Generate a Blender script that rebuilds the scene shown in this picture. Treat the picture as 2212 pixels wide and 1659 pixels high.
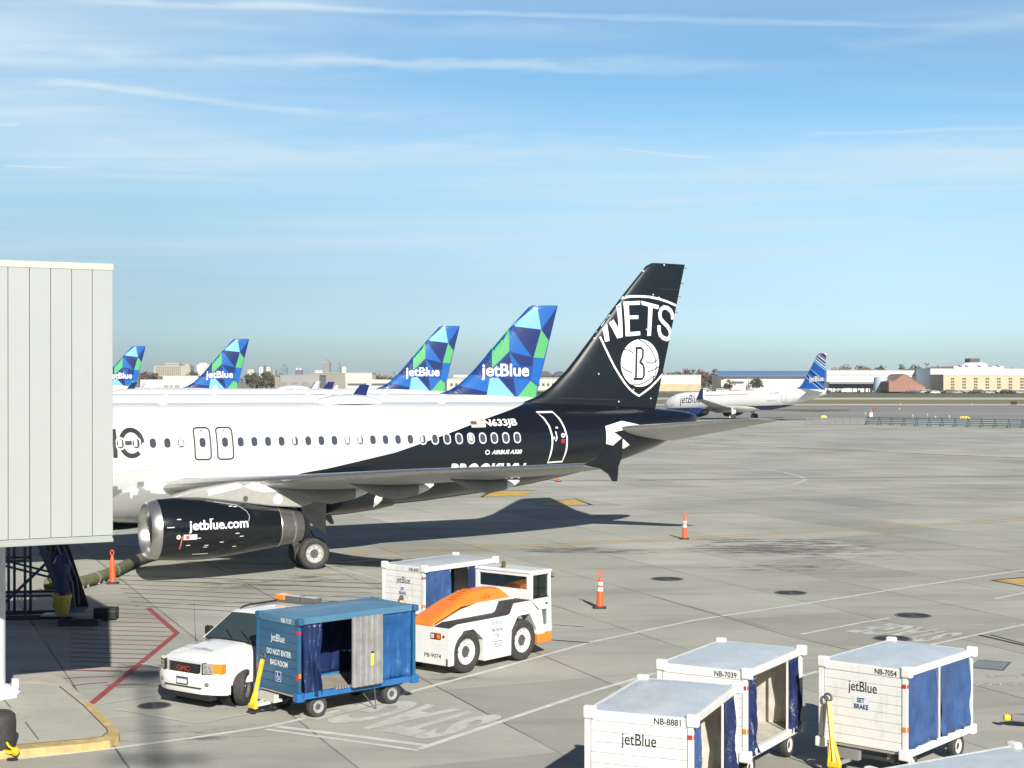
import bpy, bmesh, math, random
from mathutils import Vector, Matrix
R = math.radians
random.seed(7)
S = bpy.context.scene
C = S.collection
for o in list(bpy.data.objects):
    bpy.data.objects.remove(o)

# ------------------------------------------------------------------ camera
CAM_H, FPX, HOR = 6.9, 3300.0, 819.4        # eye height, focal length and horizon in 2212 x 1659 px
cd = bpy.data.cameras.new('camera')
cam = bpy.data.objects.new('camera', cd)
C.objects.link(cam)
cam.location = (0, 0, CAM_H)
cam.rotation_euler = (R(90) - math.atan((829.5 - HOR) / FPX), 0, 0)
cd.sensor_width = 36
cd.lens = 36 * FPX / 2212
cd.clip_start = 0.1
cd.clip_end = 20000
S.camera = cam
# ------------------------------------------------------------------ view
S.render.engine = 'CYCLES'
S.view_settings.view_transform = 'Standard'
S.view_settings.look = 'None'
S.view_settings.exposure = 0.70
S.view_settings.gamma = 1
# ------------------------------------------------------------------ sun and sky
SUN_EL, SUN_AZ = 29.5, 15.0                  # sun stands behind the camera, 15 degrees to its right
sd = bpy.data.lights.new('sun', 'SUN')
sd.energy = 4.7
sd.angle = R(0.53)
sd.color = (1.0, 0.95, 0.86)
sun = bpy.data.objects.new('sun', sd)
C.objects.link(sun)
to_sun = Vector((math.sin(R(SUN_AZ)) * math.cos(R(SUN_EL)), -math.cos(R(SUN_AZ)) * math.cos(R(SUN_EL)), math.sin(R(SUN_EL))))
sun.rotation_euler = to_sun.to_track_quat('Z', 'Y').to_euler()
W = bpy.data.worlds.new('World')
S.world = W
W.use_nodes = True


class NT:
    """small helper for writing node trees"""
    def __init__(s, tree):
        s.t = tree
        s.n = tree.nodes
        s.l = tree.links

    def new(s, typ, **kw):
        n = s.n.new(typ)
        for k, v in kw.items():
            setattr(n, k, v)
        return n

    def put(s, sock, v):
        if v is None:
            return
        if isinstance(v, bpy.types.NodeSocket):
            s.l.new(v, sock)
        else:
            sock.default_value = v

    def math(s, op, a, b=None, c=None, clamp=False):
        n = s.new('ShaderNodeMath', operation=op, use_clamp=clamp)
        for i, v in enumerate((a, b, c)):
            s.put(n.inputs[i], v)
        return n.outputs[0]

    def vmath(s, op, a, b=None):
        n = s.new('ShaderNodeVectorMath', operation=op)
        s.put(n.inputs[0], a)
        s.put(n.inputs[1], b)
        return n.outputs['Value'] if op in ('DISTANCE', 'LENGTH', 'DOT_PRODUCT') else n.outputs[0]

    def noise(s, vec, scale, detail=4, rough=0.55, out=0):
        n = s.new('ShaderNodeTexNoise')
        s.put(n.inputs['Vector'], vec)
        n.inputs['Scale'].default_value = scale
        n.inputs['Detail'].default_value = detail
        n.inputs['Roughness'].default_value = rough
        return n.outputs[out]

    def mapr(s, v, a, b, c=0.0, d=1.0, smooth=False):
        n = s.new('ShaderNodeMapRange')
        n.interpolation_type = 'SMOOTHSTEP' if smooth else 'LINEAR'
        s.put(n.inputs[0], v)
        for i, q in enumerate((a, b, c, d)):
            n.inputs[i + 1].default_value = q
        return n.outputs[0]

    def mix(s, fac, a, b, blend='MIX'):
        n = s.new('ShaderNodeMix', data_type='RGBA', blend_type=blend)
        s.put(n.inputs[0], fac)
        s.put(n.inputs[6], a if isinstance(a, bpy.types.NodeSocket) else tuple(a) + (1,))
        s.put(n.inputs[7], b if isinstance(b, bpy.types.NodeSocket) else tuple(b) + (1,))
        return n.outputs[2]

    def mapping(s, vec, loc=(0, 0, 0), rot=(0, 0, 0), scale=(1, 1, 1)):
        n = s.new('ShaderNodeMapping')
        s.put(n.inputs[0], vec)
        n.inputs[1].default_value = loc
        n.inputs[2].default_value = rot
        n.inputs[3].default_value = scale
        return n.outputs[0]


def sky_world():
    w = NT(W.node_tree)
    w.n.clear()
    out = w.new('ShaderNodeOutputWorld')
    bg = w.new('ShaderNodeBackground')
    bg.inputs[1].default_value = 0.070
    sky = w.new('ShaderNodeTexSky', sky_type='NISHITA', sun_disc=False)
    sky.sun_elevation = R(SUN_EL)
    sky.sun_rotation = R(180 - SUN_AZ)
    sky.altitude = 0
    sky.air_density = 1.0
    sky.dust_density = 0.6
    sky.ozone_density = 3.0
    tc = w.new('ShaderNodeTexCoord')
    d = tc.outputs['Generated']
    sx = w.new('ShaderNodeSeparateXYZ')
    w.l.new(d, sx.inputs[0])
    z = w.math('MAXIMUM', sx.outputs[2], 0.012)
    px = w.math('DIVIDE', sx.outputs[0], z)
    py = w.math('DIVIDE', sx.outputs[1], z)
    cb = w.new('ShaderNodeCombineXYZ')
    w.l.new(px, cb.inputs[0])
    w.l.new(py, cb.inputs[1])
    p = cb.outputs[0]
    # thin cirrus drawn out along the wind
    wv = w.noise(p, 0.5, 3, 0.5, out=1)
    pw = w.vmath('ADD', p, w.vmath('MULTIPLY', w.vmath('SUBTRACT', wv, (0.5, 0.5, 0.5)), (0.9, 0.5, 0)))
    a = w.noise(w.mapping(pw, loc=(1.3, .4, 0), rot=(0, 0, R(-14)), scale=(0.22, 0.62, 1)), 1.0, 8, 0.58)
    b = w.noise(w.mapping(pw, rot=(0, 0, R(-32)), scale=(0.45, 1.9, 1)), 1.0, 7, 0.62)
    big = w.noise(w.mapping(p, loc=(5.3, 2.1, 0), scale=(0.32, 0.30, 1)), 1.0, 2, 0.5)
    ca = w.mapr(a, 0.36, 0.72, smooth=True)
    cbm = w.mapr(b, 0.42, 0.80, smooth=True)
    cl = w.math('ADD', w.math('MULTIPLY', ca, 0.85), w.math('MULTIPLY', cbm, 0.38))
    cl = w.math('MULTIPLY', cl, w.mapr(big, 0.32, 0.62, 0.30, 1.0))
    cl = w.math('ADD', cl, w.mapr(big, 0.36, 0.75, 0.0, 0.36))
    cl = w.math('MULTIPLY', cl, w.mapr(sx.outputs[2], 0.05, 0.15, 0.25, 1.0, smooth=True))
    # old contrails: straight lines on the cloud layer  (pixel ends -> layer coordinates)
    def P(x, y):
        u, v = (x - 1106) / FPX, (HOR - y) / FPX
        return u / v, 1 / v
    nz = w.noise(p, 2.5, 4)
    for (x0, y0, x1, y1, wd, st, n0) in [
            (100, 2, 2212, 62, 0.055, 0.50, 0), (-100, 0, 1000, 22, 0.12, 0.25, 0), (-200, 118, 1700, 152, 0.17, 0.40, 0.1), (40, 170, 800, 258, 0.11, 0.48, 0.2),
            (0, 358, 165, 361, 0.05, 0.9, 0), (1330, 320, 1560, 346, 0.05, 0.5, 0.2), (1690, 292, 2500, 266, 0.10, 0.5, 0.2),
            (-40, 268, 50, 270, 0.06, 0.6, 0),
            (-200, 135, 1900, 142, 0.16, 0.30, 0), (-100, 345, 1500, 318, 0.50, 0.34, 0), (250, 290, 1250, 250, 0.40, 0.22, 0), (1250, 446, 2500, 385, 0.32, 0.36, 0), (1600, 330, 2700, 318, 0.55, 0.30, 0),
            (900, 590, 2600, 490, 0.9, 0.34, 0), (-300, 560, 900, 590, 0.8, 0.15, 0), (300, 40, 1500, 80, 0.18, 0.22, 0), (1800, 110, 2400, 20, 0.16, 0.20, 0)]:
        ax, ay = P(x0, y0)
        bx, by = P(x1, y1)
        L = math.hypot(bx - ax, by - ay)
        tx, ty = (bx - ax) / L, (by - ay) / L
        al = w.math('ADD', w.math('MULTIPLY', w.math('SUBTRACT', px, ax), tx), w.math('MULTIPLY', w.math('SUBTRACT', py, ay), ty))
        ac_ = w.math('ADD', w.math('MULTIPLY', w.math('SUBTRACT', px, ax), -ty), w.math('MULTIPLY', w.math('SUBTRACT', py, ay), tx))
        ac_ = w.math('ADD', ac_, w.math('MULTIPLY', w.math('SUBTRACT', nz, 0.5), wd * 2.6))
        m = w.mapr(w.math('ABSOLUTE', ac_), 0.0, wd, 1.0, 0.0, smooth=True)
        m = w.math('MULTIPLY', m, w.mapr(al, 0.0, L * 0.12, smooth=True))
        m = w.math('MULTIPLY', m, w.mapr(al, L * 0.75, L, 1.0, 0.0, smooth=True))
        m = w.math('MULTIPLY', m, w.mapr(nz, 0.3, 0.62, 0.35, 1.0))
        cl = w.math('ADD', cl, w.math('MULTIPLY', m, st))
    cl = w.math('MULTIPLY', cl, w.mapr(sx.outputs[2], 0.015, 0.06, 0.0, 1.0, smooth=True))
    cl = w.math('MULTIPLY', cl, w.mapr(sx.outputs[2], 0.30, 0.55, 1.0, 0.15, smooth=True))
    cl = w.math('MINIMUM', w.math('MULTIPLY', cl, 0.88), 0.9)
    # the sky is darkened overhead to weaken the fill in shadows and pales into moisture low over the horizon
    base = w.mix(w.mapr(sx.outputs[2], 0.0, 0.14, smooth=True), (0.66, 0.86, 1.14), (0.75, 1.01, 1.09))
    base = w.mix(1.0, sky.outputs[0], base, 'MULTIPLY')
    base = w.mix(w.mapr(sx.outputs[2], 0.028, 0.055, 0.0, 1.0, smooth=True), base, w.mix(w.mapr(sx.outputs[2], 0.07, 0.16, 0.42, 0.06, smooth=True), base, (4.0, 5.0, 5.7)))
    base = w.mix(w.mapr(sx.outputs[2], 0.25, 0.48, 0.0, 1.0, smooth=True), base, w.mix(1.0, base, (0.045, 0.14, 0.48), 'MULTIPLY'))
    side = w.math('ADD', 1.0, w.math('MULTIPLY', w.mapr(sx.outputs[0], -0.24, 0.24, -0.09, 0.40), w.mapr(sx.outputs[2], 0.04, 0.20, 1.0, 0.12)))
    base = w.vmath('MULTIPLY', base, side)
    # sky beside and behind the view is dimmed too, for darker shadows
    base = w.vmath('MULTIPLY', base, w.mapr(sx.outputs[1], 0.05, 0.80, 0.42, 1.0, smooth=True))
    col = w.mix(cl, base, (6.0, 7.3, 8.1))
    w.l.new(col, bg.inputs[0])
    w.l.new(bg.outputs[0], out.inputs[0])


sky_world()


# ------------------------------------------------------------------ pixel -> place
def G(x, y, z=0.0):
    """the point at height z seen at photo pixel (x, y) of 2212 x 1659"""
    Y = (CAM_H - z) * FPX / (y - HOR)
    return Vector(((x - 1106) / FPX * Y, Y, z))


def AT(x, y, Y):
    """the point at distance Y seen at pixel (x, y)"""
    return Vector(((x - 1106) / FPX * Y, Y, CAM_H + (HOR - y) / FPX * Y))


# ------------------------------------------------------------------ materials
MATS = {}


def mat(name, col, rough=0.5, metal=0.0, coat=0.0, var=0.0, vscale=3.0, dirt=0.0, bump=0.0, bscale=30.0, spec=0.5, trans=0.0, emit=None, scuff=0.0):
    if name in MATS:
        return MATS[name]
    m = bpy.data.materials.new(name)
    m.use_nodes = True
    t = NT(m.node_tree)
    b = t.n['Principled BSDF']
    b.inputs['Roughness'].default_value = rough
    b.inputs['Metallic'].default_value = metal
    b.inputs['Coat Weight'].default_value = coat
    b.inputs['Coat Roughness'].default_value = 0.06
    b.inputs['Specular IOR Level'].default_value = spec
    if trans:
        b.inputs['Transmission Weight'].default_value = trans
    c = None
    if var or dirt or bump:
        tc = t.new('ShaderNodeTexCoord').outputs['Object']
    if var:
        n = t.noise(tc, vscale, 5, 0.6)
        lo = tuple(max(0, q * (1 - var)) for q in col)
        hi = tuple(q * (1 + var * 0.6) for q in col)
        c = t.mix(t.mapr(n, 0.3, 0.7), lo, hi)
    if dirt:
        n = t.noise(t.mapping(tc, scale=(1, 1, 0.25)), 5.0, 8, 0.7)
        c = t.mix(t.mapr(n, 0.52, 0.8, 0.0, dirt), c if c else col, (0.10, 0.085, 0.065))
    if scuff:
        # short scratches and rust freckles
        k = t.noise(t.mapping(tc, scale=(1, 1, 7)), 9.0, 3, 0.6)
        k2 = t.noise(tc, 1.3, 3, 0.5)
        c = t.mix(t.math('MULTIPLY', t.mapr(k, 0.66, 0.72, 0.0, scuff), t.mapr(k2, 0.45, 0.6)), c if c else col, (0.16, 0.12, 0.09))
    if c:
        t.l.new(c, b.inputs['Base Color'])
    else:
        b.inputs['Base Color'].default_value = tuple(col) + (1,)
    if bump:
        bn = t.new('ShaderNodeBump')
        bn.inputs['Strength'].default_value = bump
        bn.inputs['Distance'].default_value = 0.02
        t.l.new(t.noise(tc, bscale, 5, 0.6), bn.inputs['Height'])
        t.l.new(bn.outputs[0], b.inputs['Normal'])
    if emit:
        b.inputs['Emission Color'].default_value = tuple(emit[:3]) + (1,)
        b.inputs['Emission Strength'].default_value = emit[3]
    MATS[name] = m
    return m


WHITE = mat('white_paint', (0.74, 0.74, 0.71), 0.34, coat=0.2, var=0.05, vscale=1.5, dirt=0.22)
CARTWHITE = mat('cart_white', (0.70, 0.705, 0.685), 0.42, var=0.06, vscale=2, dirt=0.38, scuff=0.5)
AIRWHITE = mat('aircraft_white', (0.60, 0.615, 0.61), 0.22, coat=0.35, var=0.02)
BLACK = mat('black_gloss', (0.006, 0.008, 0.011), 0.16, coat=0.35)
FINBLACK = mat('tail_black', (0.007, 0.012, 0.017), 0.34, coat=0.0, var=0.2, vscale=0.6, spec=0.35)
MATTE = mat('matte_black', (0.012, 0.013, 0.015), 0.7)
RUBBER = mat('rubber', (0.042, 0.041, 0.039), 0.75, var=0.35, vscale=9, bump=0.2, bscale=40)
STEEL = mat('brushed_steel', (0.56, 0.56, 0.55), 0.33, metal=0.9, var=0.15, vscale=8)
CHROME = mat('polished_metal', (0.58, 0.58, 0.57), 0.30, metal=0.9, var=0.15, vscale=4)
TITAN = mat('titanium', (0.23, 0.225, 0.21), 0.36, metal=0.75, var=0.2, vscale=5)
WINGGREY = mat('wing_grey', (0.36, 0.37, 0.37), 0.38, var=0.1, vscale=1.2, dirt=0.2)
DARKGREY = mat('dark_grey', (0.075, 0.08, 0.085), 0.6, var=0.25, vscale=7)
MIDGREY = mat('mid_grey', (0.22, 0.225, 0.23), 0.55, var=0.15)
DECALWHITE = mat('decal_white', (0.80, 0.80, 0.78), 0.4)
DECALBLACK = mat('decal_black', (0.014, 0.015, 0.018), 0.45)
DECALNAVY = mat('decal_navy', (0.012, 0.02, 0.06), 0.45)
DECALGREY = mat('decal_grey', (0.24, 0.245, 0.24), 0.4)
RED = mat('red_paint', (0.45, 0.02, 0.02), 0.4)
AMBER = mat('amber_lens', (0.75, 0.22, 0.015), 0.15, coat=0.6)
YELLOW = mat('yellow_paint', (0.78, 0.50, 0.03), 0.45, var=0.12, vscale=8, dirt=0.45)
ORANGE = mat('orange_paint', (0.80, 0.21, 0.028), 0.38, var=0.07, dirt=0.25)
CONEORANGE = mat('cone_orange', (0.85, 0.105, 0.02), 0.5, var=0.08, dirt=0.15)
NAVY = mat('navy_paint', (0.008, 0.022, 0.12), 0.3, coat=0.2)
PANE = mat('dark_pane', (0.05, 0.06, 0.075), 0.08, coat=0.5)
CONCRETE_OFF = mat('off_white_panel', (0.345, 0.366, 0.356), 0.55, var=0.03, vscale=0.6, dirt=0.06)


def glass(name='tinted_glass', tint=(0.30, 0.40, 0.37), fac=0.55):
    if name in MATS:
        return MATS[name]
    m = bpy.data.materials.new(name)
    m.use_nodes = True
    t = NT(m.node_tree)
    t.n.clear()
    out = t.new('ShaderNodeOutputMaterial')
    tr = t.new('ShaderNodeBsdfTransparent')
    tr.inputs[0].default_value = tint + (1,)
    gl = t.new('ShaderNodeBsdfGlossy')
    gl.inputs['Roughness'].default_value = 0.03
    gl.inputs['Color'].default_value = (0.85, 0.92, 0.9, 1)
    lw = t.new('ShaderNodeLayerWeight')
    lw.inputs[0].default_value = 0.35
    mx = t.new('ShaderNodeMixShader')
    t.l.new(t.math('ADD', t.math('MULTIPLY', lw.outputs[0], 0.5), 0.08), mx.inputs[0])
    t.l.new(tr.outputs[0], mx.inputs[1])
    t.l.new(gl.outputs[0], mx.inputs[2])
    t.l.new(mx.outputs[0], out.inputs[0])
    MATS[name] = m
    return m


# ------------------------------------------------------------------ meshes
class MB:
    def __init__(s):
        s.v = []
        s.f = []
        s.m = []

    def face(s, pts, mi=0):
        k = len(s.v)
        s.v += [tuple(p) for p in pts]
        s.f.append(list(range(k, k + len(pts))))
        s.m.append(mi)

    def idx(s, verts, faces, mi=0):
        k = len(s.v)
        s.v += [tuple(p) for p in verts]
        for i, f in enumerate(faces):
            s.f.append([k + q for q in f])
            s.m.append(mi[i] if isinstance(mi, (list, tuple)) else mi)

    def box(s, x0, x1, y0, y1, z0, z1, mi=0, M=None):
        vs = [Vector(p) for p in ((x0, y0, z0), (x1, y0, z0), (x1, y1, z0), (x0, y1, z0), (x0, y0, z1), (x1, y0, z1), (x1, y1, z1), (x0, y1, z1))]
        if M is not None:
            vs = [M @ p for p in vs]
        s.idx(vs, [(0, 3, 2, 1), (4, 5, 6, 7), (0, 1, 5, 4), (1, 2, 6, 5), (2, 3, 7, 6), (3, 0, 4, 7)], mi)

    def bar(s, p0, p1, w, h=None, mi=0, up=(0, 0, 1)):
        """square bar between two points"""
        p0, p1 = Vector(p0), Vector(p1)
        h = h or w
        d = (p1 - p0).normalized()
        u = Vector(up)
        if abs(d.dot(u)) > 0.98:
            u = Vector((1, 0, 0))
        a = d.cross(u).normalized()
        b = a.cross(d)
        a *= w / 2
        b *= h / 2
        vs = [p0 - a - b, p0 + a - b, p0 + a + b, p0 - a + b, p1 - a - b, p1 + a - b, p1 + a + b, p1 - a + b]
        s.idx(vs, [(0, 3, 2, 1), (4, 5, 6, 7), (0, 1, 5, 4), (1, 2, 6, 5), (2, 3, 7, 6), (3, 0, 4, 7)], mi)

    def prism(s, pts, off, mi=0, mside=None):
        """polygon (3D points) extruded by a vector"""
        n = len(pts)
        a = [Vector(p) for p in pts]
        o = Vector(off)
        b = [p + o for p in a]
        mside = mi if mside is None else mside
        s.idx(a + b, [list(range(n))[::-1], list(range(n, 2 * n))] + [(i, (i + 1) % n, n + (i + 1) % n, n + i) for i in range(n)],
              [mi, mi] + [mside] * n)

    def loft(s, rings, mi=0, closed=True, cap=True, mis=None):
        n = len(rings[0])
        vs = [p for r in rings for p in r]
        fs, ms = [], []
        for i in range(len(rings) - 1):
            for j in range(n if closed else n - 1):
                k = (j + 1) % n
                fs.append((i * n + j, i * n + k, (i + 1) * n + k, (i + 1) * n + j))
                ms.append(mis(i, j) if mis else mi)
        if cap and closed:
            fs.append(list(range(n))[::-1])
            ms.append(mis(0, 0) if mis else mi)
            fs.append([(len(rings) - 1) * n + j for j in range(n)])
            ms.append(mis(len(rings) - 2, 0) if mis else mi)
        s.idx(vs, fs, ms)

    def rev(s, prof, o=(0, 0, 0), ax=(0, 0, 1), n=24, mi=0, mis=None, cap=True):
        """profile [(radius, height along axis)] turned about an axis"""
        o, ax = Vector(o), Vector(ax).normalized()
        u = ax.orthogonal().normalized()
        w = ax.cross(u)
        rings = [[o + ax * h + (u * math.cos(2 * math.pi * j / n) + w * math.sin(2 * math.pi * j / n)) * max(r, 1e-4) for j in range(n)] for r, h in prof]
        s.loft(rings, mi, True, cap, (lambda i, j: mis[i]) if mis else None)

    def cyl(s, p0, p1, r0, r1=None, n=12, mi=0):
        p0, p1 = Vector(p0), Vector(p1)
        s.rev([(r0, 0), (r0 if r1 is None else r1, (p1 - p0).length)], p0, p1 - p0, n, mi)

    def tube(s, pts, r, n=8, mi=0, closed=False):
        pts = [Vector(p) for p in pts]
        rings = []
        u = None
        m = len(pts)
        for i, p in enumerate(pts):
            if closed:
                d = pts[(i + 1) % m] - pts[i - 1]
            else:
                d = pts[min(i + 1, m - 1)] - pts[max(i - 1, 0)]
            d.normalize()
            if u is None:
                u = d.orthogonal().normalized()
            u = (u - d * u.dot(d))
            if u.length < 1e-5:
                u = d.orthogonal()
            u.normalize()
            w = d.cross(u)
            rr = r[i] if isinstance(r, (list, tuple)) else r
            rings.append([p + (u * math.cos(2 * math.pi * j / n) + w * math.sin(2 * math.pi * j / n)) * rr for j in range(n)])
        if closed:
            rings.append(rings[0])
        s.loft(rings, mi, True, not closed)

    def build(s, name, mats, parent=None, smooth=None, bevel=0.0, loc=None, rot=None, recalc=True, seg=2):
        me = bpy.data.meshes.new(name)
        me.from_pydata([tuple(v) for v in s.v], [], s.f)
        if not isinstance(mats, (list, tuple)):
            mats = [mats]
        for m in mats:
            me.materials.append(m)
        for p, mi in zip(me.polygons, s.m):
            p.material_index = mi
        if recalc:
            bm = bmesh.new()
            bm.from_mesh(me)
            bmesh.ops.remove_doubles(bm, verts=bm.verts, dist=1e-5)
            bmesh.ops.recalc_face_normals(bm, faces=bm.faces)
            bm.to_mesh(me)
            bm.free()
        if smooth:
            for p in me.polygons:
                p.use_smooth = True
            me.set_sharp_from_angle(angle=R(smooth))
        o = bpy.data.objects.new(name, me)
        C.objects.link(o)
        if parent is not None:
            o.parent = parent
        if loc is not None:
            o.location = loc
        if rot is not None:
            o.rotation_euler = rot
        if bevel:
            b = o.modifiers.new('bevel', 'BEVEL')
            b.width = bevel
            b.segments = seg
            b.limit_method = 'ANGLE'
            b.angle_limit = R(40)
        return o


def tag(o, label=None, cat=None, group=None, kind=None):
    if label:
        o['label'] = label
    if cat:
        o['category'] = cat
    if group:
        o['group'] = group
    if kind:
        o['kind'] = kind
    return o


def thing(name, label, cat, loc=(0, 0, 0), rot=(0, 0, 0), group=None):
    o = bpy.data.objects.new(name, None)
    o.empty_display_size = 0.3
    C.objects.link(o)
    o.location = loc
    o.rotation_euler = rot if isinstance(rot, (tuple, list)) else (0, 0, rot)
    return tag(o, label, cat, group)


def copy_tree(o, parent=None):
    c = o.copy()
    C.objects.link(c)
    c.parent = parent
    for ch in [q for q in C.objects if q.parent == o]:
        copy_tree(ch, c)
    return c


def place(o, loc, rotz=0.0, label=None, group=None):
    o.location = loc
    o.rotation_euler = (0, 0, rotz)
    tag(o, label, None, group)
    return o


# ------------------------------------------------------------------ lettering and flat marks
_txt = {}


def text_polys(body, w, h, shear=0.0, bold=0.0, spacing=1.0):
    """letters as flat polygons filling a box w wide (None = keep shape) and h high, lower left at 0, 0"""
    key = (body, shear, bold, spacing)
    if key not in _txt:
        cu = bpy.data.curves.new('lettering', 'FONT')
        cu.body = body
        cu.size = 1
        cu.shear = shear
        cu.offset = bold
        cu.space_character = spacing
        cu.resolution_u = 4
        ob = bpy.data.objects.new('lettering', cu)
        C.objects.link(ob)
        dg = bpy.context.evaluated_depsgraph_get()
        dg.update()
        me = bpy.data.meshes.new_from_object(ob.evaluated_get(dg))
        ps = [[(me.vertices[i].co.x, me.vertices[i].co.y) for i in p.vertices] for p in me.polygons]
        bpy.data.objects.remove(ob)
        bpy.data.curves.remove(cu)
        bpy.data.meshes.remove(me)
        _txt[key] = ps
    ps = _txt[key]
    xs = [q[0] for p in ps for q in p]
    ys = [q[1] for p in ps for q in p]
    x0, x1, y0, y1 = min(xs), max(xs), min(ys), max(ys)
    sy = h / (y1 - y0)
    sx = sy if w is None else w / (x1 - x0)
    return [[((x - x0) * sx, (y - y0) * sy) for x, y in p] for p in ps]


def stroke(pts, w, closed=False, cap=True):
    """a polyline of width w as flat quads with mitred joints"""
    n = len(pts)
    L, Rr = [], []
    for i in range(n):
        a = pts[i - 1] if (i > 0 or closed) else pts[i]
        b = pts[(i + 1) % n] if (i < n - 1 or closed) else pts[i]
        dx, dy = b[0] - a[0], b[1] - a[1]
        q = math.hypot(dx, dy) or 1
        nx, ny = -dy / q, dx / q
        ww = w[i] if isinstance(w, (list, tuple)) else w
        L.append((pts[i][0] + nx * ww / 2, pts[i][1] + ny * ww / 2))
        Rr.append((pts[i][0] - nx * ww / 2, pts[i][1] - ny * ww / 2))
    out = []
    for i in range(n if closed else n - 1):
        k = (i + 1) % n
        out.append([L[i], Rr[i], Rr[k], L[k]])
    return out


def ellipse(cx, cy, rx, ry, n=32):
    return [(cx + rx * math.cos(2 * math.pi * i / n), cy + ry * math.sin(2 * math.pi * i / n)) for i in range(n)]


def rrect(x0, x1, y0, y1, r, n=4):
    out = []
    for cx, cy, a in ((x1 - r, y1 - r, 0), (x0 + r, y1 - r, 90), (x0 + r, y0 + r, 180), (x1 - r, y0 + r, 270)):
        for i in range(n + 1):
            t = R(a + 90 * i / n)
            out.append((cx + r * math.cos(t), cy + r * math.sin(t)))
    return out


def clip(poly, planes):
    """keep a*x + b*y <= c"""
    for a, b, c in planes:
        res = []
        for i in range(len(poly)):
            p, q = poly[i], poly[(i + 1) % len(poly)]
            dp, dq = a * p[0] + b * p[1] - c, a * q[0] + b * q[1] - c
            if dp <= 0:
                res.append(p)
            if (dp < 0 < dq) or (dq < 0 < dp):
                t = dp / (dp - dq)
                res.append((p[0] + (q[0] - p[0]) * t, p[1] + (q[1] - p[1]) * t))
        poly = res
        if len(poly) < 3:
            return []
    return poly


def decal(name, groups, mats, mapf, parent, planes=(), maxe=None):
    """flat marks laid a few millimetres proud of a surface; groups = one list of 2D polygons per material"""
    mb = MB()
    for mi, polys in enumerate(groups):
        for p in polys:
            p = clip(list(p), planes) if planes else list(p)
            if len(p) < 3:
                continue
            if maxe is None:
                mb.face([mapf(x, y, mi) for x, y in p], mi)
                continue
            st = [(p[0], p[i], p[i + 1]) for i in range(1, len(p) - 1)] if len(p) > 3 else [tuple(p)]
            if len(p) > 6:
                cx, cy = sum(q[0] for q in p) / len(p), sum(q[1] for q in p) / len(p)
                st = [((cx, cy), p[i], p[(i + 1) % len(p)]) for i in range(len(p))]
            while st:
                t = st.pop()
                es = [(math.dist(t[i], t[(i + 1) % 3]), i) for i in range(3)]
                e, i = max(es)
                if e > maxe:
                    a, b, c = t[i], t[(i + 1) % 3], t[(i + 2) % 3]
                    m = ((a[0] + b[0]) / 2, (a[1] + b[1]) / 2)
                    st += [(a, m, c), (m, b, c)]
                else:
                    mb.face([mapf(x, y, mi) for x, y in t], mi)
    return mb.build(name, mats, parent, recalc=False)


def plane_map(o, u, v, eps=0.004):
    o, u, v = Vector(o), Vector(u).normalized(), Vector(v).normalized()
    n = u.cross(v)
    return lambda a, b, mi=0: o + u * a + v * b + n * (eps * (1 + mi))


def shift(polys, dx, dy):
    return [[(x + dx, y + dy) for x, y in p] for p in polys]


def lerp_tab(tab, x):
    if x <= tab[0][0]:
        return tab[0][1:]
    for a, b in zip(tab, tab[1:]):
        if x <= b[0]:
            t = (x - a[0]) / (b[0] - a[0])
            return tuple(p + (q - p) * t for p, q in zip(a[1:], b[1:]))
    return tab[-1][1:]

# ================================================================== THE SETTING
JROT = R(22.8)                       # direction of the slab joints


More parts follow.
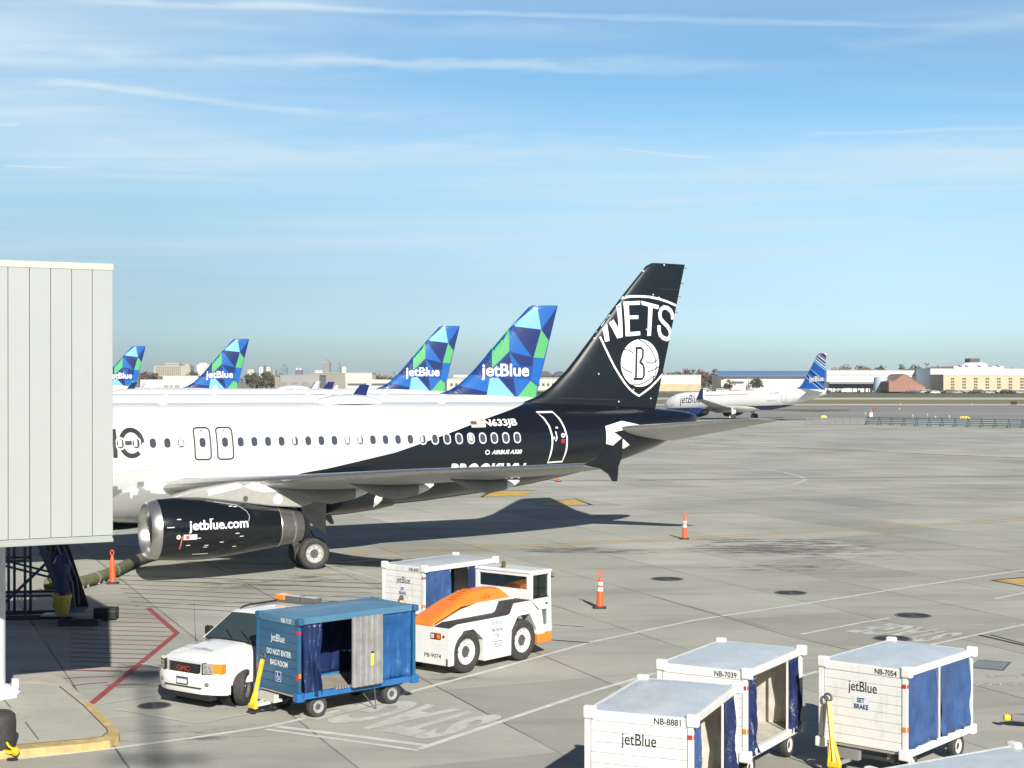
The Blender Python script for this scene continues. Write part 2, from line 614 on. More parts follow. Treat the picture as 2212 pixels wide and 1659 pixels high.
def concrete_mat():
    m = bpy.data.materials.new('apron_concrete')
    m.use_nodes = True
    t = NT(m.node_tree)
    b = t.n['Principled BSDF']
    g = t.new('ShaderNodeNewGeometry')
    pos = g.outputs['Position']
    rp = t.mapping(pos, rot=(0, 0, -JROT))
    sx = t.new('ShaderNodeSeparateXYZ')
    t.l.new(rp, sx.inputs[0])
    # slabs differ a little in tone
    def cell(v, off, sp):
        return t.math('FLOOR', t.math('DIVIDE', t.math('SUBTRACT', v, off), sp))
    cx, cy = cell(sx.outputs[0], 0.48, 3.75), cell(sx.outputs[1], 1.3, 6.1)
    cc = t.new('ShaderNodeCombineXYZ')
    t.l.new(cx, cc.inputs[0])
    t.l.new(cy, cc.inputs[1])
    wn = t.new('ShaderNodeTexWhiteNoise')
    t.l.new(cc.outputs[0], wn.inputs[0])
    tone = t.math('MULTIPLY', t.mapr(wn.outputs[0], 0, 1, 0.90, 1.07), t.mapr(wn.outputs[0], 0.925, 0.93, 1.0, 0.80))
    n1 = t.noise(pos, 0.09, 5, 0.6)
    n2 = t.noise(t.mapping(pos, rot=(0, 0, R(-20)), scale=(0.22, 1, 1)), 0.55, 8, 0.68)
    n3 = t.noise(pos, 9.0, 6, 0.75)
    col = t.mix(t.mapr(n1, 0.33, 0.67), (0.325, 0.326, 0.282), (0.490, 0.486, 0.418))
    col = t.mix(t.mapr(n2, 0.46, 0.74, 0.0, 0.60), col, (0.215, 0.215, 0.19))
    col = t.mix(t.mapr(n3, 0.35, 0.72, 0.0, 0.42), col, (0.285, 0.284, 0.25))
    col = t.mix(1.0, col, t.math('MULTIPLY', tone, 1.0), 'MULTIPLY')
    # specks of grit, gum and tar
    sp = t.noise(pos, 3.1, 2, 0.4)
    sp2 = t.noise(pos, 21.0, 2, 0.5)
    spk = t.math('MULTIPLY', t.mapr(sp2, 0.70, 0.76), t.mapr(sp, 0.5, 0.62))
    col = t.mix(t.math('MULTIPLY', spk, 0.7), col, (0.09, 0.085, 0.075))
    # joints between the slabs
    def joint(v, off, sp, w):
        f = t.math('FRACT', t.math('DIVIDE', t.math('SUBTRACT', v, off), sp))
        f = t.math('ABSOLUTE', t.math('SUBTRACT', f, 0.5))
        return t.mapr(f, 0.5 - w / sp, 0.5 - 0.35 * w / sp)
    wob = t.math('MULTIPLY', t.math('SUBTRACT', t.noise(pos, 0.8, 3), 0.5), 0.05)
    j1 = joint(t.math('ADD', sx.outputs[0], wob), 0.48, 3.75, 0.032)
    j2 = joint(t.math('ADD', sx.outputs[1], wob), 1.3, 6.1, 0.026)
    fade = t.mapr(t.noise(pos, 0.2, 2), 0.36, 0.58, 0.30, 1.0)
    jj = t.math('MULTIPLY', t.math('MAXIMUM', j1, t.math('MULTIPLY', j2, 0.45)), fade)
    col = t.mix(t.math('MULTIPLY', jj, 0.88), col, (0.055, 0.052, 0.048))
    # oil and rubber: broken, smeared patches
    sm = t.noise(t.mapping(pos, rot=(0, 0, R(-8)), scale=(0.35, 1.1, 1)), 2.2, 9, 0.72)
    tot = None
    for (x, y, rad, st) in [(1690, 1186, 2.9, 1.0), (1600, 1168, 1.6, .7), (1760, 1172, 2.2, .8), (1230, 1188, 1.6, .9), (1330, 1192, 1.3, .7), (1700, 1225, 2.2, .6), (760, 1215, 2.4, .8),
                            (700, 1250, 1.8, .6), (330, 1480, .9, .7), (420, 1590, 1.2, .5), (560, 1262, 2.0, .6), (1850, 1200, 2.5, .5), (340, 1440, .9, .6), (1010, 1465, .8, .5)]:
        q = G(x, y)
        d = t.vmath('DISTANCE', t.vmath('MULTIPLY', pos, (0.62, 1, 1)), (q.x * 0.62, q.y, 0))
        k = t.mapr(d, rad * 0.1, rad * 1.5, st, 0.0, smooth=True)
        tot = k if tot is None else t.math('MAXIMUM', tot, k)
    oil = t.math('MULTIPLY', t.mapr(t.math('ADD', sm, t.math('MULTIPLY', tot, 0.22)), 0.60, 0.72), t.mapr(tot, 0.02, 0.45))
    col = t.mix(t.math('MULTIPLY', oil, 0.72), col, (0.035, 0.032, 0.03))
    # tyre streaks on the far apron
    st = t.noise(t.mapping(pos, rot=(0, 0, R(6)), scale=(0.012, 0.28, 1)), 1.0, 6, 0.65)
    col = t.mix(t.mapr(st, 0.52, 0.74, 0.0, 0.26), col, (0.14, 0.135, 0.125))
    t.l.new(col, b.inputs['Base Color'])
    b.inputs['Roughness'].default_value = 0.82
    b.inputs['Specular IOR Level'].default_value = 0.3
    bn = t.new('ShaderNodeBump')
    bn.inputs['Strength'].default_value = 0.25
    bn.inputs['Distance'].default_value = 0.01
    t.l.new(n3, bn.inputs['Height'])
    t.l.new(bn.outputs[0], b.inputs['Normal'])
    return m


def field_mat(name, a, c, scale, stretch):
    m = bpy.data.materials.new(name)
    m.use_nodes = True
    t = NT(m.node_tree)
    b = t.n['Principled BSDF']
    pos = t.new('ShaderNodeNewGeometry').outputs['Position']
    n = t.noise(t.mapping(pos, rot=(0, 0, R(3)), scale=(stretch, 1, 1)), scale, 7, 0.65)
    t.l.new(t.mix(t.mapr(n, 0.3, 0.72), a, c), b.inputs['Base Color'])
    b.inputs['Roughness'].default_value = 0.9
    b.inputs['Specular IOR Level'].default_value = 0.2
    return m


def sheet(name, pts, z, m, kind='structure'):
    mb = MB()
    mb.face([(p[0], p[1], z) for p in pts])
    return tag(mb.build(name, m, recalc=False), kind=kind)


GRASS = field_mat('dry_grass', (0.16, 0.145, 0.075), (0.27, 0.235, 0.13), 0.06, 0.2)
ASPHALT = field_mat('taxiway_asphalt', (0.20, 0.20, 0.195), (0.30, 0.295, 0.28), 0.05, 0.12)
PALE = field_mat('pale_shoulder', (0.42, 0.40, 0.35), (0.52, 0.50, 0.44), 0.1, 0.2)
DRYGREEN = field_mat('green_grass', (0.10, 0.115, 0.055), (0.17, 0.165, 0.085), 0.08, 0.2)


def yd(y):
    return CAM_H * FPX / (y - HOR)


def band(name, y0, y1, z, m, x0=-700, x1=1500, tilt=0.0):
    """strip of ground between two photo rows"""
    a, b = yd(y0), yd(y1)
    return sheet(name, [(x0, b - x0 * tilt), (x1, b - x1 * tilt), (x1, a - x1 * tilt), (x0, a - x0 * tilt)], z, m)


sheet('ground', [(-2590, -490), (3390, -490), (3390, 3290), (-2590, 3290)], -0.12, field_mat('far_ground', (0.20, 0.19, 0.14), (0.28, 0.265, 0.2), 0.02, 0.3))
sheet('apron', [(-320, -60), (330, -60), (330, 262), (-320, 262)], 0.0, concrete_mat())
band('taxiway', 880.5, 906, -0.05, ASPHALT)
band('grass', 862.5, 873, -0.05, GRASS)
sheet('grass', [G(2045 - 280, 889.5), G(1835, 886.2), G(1835, 884.6), G(1600, 883)], -0.03, DRYGREEN)
band('taxiway', 874.6, 880.5, -0.055, ASPHALT)
band('path', 872.4, 875.2, -0.04, PALE)
band('path', 858.5, 862.8, -0.04, PALE)
band('grass', 847.5, 858.0, -0.05, DRYGREEN)
band('road', 839, 847.8, -0.05, ASPHALT, -1500, 2500)

# -------------------------------------------------- painted marks
PW = mat('line_white', (0.62, 0.62, 0.58), 0.7, var=0.25, vscale=2.5, dirt=0.5)
PWF = mat('line_white_worn', (0.50, 0.50, 0.46), 0.75, var=0.2, vscale=1.5, dirt=0.55)
PY = mat('line_yellow', (0.60, 0.37, 0.06), 0.7, var=0.25, vscale=2, dirt=0.5)
PR = mat('line_red', (0.30, 0.060, 0.062), 0.75, var=0.25, vscale=3, dirt=0.4)
PRD = mat('line_red_worn', (0.105, 0.058, 0.05), 0.8, var=0.3, vscale=2)
PB = mat('line_black', (0.03, 0.03, 0.03), 0.8, var=0.3, vscale=2)
ZM = 0.004


def gl(pts):
    return [tuple(G(x, y).xy) for x, y in pts]


class _Z(list):
    """marks that may cross lie at slightly different heights"""
    def __setitem__(s, i, v):
        list.__setitem__(s, i, ZM if v > ZM + .0075 else v)


ZNEXT = _Z([ZM])


def lines(name, items, m, z0=None, kind='structure'):
    mb = MB()
    for k, (pts, w) in enumerate(items):
        z = ZNEXT[0] if z0 is None else z0
        ZNEXT[0] += 0.0006
        for q in stroke(gl(pts), w):
            mb.face([(x, y, z) for x, y in q])
    return tag(mb.build(name, m, recalc=False), kind=kind)


lines('road_marking', [
    ([(30, 1641), (140, 1629), (253, 1616), (420, 1594), (578, 1570), (740, 1534), (886, 1495), (1080, 1443), (1278, 1387), (1500, 1340), (1745, 1303), (1980, 1266), (2230, 1229)], 0.13),
    ([(596, 1570), (760, 1590), (921, 1611)], 0.17), ([(574, 1576), (740, 1599), (903, 1622)], 0.12),
    ([(905, 1619), (1090, 1557), (1283, 1493), (1415, 1455), (1560, 1510 - 95), (1767, 1447), ][:4], 0.15),
    ([(1690, 1473), (1767, 1451)], 0.13), ([(2000, 1396), (2110, 1372), (2230, 1346)], 0.12),
    ([(2150, 1294), (2230, 1278)], 0.13), ([(1730, 1371), (1860, 1346), (1922, 1336)], 0.11),
    ([(2010, 1353), (2125, 1350)], 0.05)], PW)
lines('road_marking', [
    ([(252, 1533), (428, 1564), (562, 1537), (650, 1517)], 0.09), ([(216, 1522), (350, 1500)], 0.09), ([(306, 1434), (372, 1447)], 0.09),
    ([(300, 1311), (560, 1298), (824, 1281)], 0.10), ([(701, 1220), (770, 1238), (835, 1258)], 0.10),
    ([(1574, 1006), (1640, 1012), (1693, 1020), (1728, 1029), (1741, 1036), (1715, 1047), (1660, 1055), (1596, 1062), (1500, 1068), (1380, 1076)], 0.26),
    ([(1240, 1089), (1416, 1083), (1700, 1071), (1956, 1061), (2230, 1058)], 0.26),
    ([(1690, 1009), (1900, 1022), (2100, 1030)], 0.35), ([(1470, 1001), (1600, 1002)], 0.8), ([(1420, 995), (1500, 999)], 0.6)], PWF)
lines('taxi_line', [([(700, 1199), (880, 1188), (1283, 1171), (1488, 1161), (1800, 1144), (2230, 1119)], 0.11), ([(700, 1203), (880, 1192), (1283, 1175), (1488, 1165), (1800, 1148), (2230, 1123)], 0.11),
                    ([(1414, 966.5), (1530, 967.5)], 1.1), ([(2046, 984.5), (2110, 983.5)], 0.8), ([(1430, 1041), (1458, 1041)], .35)], PY)
mb = MB()
for q in ([(1045, 1073), (1065, 1062), (1154, 1061), (1128, 1071)], [(1162, 1088), (1240, 1078.5), (1274, 1089), (1190, 1092)], [(2150, 1254), (2240, 1248), (2240, 1266)]):
    ZNEXT[0] += .0006
    mb.face([(x, y, ZNEXT[0]) for x, y in gl(q)])
tag(mb.build('taxi_line', PY, recalc=False), kind='structure')
lines('marking_border', [([(1040, 1074.5), (1062, 1060.5), (1158, 1059.5)], 0.22), ([(1158, 1091), (1190, 1094), (1278, 1091), (1241, 1077), (1158, 1088.5)], 0.22),
                         ([(2230, 1246), (2143, 1254), (2230, 1270)], 0.14), ([(2110, 1371), (2230, 1399)], 0.12), ([(1190, 1383), (1273, 1389)], 0.10), ([(1195, 1350), (1262, 1355)], 0.05), ([(2080, 1352), (2230, 1405)][:1] * 2, 0.01)], PB)
lines('seam_line', [([(1380, 1037.5), (1700, 1034), (2230, 1028)], 0.24), ([(1500, 957), (1800, 972), (2230, 991)], 0.3), ([(1180, 1037), (1330, 1038)], 0.2),
                    ([(1414, 1290), (1700, 1373), (1850, 1409)], 0.02), ([(2140, 1372), (2230, 1396)], 0.05)], PB)

# hatched keep-clear area beside the jet bridge
BX = [(320, 1314), (382, 1368), (196, 1521)]
lines('hatch_marking', [(BX[:2], 0.16), (BX[1:], 0.16)], PR)
mb = MB()
for k in range(16):
    y = 1307 + 9.6 * k
    xr = 320 + (y - 1312) * (62 / 54.) if y < 1366 else 382 - (y - 1366) * (186 / 153.)
    if k == 0:
        xr = 318
    ZNEXT[0] += .0003
    for q in stroke(gl([(150, y - 6.0 + 0.25 * k), (xr - 5, y + 1.5)]), 0.055):
        mb.face([(a, b, ZNEXT[0]) for a, b in q])
for k in range(3):
    y = 1452 + 13 * k
    ZNEXT[0] += .0003
    for q in stroke(gl([(40 + 30 * k, y - 2 + 8 * k), (180, y - 3 + 2 * k), (382 - (y - 1366) * (186 / 153.) - 14, y - 3)]), 0.05):
        mb.face([(a, b, ZNEXT[0]) for a, b in q])
tag(mb.build('hatch_marking', PR, recalc=False), kind='structure')
mb = MB()
for k in range(8):
    y = 1243 + 9.5 * k
    ZNEXT[0] += .0003
    for q in stroke(gl([(235 + 8 * k, y), (520, y + 9 + 0.5 * k), (840 + 2 * k, y + 19 + 0.8 * k)]), 0.075):
        mb.face([(a, b, ZNEXT[0]) for a, b in q])
for q in ((250, 1155, 640, 1180), (260, 1166, 640, 1195), (250, 1180, 480, 1190), (400, 1213, 660, 1222)):
    ZNEXT[0] += .0003
    for s_ in stroke(gl([q[:2], q[2:]]), 0.10):
        mb.face([(a, b, ZNEXT[0]) for a, b in s_])
tag(mb.build('hatch_marking', PRD, recalc=False), kind='structure')

# words painted on the concrete
def ground_text(body, o, up, w, h, m, bold=0.0):
    up = Vector((up[0], up[1])).normalized()
    rt = Vector((up.y, -up.x))
    ZNEXT[0] += .0006
    mb = MB()
    for p in text_polys(body, w, h, bold=bold):
        mb.face([(o[0] + rt.x * a + up.x * b, o[1] + rt.y * a + up.y * b, ZNEXT[0]) for a, b in p])
    return tag(mb.build('painted_word', m, recalc=False), kind='structure')


ground_text('STAGE', G(1098, 1549).xy, (-1.48, -2.05), 3.5, 2.55, PWF, 0.045)
ground_text('STAGE', G(2088, 1369).xy, (-1.57, -1.40), 2.4, 2.2, PWF, 0.03)
ub = G(2150, 1478).xy - G(2154, 1464).xy
ground_text('BAGGAGE', G(2262, 1472).xy, (0.12, -1), 1.9, 0.34, PWF, 0.012)
ground_text('MAINT', G(2225, 1456).xy, (0.12, -1), 1.15, 0.30, PWF, 0.012)

# -------------------------------------------------- raised kerb island under the bridge
def island():
    def zz(pts, z):
        return [tuple(G(x * 0.2959, 1168 + y * 0.2959, z).xy) for x, y in pts]
    inner = zz([(120, 1040), (330, 1040), (430, 1060), (520, 1128), (600, 1195), (690, 1285), (775, 1370), (786, 1395), (778, 1413), (740, 1430), (640, 1445), (350, 1470), (60, 1493), (-200, 1515)], 0.14)
    outer = zz([(130, 985), (350, 975), (450, 1000), (545, 1085), (640, 1170), (740, 1265), (850, 1370), (872, 1400), (866, 1430), (800, 1462), (660, 1482), (350, 1510), (60, 1537), (-200, 1560)], 0.14)
    far = [(-16.5, 29.0), (-16.5, 33.0)]
    mb = MB()
    mid = G(60, 1560, .14)
    ctr = (sum(p[0] for p in inner[2:]) / len(inner[2:]) - .8, sum(p[1] for p in inner[2:]) / len(inner[2:]))
    for p, q in zip(inner, inner[1:]):
        mb.face([(p[0], p[1], .14), (q[0], q[1], .14), (ctr[0], ctr[1], .14)])
    mb.face([(inner[-1][0], inner[-1][1], .14), (-18, inner[-1][1], .14), (-18, inner[0][1], .14), (inner[0][0], inner[0][1], .14), (ctr[0], ctr[1], .14)])
    tag(mb.build('island_pavement', mat('island_concrete', (0.40, 0.395, 0.335), 0.85, var=0.12, vscale=0.8, dirt=0.35), recalc=False), kind='structure')
    kb, ky = MB(), MB()
    for i in range(len(inner) - 1):
        a, b, c, d = inner[i], inner[i + 1], outer[i + 1], outer[i]
        t = kb if i < 4 else ky
        t.face([(a[0], a[1], 0.146), (b[0], b[1], 0.146), (c[0], c[1], 0.146), (d[0], d[1], 0.146)])
        t.face([(d[0], d[1], 0.146), (c[0], c[1], 0.146), (c[0] * 1.0, c[1], -0.02), (d[0], d[1], -0.02)])
        t.face([(a[0], a[1], 0.146), (b[0], b[1], 0.146), (b[0], b[1], 0.12), (a[0], a[1], 0.12)])
    tag(kb.build('kerb', mat('kerb_concrete', (0.42, 0.40, 0.32), 0.85, var=0.15, dirt=0.4)), kind='structure')
    tag(ky.build('kerb', mat('kerb_yellow', (0.52, 0.385, 0.165), 0.75, var=0.3, vscale=3, dirt=0.6)), kind='structure')
    lines('seam_line', [], PB)
    mb = MB()
    for pts in ([(430, 1062), (600, 1197), (775, 1372), (784, 1398), (740, 1431), (640, 1446), (60, 1495)], [(0, 1130), (75, 1215)], [(180, 1320), (280, 1450)]):
        for q in stroke(zz(pts, 0.15), 0.025):
            mb.face([(x, y, 0.151 if len(pts) > 2 else 0.144) for x, y in q])
    tag(mb.build('seam_line', mat('seam_dark', (0.09, 0.085, 0.07), 0.9), recalc=False), kind='structure')


island()
for o in [q for q in C.objects if q.type == 'MESH' and not q.data.polygons]:
    bpy.data.objects.remove(o)

# -------------------------------------------------- covers let into the concrete
IRON = mat('cast_iron', (0.045, 0.045, 0.05), 0.6, var=0.3, vscale=20, bump=0.6, bscale=60)
for (x, y, w, lab) in [(333, 1525, 72, 'round iron manhole cover in front of the white off-road car'), (1441, 1251, 70, 'round iron manhole cover below the dark oil stains, left one'),
                       (1708, 1281, 70, 'round iron manhole cover just above the long white road line'), (1973, 1330, 78, 'round iron manhole cover behind the rightmost white cart, farther one'),
                       (1929, 1380, 84, 'round iron manhole cover touching the roof of the rightmost white cart')]:
    p = G(x, y)
    r = w / 2 * p.y / FPX
    t = thing('manhole_cover', lab, 'manhole', p, 0, 'iron manhole covers in the apron')
    mb = MB()
    mb.rev([(0.02, 0.012), (r * 0.86, 0.012), (r * 0.88, 0.006)], n=32)
    for a in range(6):
        mb.rev([(r * (.12 + .12 * a) , .012), (r * (.12 + .12 * a), .017), (r * (.16 + .12 * a), .017), (r * (.16 + .12 * a), .012)], n=32, cap=False)
    mb.build('lid', IRON, t)
    mb = MB()
    mb.rev([(r * 0.90, 0.0), (r * 0.90, 0.010), (r, 0.010), (r * 1.02, 0.0)], n=32, cap=False)
    mb.build('frame', mat('cover_frame', (0.12, 0.12, 0.115), 0.8), t)
g0 = [G(2116, 1426), G(2186, 1431), G(2168, 1450), G(2092, 1443)]
t = thing('drain_grate', 'rectangular steel drain grate let into the concrete behind the rightmost cart', 'drain', g0[3])
mb = MB()
mb.prism([(p.x - g0[3].x, p.y - g0[3].y, 0.002) for p in g0], (0, 0, 0.008))
mb.build('frame', mat('grate_steel', (0.13, 0.15, 0.165), 0.5, metal=0.3), t)
mb = MB()
for k in range(9):
    a = g0[3].lerp(g0[2], .08 + .10 * k) - g0[3]
    b = g0[0].lerp(g0[1], .08 + .10 * k) - g0[3]
    mb.bar(a.lerp(b, .12) + Vector((0, 0, .014)), a.lerp(b, .88) + Vector((0, 0, .014)), 0.05, 0.012)
mb.build('bar', mat('grate_bar', (0.30, 0.31, 0.30), 0.5, metal=0.3), t)

# ================================================================== AIRCRAFT
# narrow-body local frame: x aft from the nose, y to its right, z up; (station, top, bottom, half width)
FUS = [(0, 3.45, 3.33, .06), (.35, 4.0, 2.8, .62), (1, 4.5, 2.42, 1.05), (2, 5.12, 2.08, 1.48), (3, 5.55, 1.9, 1.75), (4.5, 5.83, 1.78, 1.93), (6, 5.89, 1.75, 1.975), (22.3, 5.89, 1.75, 1.975),
       (24, 5.89, 1.86, 1.975), (25.8, 5.89, 2.03, 1.96), (27.5, 5.885, 2.22, 1.92), (28.95, 5.87, 2.42, 1.85), (30.5, 5.83, 2.68, 1.73), (31.9, 5.78, 2.95, 1.59), (33.4, 5.71, 3.3, 1.38),
       (35.1, 5.62, 3.79, 1.06), (36.5, 5.5, 4.35, .68), (37.2, 5.40, 4.72, .42), (37.57, 5.28, 4.95, .17)]
LE_FIN = [(12.0, 35.2), (11.89, 34.9), (11.7, 34.72), (10.52, 33.64), (8.93, 32.29), (7.67, 31.21), (7.22, 30.80), (6.5, 30.0), (6.1, 29.35), (5.9, 28.75), (5.5, 28.4)]


def fsec(s):
    return lerp_tab(FUS, s)


def fus_y(s, z, eps):
    t, b, w = fsec(s)
    zm, hz = (t + b) / 2, (t - b) / 2
    q = max(0.0, 1 - ((z - zm) / hz) ** 2)
    y = -w * math.sqrt(q)
    n = Vector((0, y / w ** 2, (z - zm) / hz ** 2)).normalized()
    return Vector((s, y, z)) + n * eps


def fus_map(eps=0.012):
    return lambda s, z, mi=0: fus_y(s, z, eps + 0.005 * mi)


def fin_le(z):
    return lerp_tab(sorted(LE_FIN), z)[0]


def fin_te(z):
    return 35.42 + (z - 5.62) * (36.97 - 35.42) / 6.41


def fin_half(s, z):
    a, b = fin_le(z), fin_te(z)
    t = min(1, max(0, (s - a) / (b - a)))
    c = min(b - a, 5.2)
    return 0.55 * 0.105 * c * (2.97 * math.sqrt(t) - 1.26 * t - 3.516 * t * t + 2.843 * t ** 3 - 1.0 * t ** 4) * 1.0 + 0.012


def fin_map(eps=0.008):
    return lambda s, z, mi=0: Vector((s, -fin_half(s, z) - eps - 0.006 * mi, z))


def livery_split():
    """white ahead of a slanting line, gloss black behind it"""
    m = bpy.data.materials.new('two_tone_paint')
    m.use_nodes = True
    t = NT(m.node_tree)
    b = t.n['Principled BSDF']
    tc = t.new('ShaderNodeTexCoord').outputs['Object']
    sx = t.new('ShaderNodeSeparateXYZ')
    t.l.new(tc, sx.inputs[0])
    fc = t.new('ShaderNodeFloatCurve')
    cv = fc.mapping.curves[0]
    pts = [(0, 0), (16.2, .5), (16.8, 2.3), (17.99, 3.22), (19.12, 3.39), (21.9, 3.95), (23.49, 4.42), (25.26, 4.96), (26.33, 5.28), (28.58, 5.85), (29.2, 6.4), (40, 7.9)]
    while len(cv.points) < len(pts):
        cv.points.new(0.5, 0.5)
    for p, (a, z) in zip(cv.points, pts):
        p.location = (a / 40, z / 8)
        p.handle_type = 'VECTOR'
    fc.mapping.update()
    t.l.new(t.math('DIVIDE', sx.outputs[0], 40), fc.inputs['Value'])
    f = t.math('GREATER_THAN', t.math('MULTIPLY', fc.outputs[0], 8.0), sx.outputs[2])
    n = t.noise(t.mapping(tc, scale=(.5, 1, 1)), 1.2, 4)
    # faint skin joints every frame bay
    fr = t.math('FRACT', t.math('DIVIDE', sx.outputs[0], 4.27))
    seam = t.mapr(t.math('ABSOLUTE', t.math('SUBTRACT', fr, 0.5)), 0.4965, 0.4990)
    white = t.mix(t.mapr(n, .35, .7), (0.545, 0.565, 0.56), (0.61, 0.625, 0.615))
    white = t.mix(t.math('MULTIPLY', seam, 0.5), white, (0.3, 0.32, 0.33))
    col = t.mix(f, white, (0.005, 0.0075, 0.012))
    t.l.new(col, b.inputs['Base Color'])
    b.inputs['Roughness'].default_value = 0.2
    b.inputs['Coat Weight'].default_value = 0.35
    b.inputs['Coat Roughness'].default_value = 0.06
    bn = t.new('ShaderNodeBump')
    bn.inputs['Strength'].default_value = 0.05
    bn.inputs['Distance'].default_value = 0.05
    t.l.new(t.noise(tc, 0.9, 2), bn.inputs['Height'])
    t.l.new(bn.outputs[0], b.inputs['Normal'])
    return m


def airfoil(n=14):
    ts = [(1 - math.cos(math.pi * i / n)) / 2 for i in range(n + 1)]
    def y(t):
        return 5 * (0.2969 * math.sqrt(t) - 0.126 * t - 0.3516 * t * t + 0.2843 * t ** 3 - 0.1036 * t ** 4)
    up = [(t, y(t) * 1.05) for t in ts]
    lo = [(t, -y(t) * 0.95) for t in ts]
    return up + lo[-2:0:-1]          # closed loop, starts at the leading edge


AF = airfoil()


def wing_mesh(secs, side, mats_metal=0.10):
    """sections (lateral, LE station, chord, z, thickness ratio, TE drop)"""
    mb = MB()
    rings = []
    for l, sle, c, z, tc, dr in secs:
        rings.append([(sle + t * c, side * l, z + h * tc * c - dr * t) for t, h in AF])
    n = len(AF)
    mb.loft(rings, 0, True, True, lambda i, j: 1 if (AF[j][0] < mats_metal and AF[(j + 1) % n][0] < mats_metal * 1.3) else 0)
    return mb


def wheel(name, parent, c, ax, r, w, rim_mat, n=28, hub=0.42, hubdark=True):
    """tyre with shoulders, a dished rim and hub as a sub-part"""
    c, ax = Vector(c), Vector(ax).normalized()
    mb = MB()
    h = w / 2
    mb.rev([(r * .58, -h * .75), (r * .70, -h * .95), (r * .90, -h), (r * .97, -h * .8), (r, -h * .45), (r, -h * .2), (r * .985, -h * .18), (r * .985, -h * .12), (r, -h * .1), (r, h * .1),
            (r * .985, h * .12), (r * .985, h * .18), (r, h * .2), (r, h * .45), (r * .97, h * .8), (r * .90, h), (r * .70, h * .95), (r * .58, h * .75)], c, ax, n, cap=False)
    ty = mb.build('tyre' if name is None else name, RUBBER, parent, smooth=50)
    mb = MB()
    for sg in (-1, 1):
        mb.rev([(r * .60, h * .80), (r * .57, h * .72), (r * .50, h * .35), (r * .30, h * .30), (r * .27, h * .62), (r * .14, h * .66), (0.001, h * .60)], c, ax * sg, n, mis=[0, 0, 0, 0, 1, 1], cap=False)
        for k in range(8):
            a = 2 * math.pi * k / 8
            u = ax.orthogonal().normalized()
            v = ax.cross(u)
            q = c + ax * sg * h * .34 + (u * math.cos(a) + v * math.sin(a)) * r * .40
            mb.cyl(q, q + ax * sg * h * .08, r * .035, n=6, mi=1)
    mb.build('rim', [rim_mat, DARKGREY if hubdark else rim_mat], ty, smooth=40)
    return ty


PRISM_COL = [(0.004, 0.018, 0.115), (0.004, 0.055, 0.24), (0.005, 0.095, 0.36), (0.17, 0.40, 0.72), (0.075, 0.34, 0.125)]


def prism_xy():
    """maps the picture of one tail (zoom pixels) onto fin coordinates"""
    A = [(1735, 105, 36.97, 12.03), (1410, 1470, 35.42, 5.62), (400, 1180, 30.55, 6.98)]
    M = Matrix([[x, y, 1] for x, y, _, _ in A]).inverted()
    ks = M @ Vector([a[2] for a in A])
    kz = M @ Vector([a[3] for a in A])
    return lambda x, y: (ks[0] * x + ks[1] * y + ks[2], kz[0] * x + kz[1] * y + kz[2])


PRISM = {
    3: [[(1040, 410), (1180, 255), (1340, 100), (1430, 100), (1490, 465)], [(735, 1180), (860, 1180), (1095, 1452), (690, 1450)]],
    2: [[(1430, 100), (1500, 465), (1735, 105)], [(1020, 430), (1350, 870), (1020, 790)], [(1375, 885), (1530, 890), (1450, 1310), (1340, 1210), (1370, 1000)], [(1080, 1180), (1335, 1220), (1130, 1450)],
        [(1020, 800), (1180, 1010), (1060, 1010)], [(480, 1130), (770, 1180), (735, 1190), (690, 1390), (300, 1300)]],
    0: [[(1735, 105), (1600, 630), (1490, 465)], [(1040, 410), (1490, 465), (1375, 880), (1350, 870)], [(1020, 800), (1060, 1010), (850, 1000)], [(1020, 800), (1375, 885), (1360, 1010), (1180, 1010)],
        [(860, 1180), (1080, 1180), (1115, 1452), (1095, 1452)], [(770, 740), (770, 1180), (480, 1130)], [(300, 1300), (690, 1390), (690, 1450), (0, 1450)], [(1340, 1210), (1450, 1310), (1335, 1225)]],
    4: [[(1490, 465), (1600, 630), (1530, 890), (1375, 880)], [(1020, 450), (1020, 790), (780, 1030), (770, 1020), (770, 740)], [(1335, 1225), (1430, 1310), (1410, 1470), (1140, 1465)]],
}


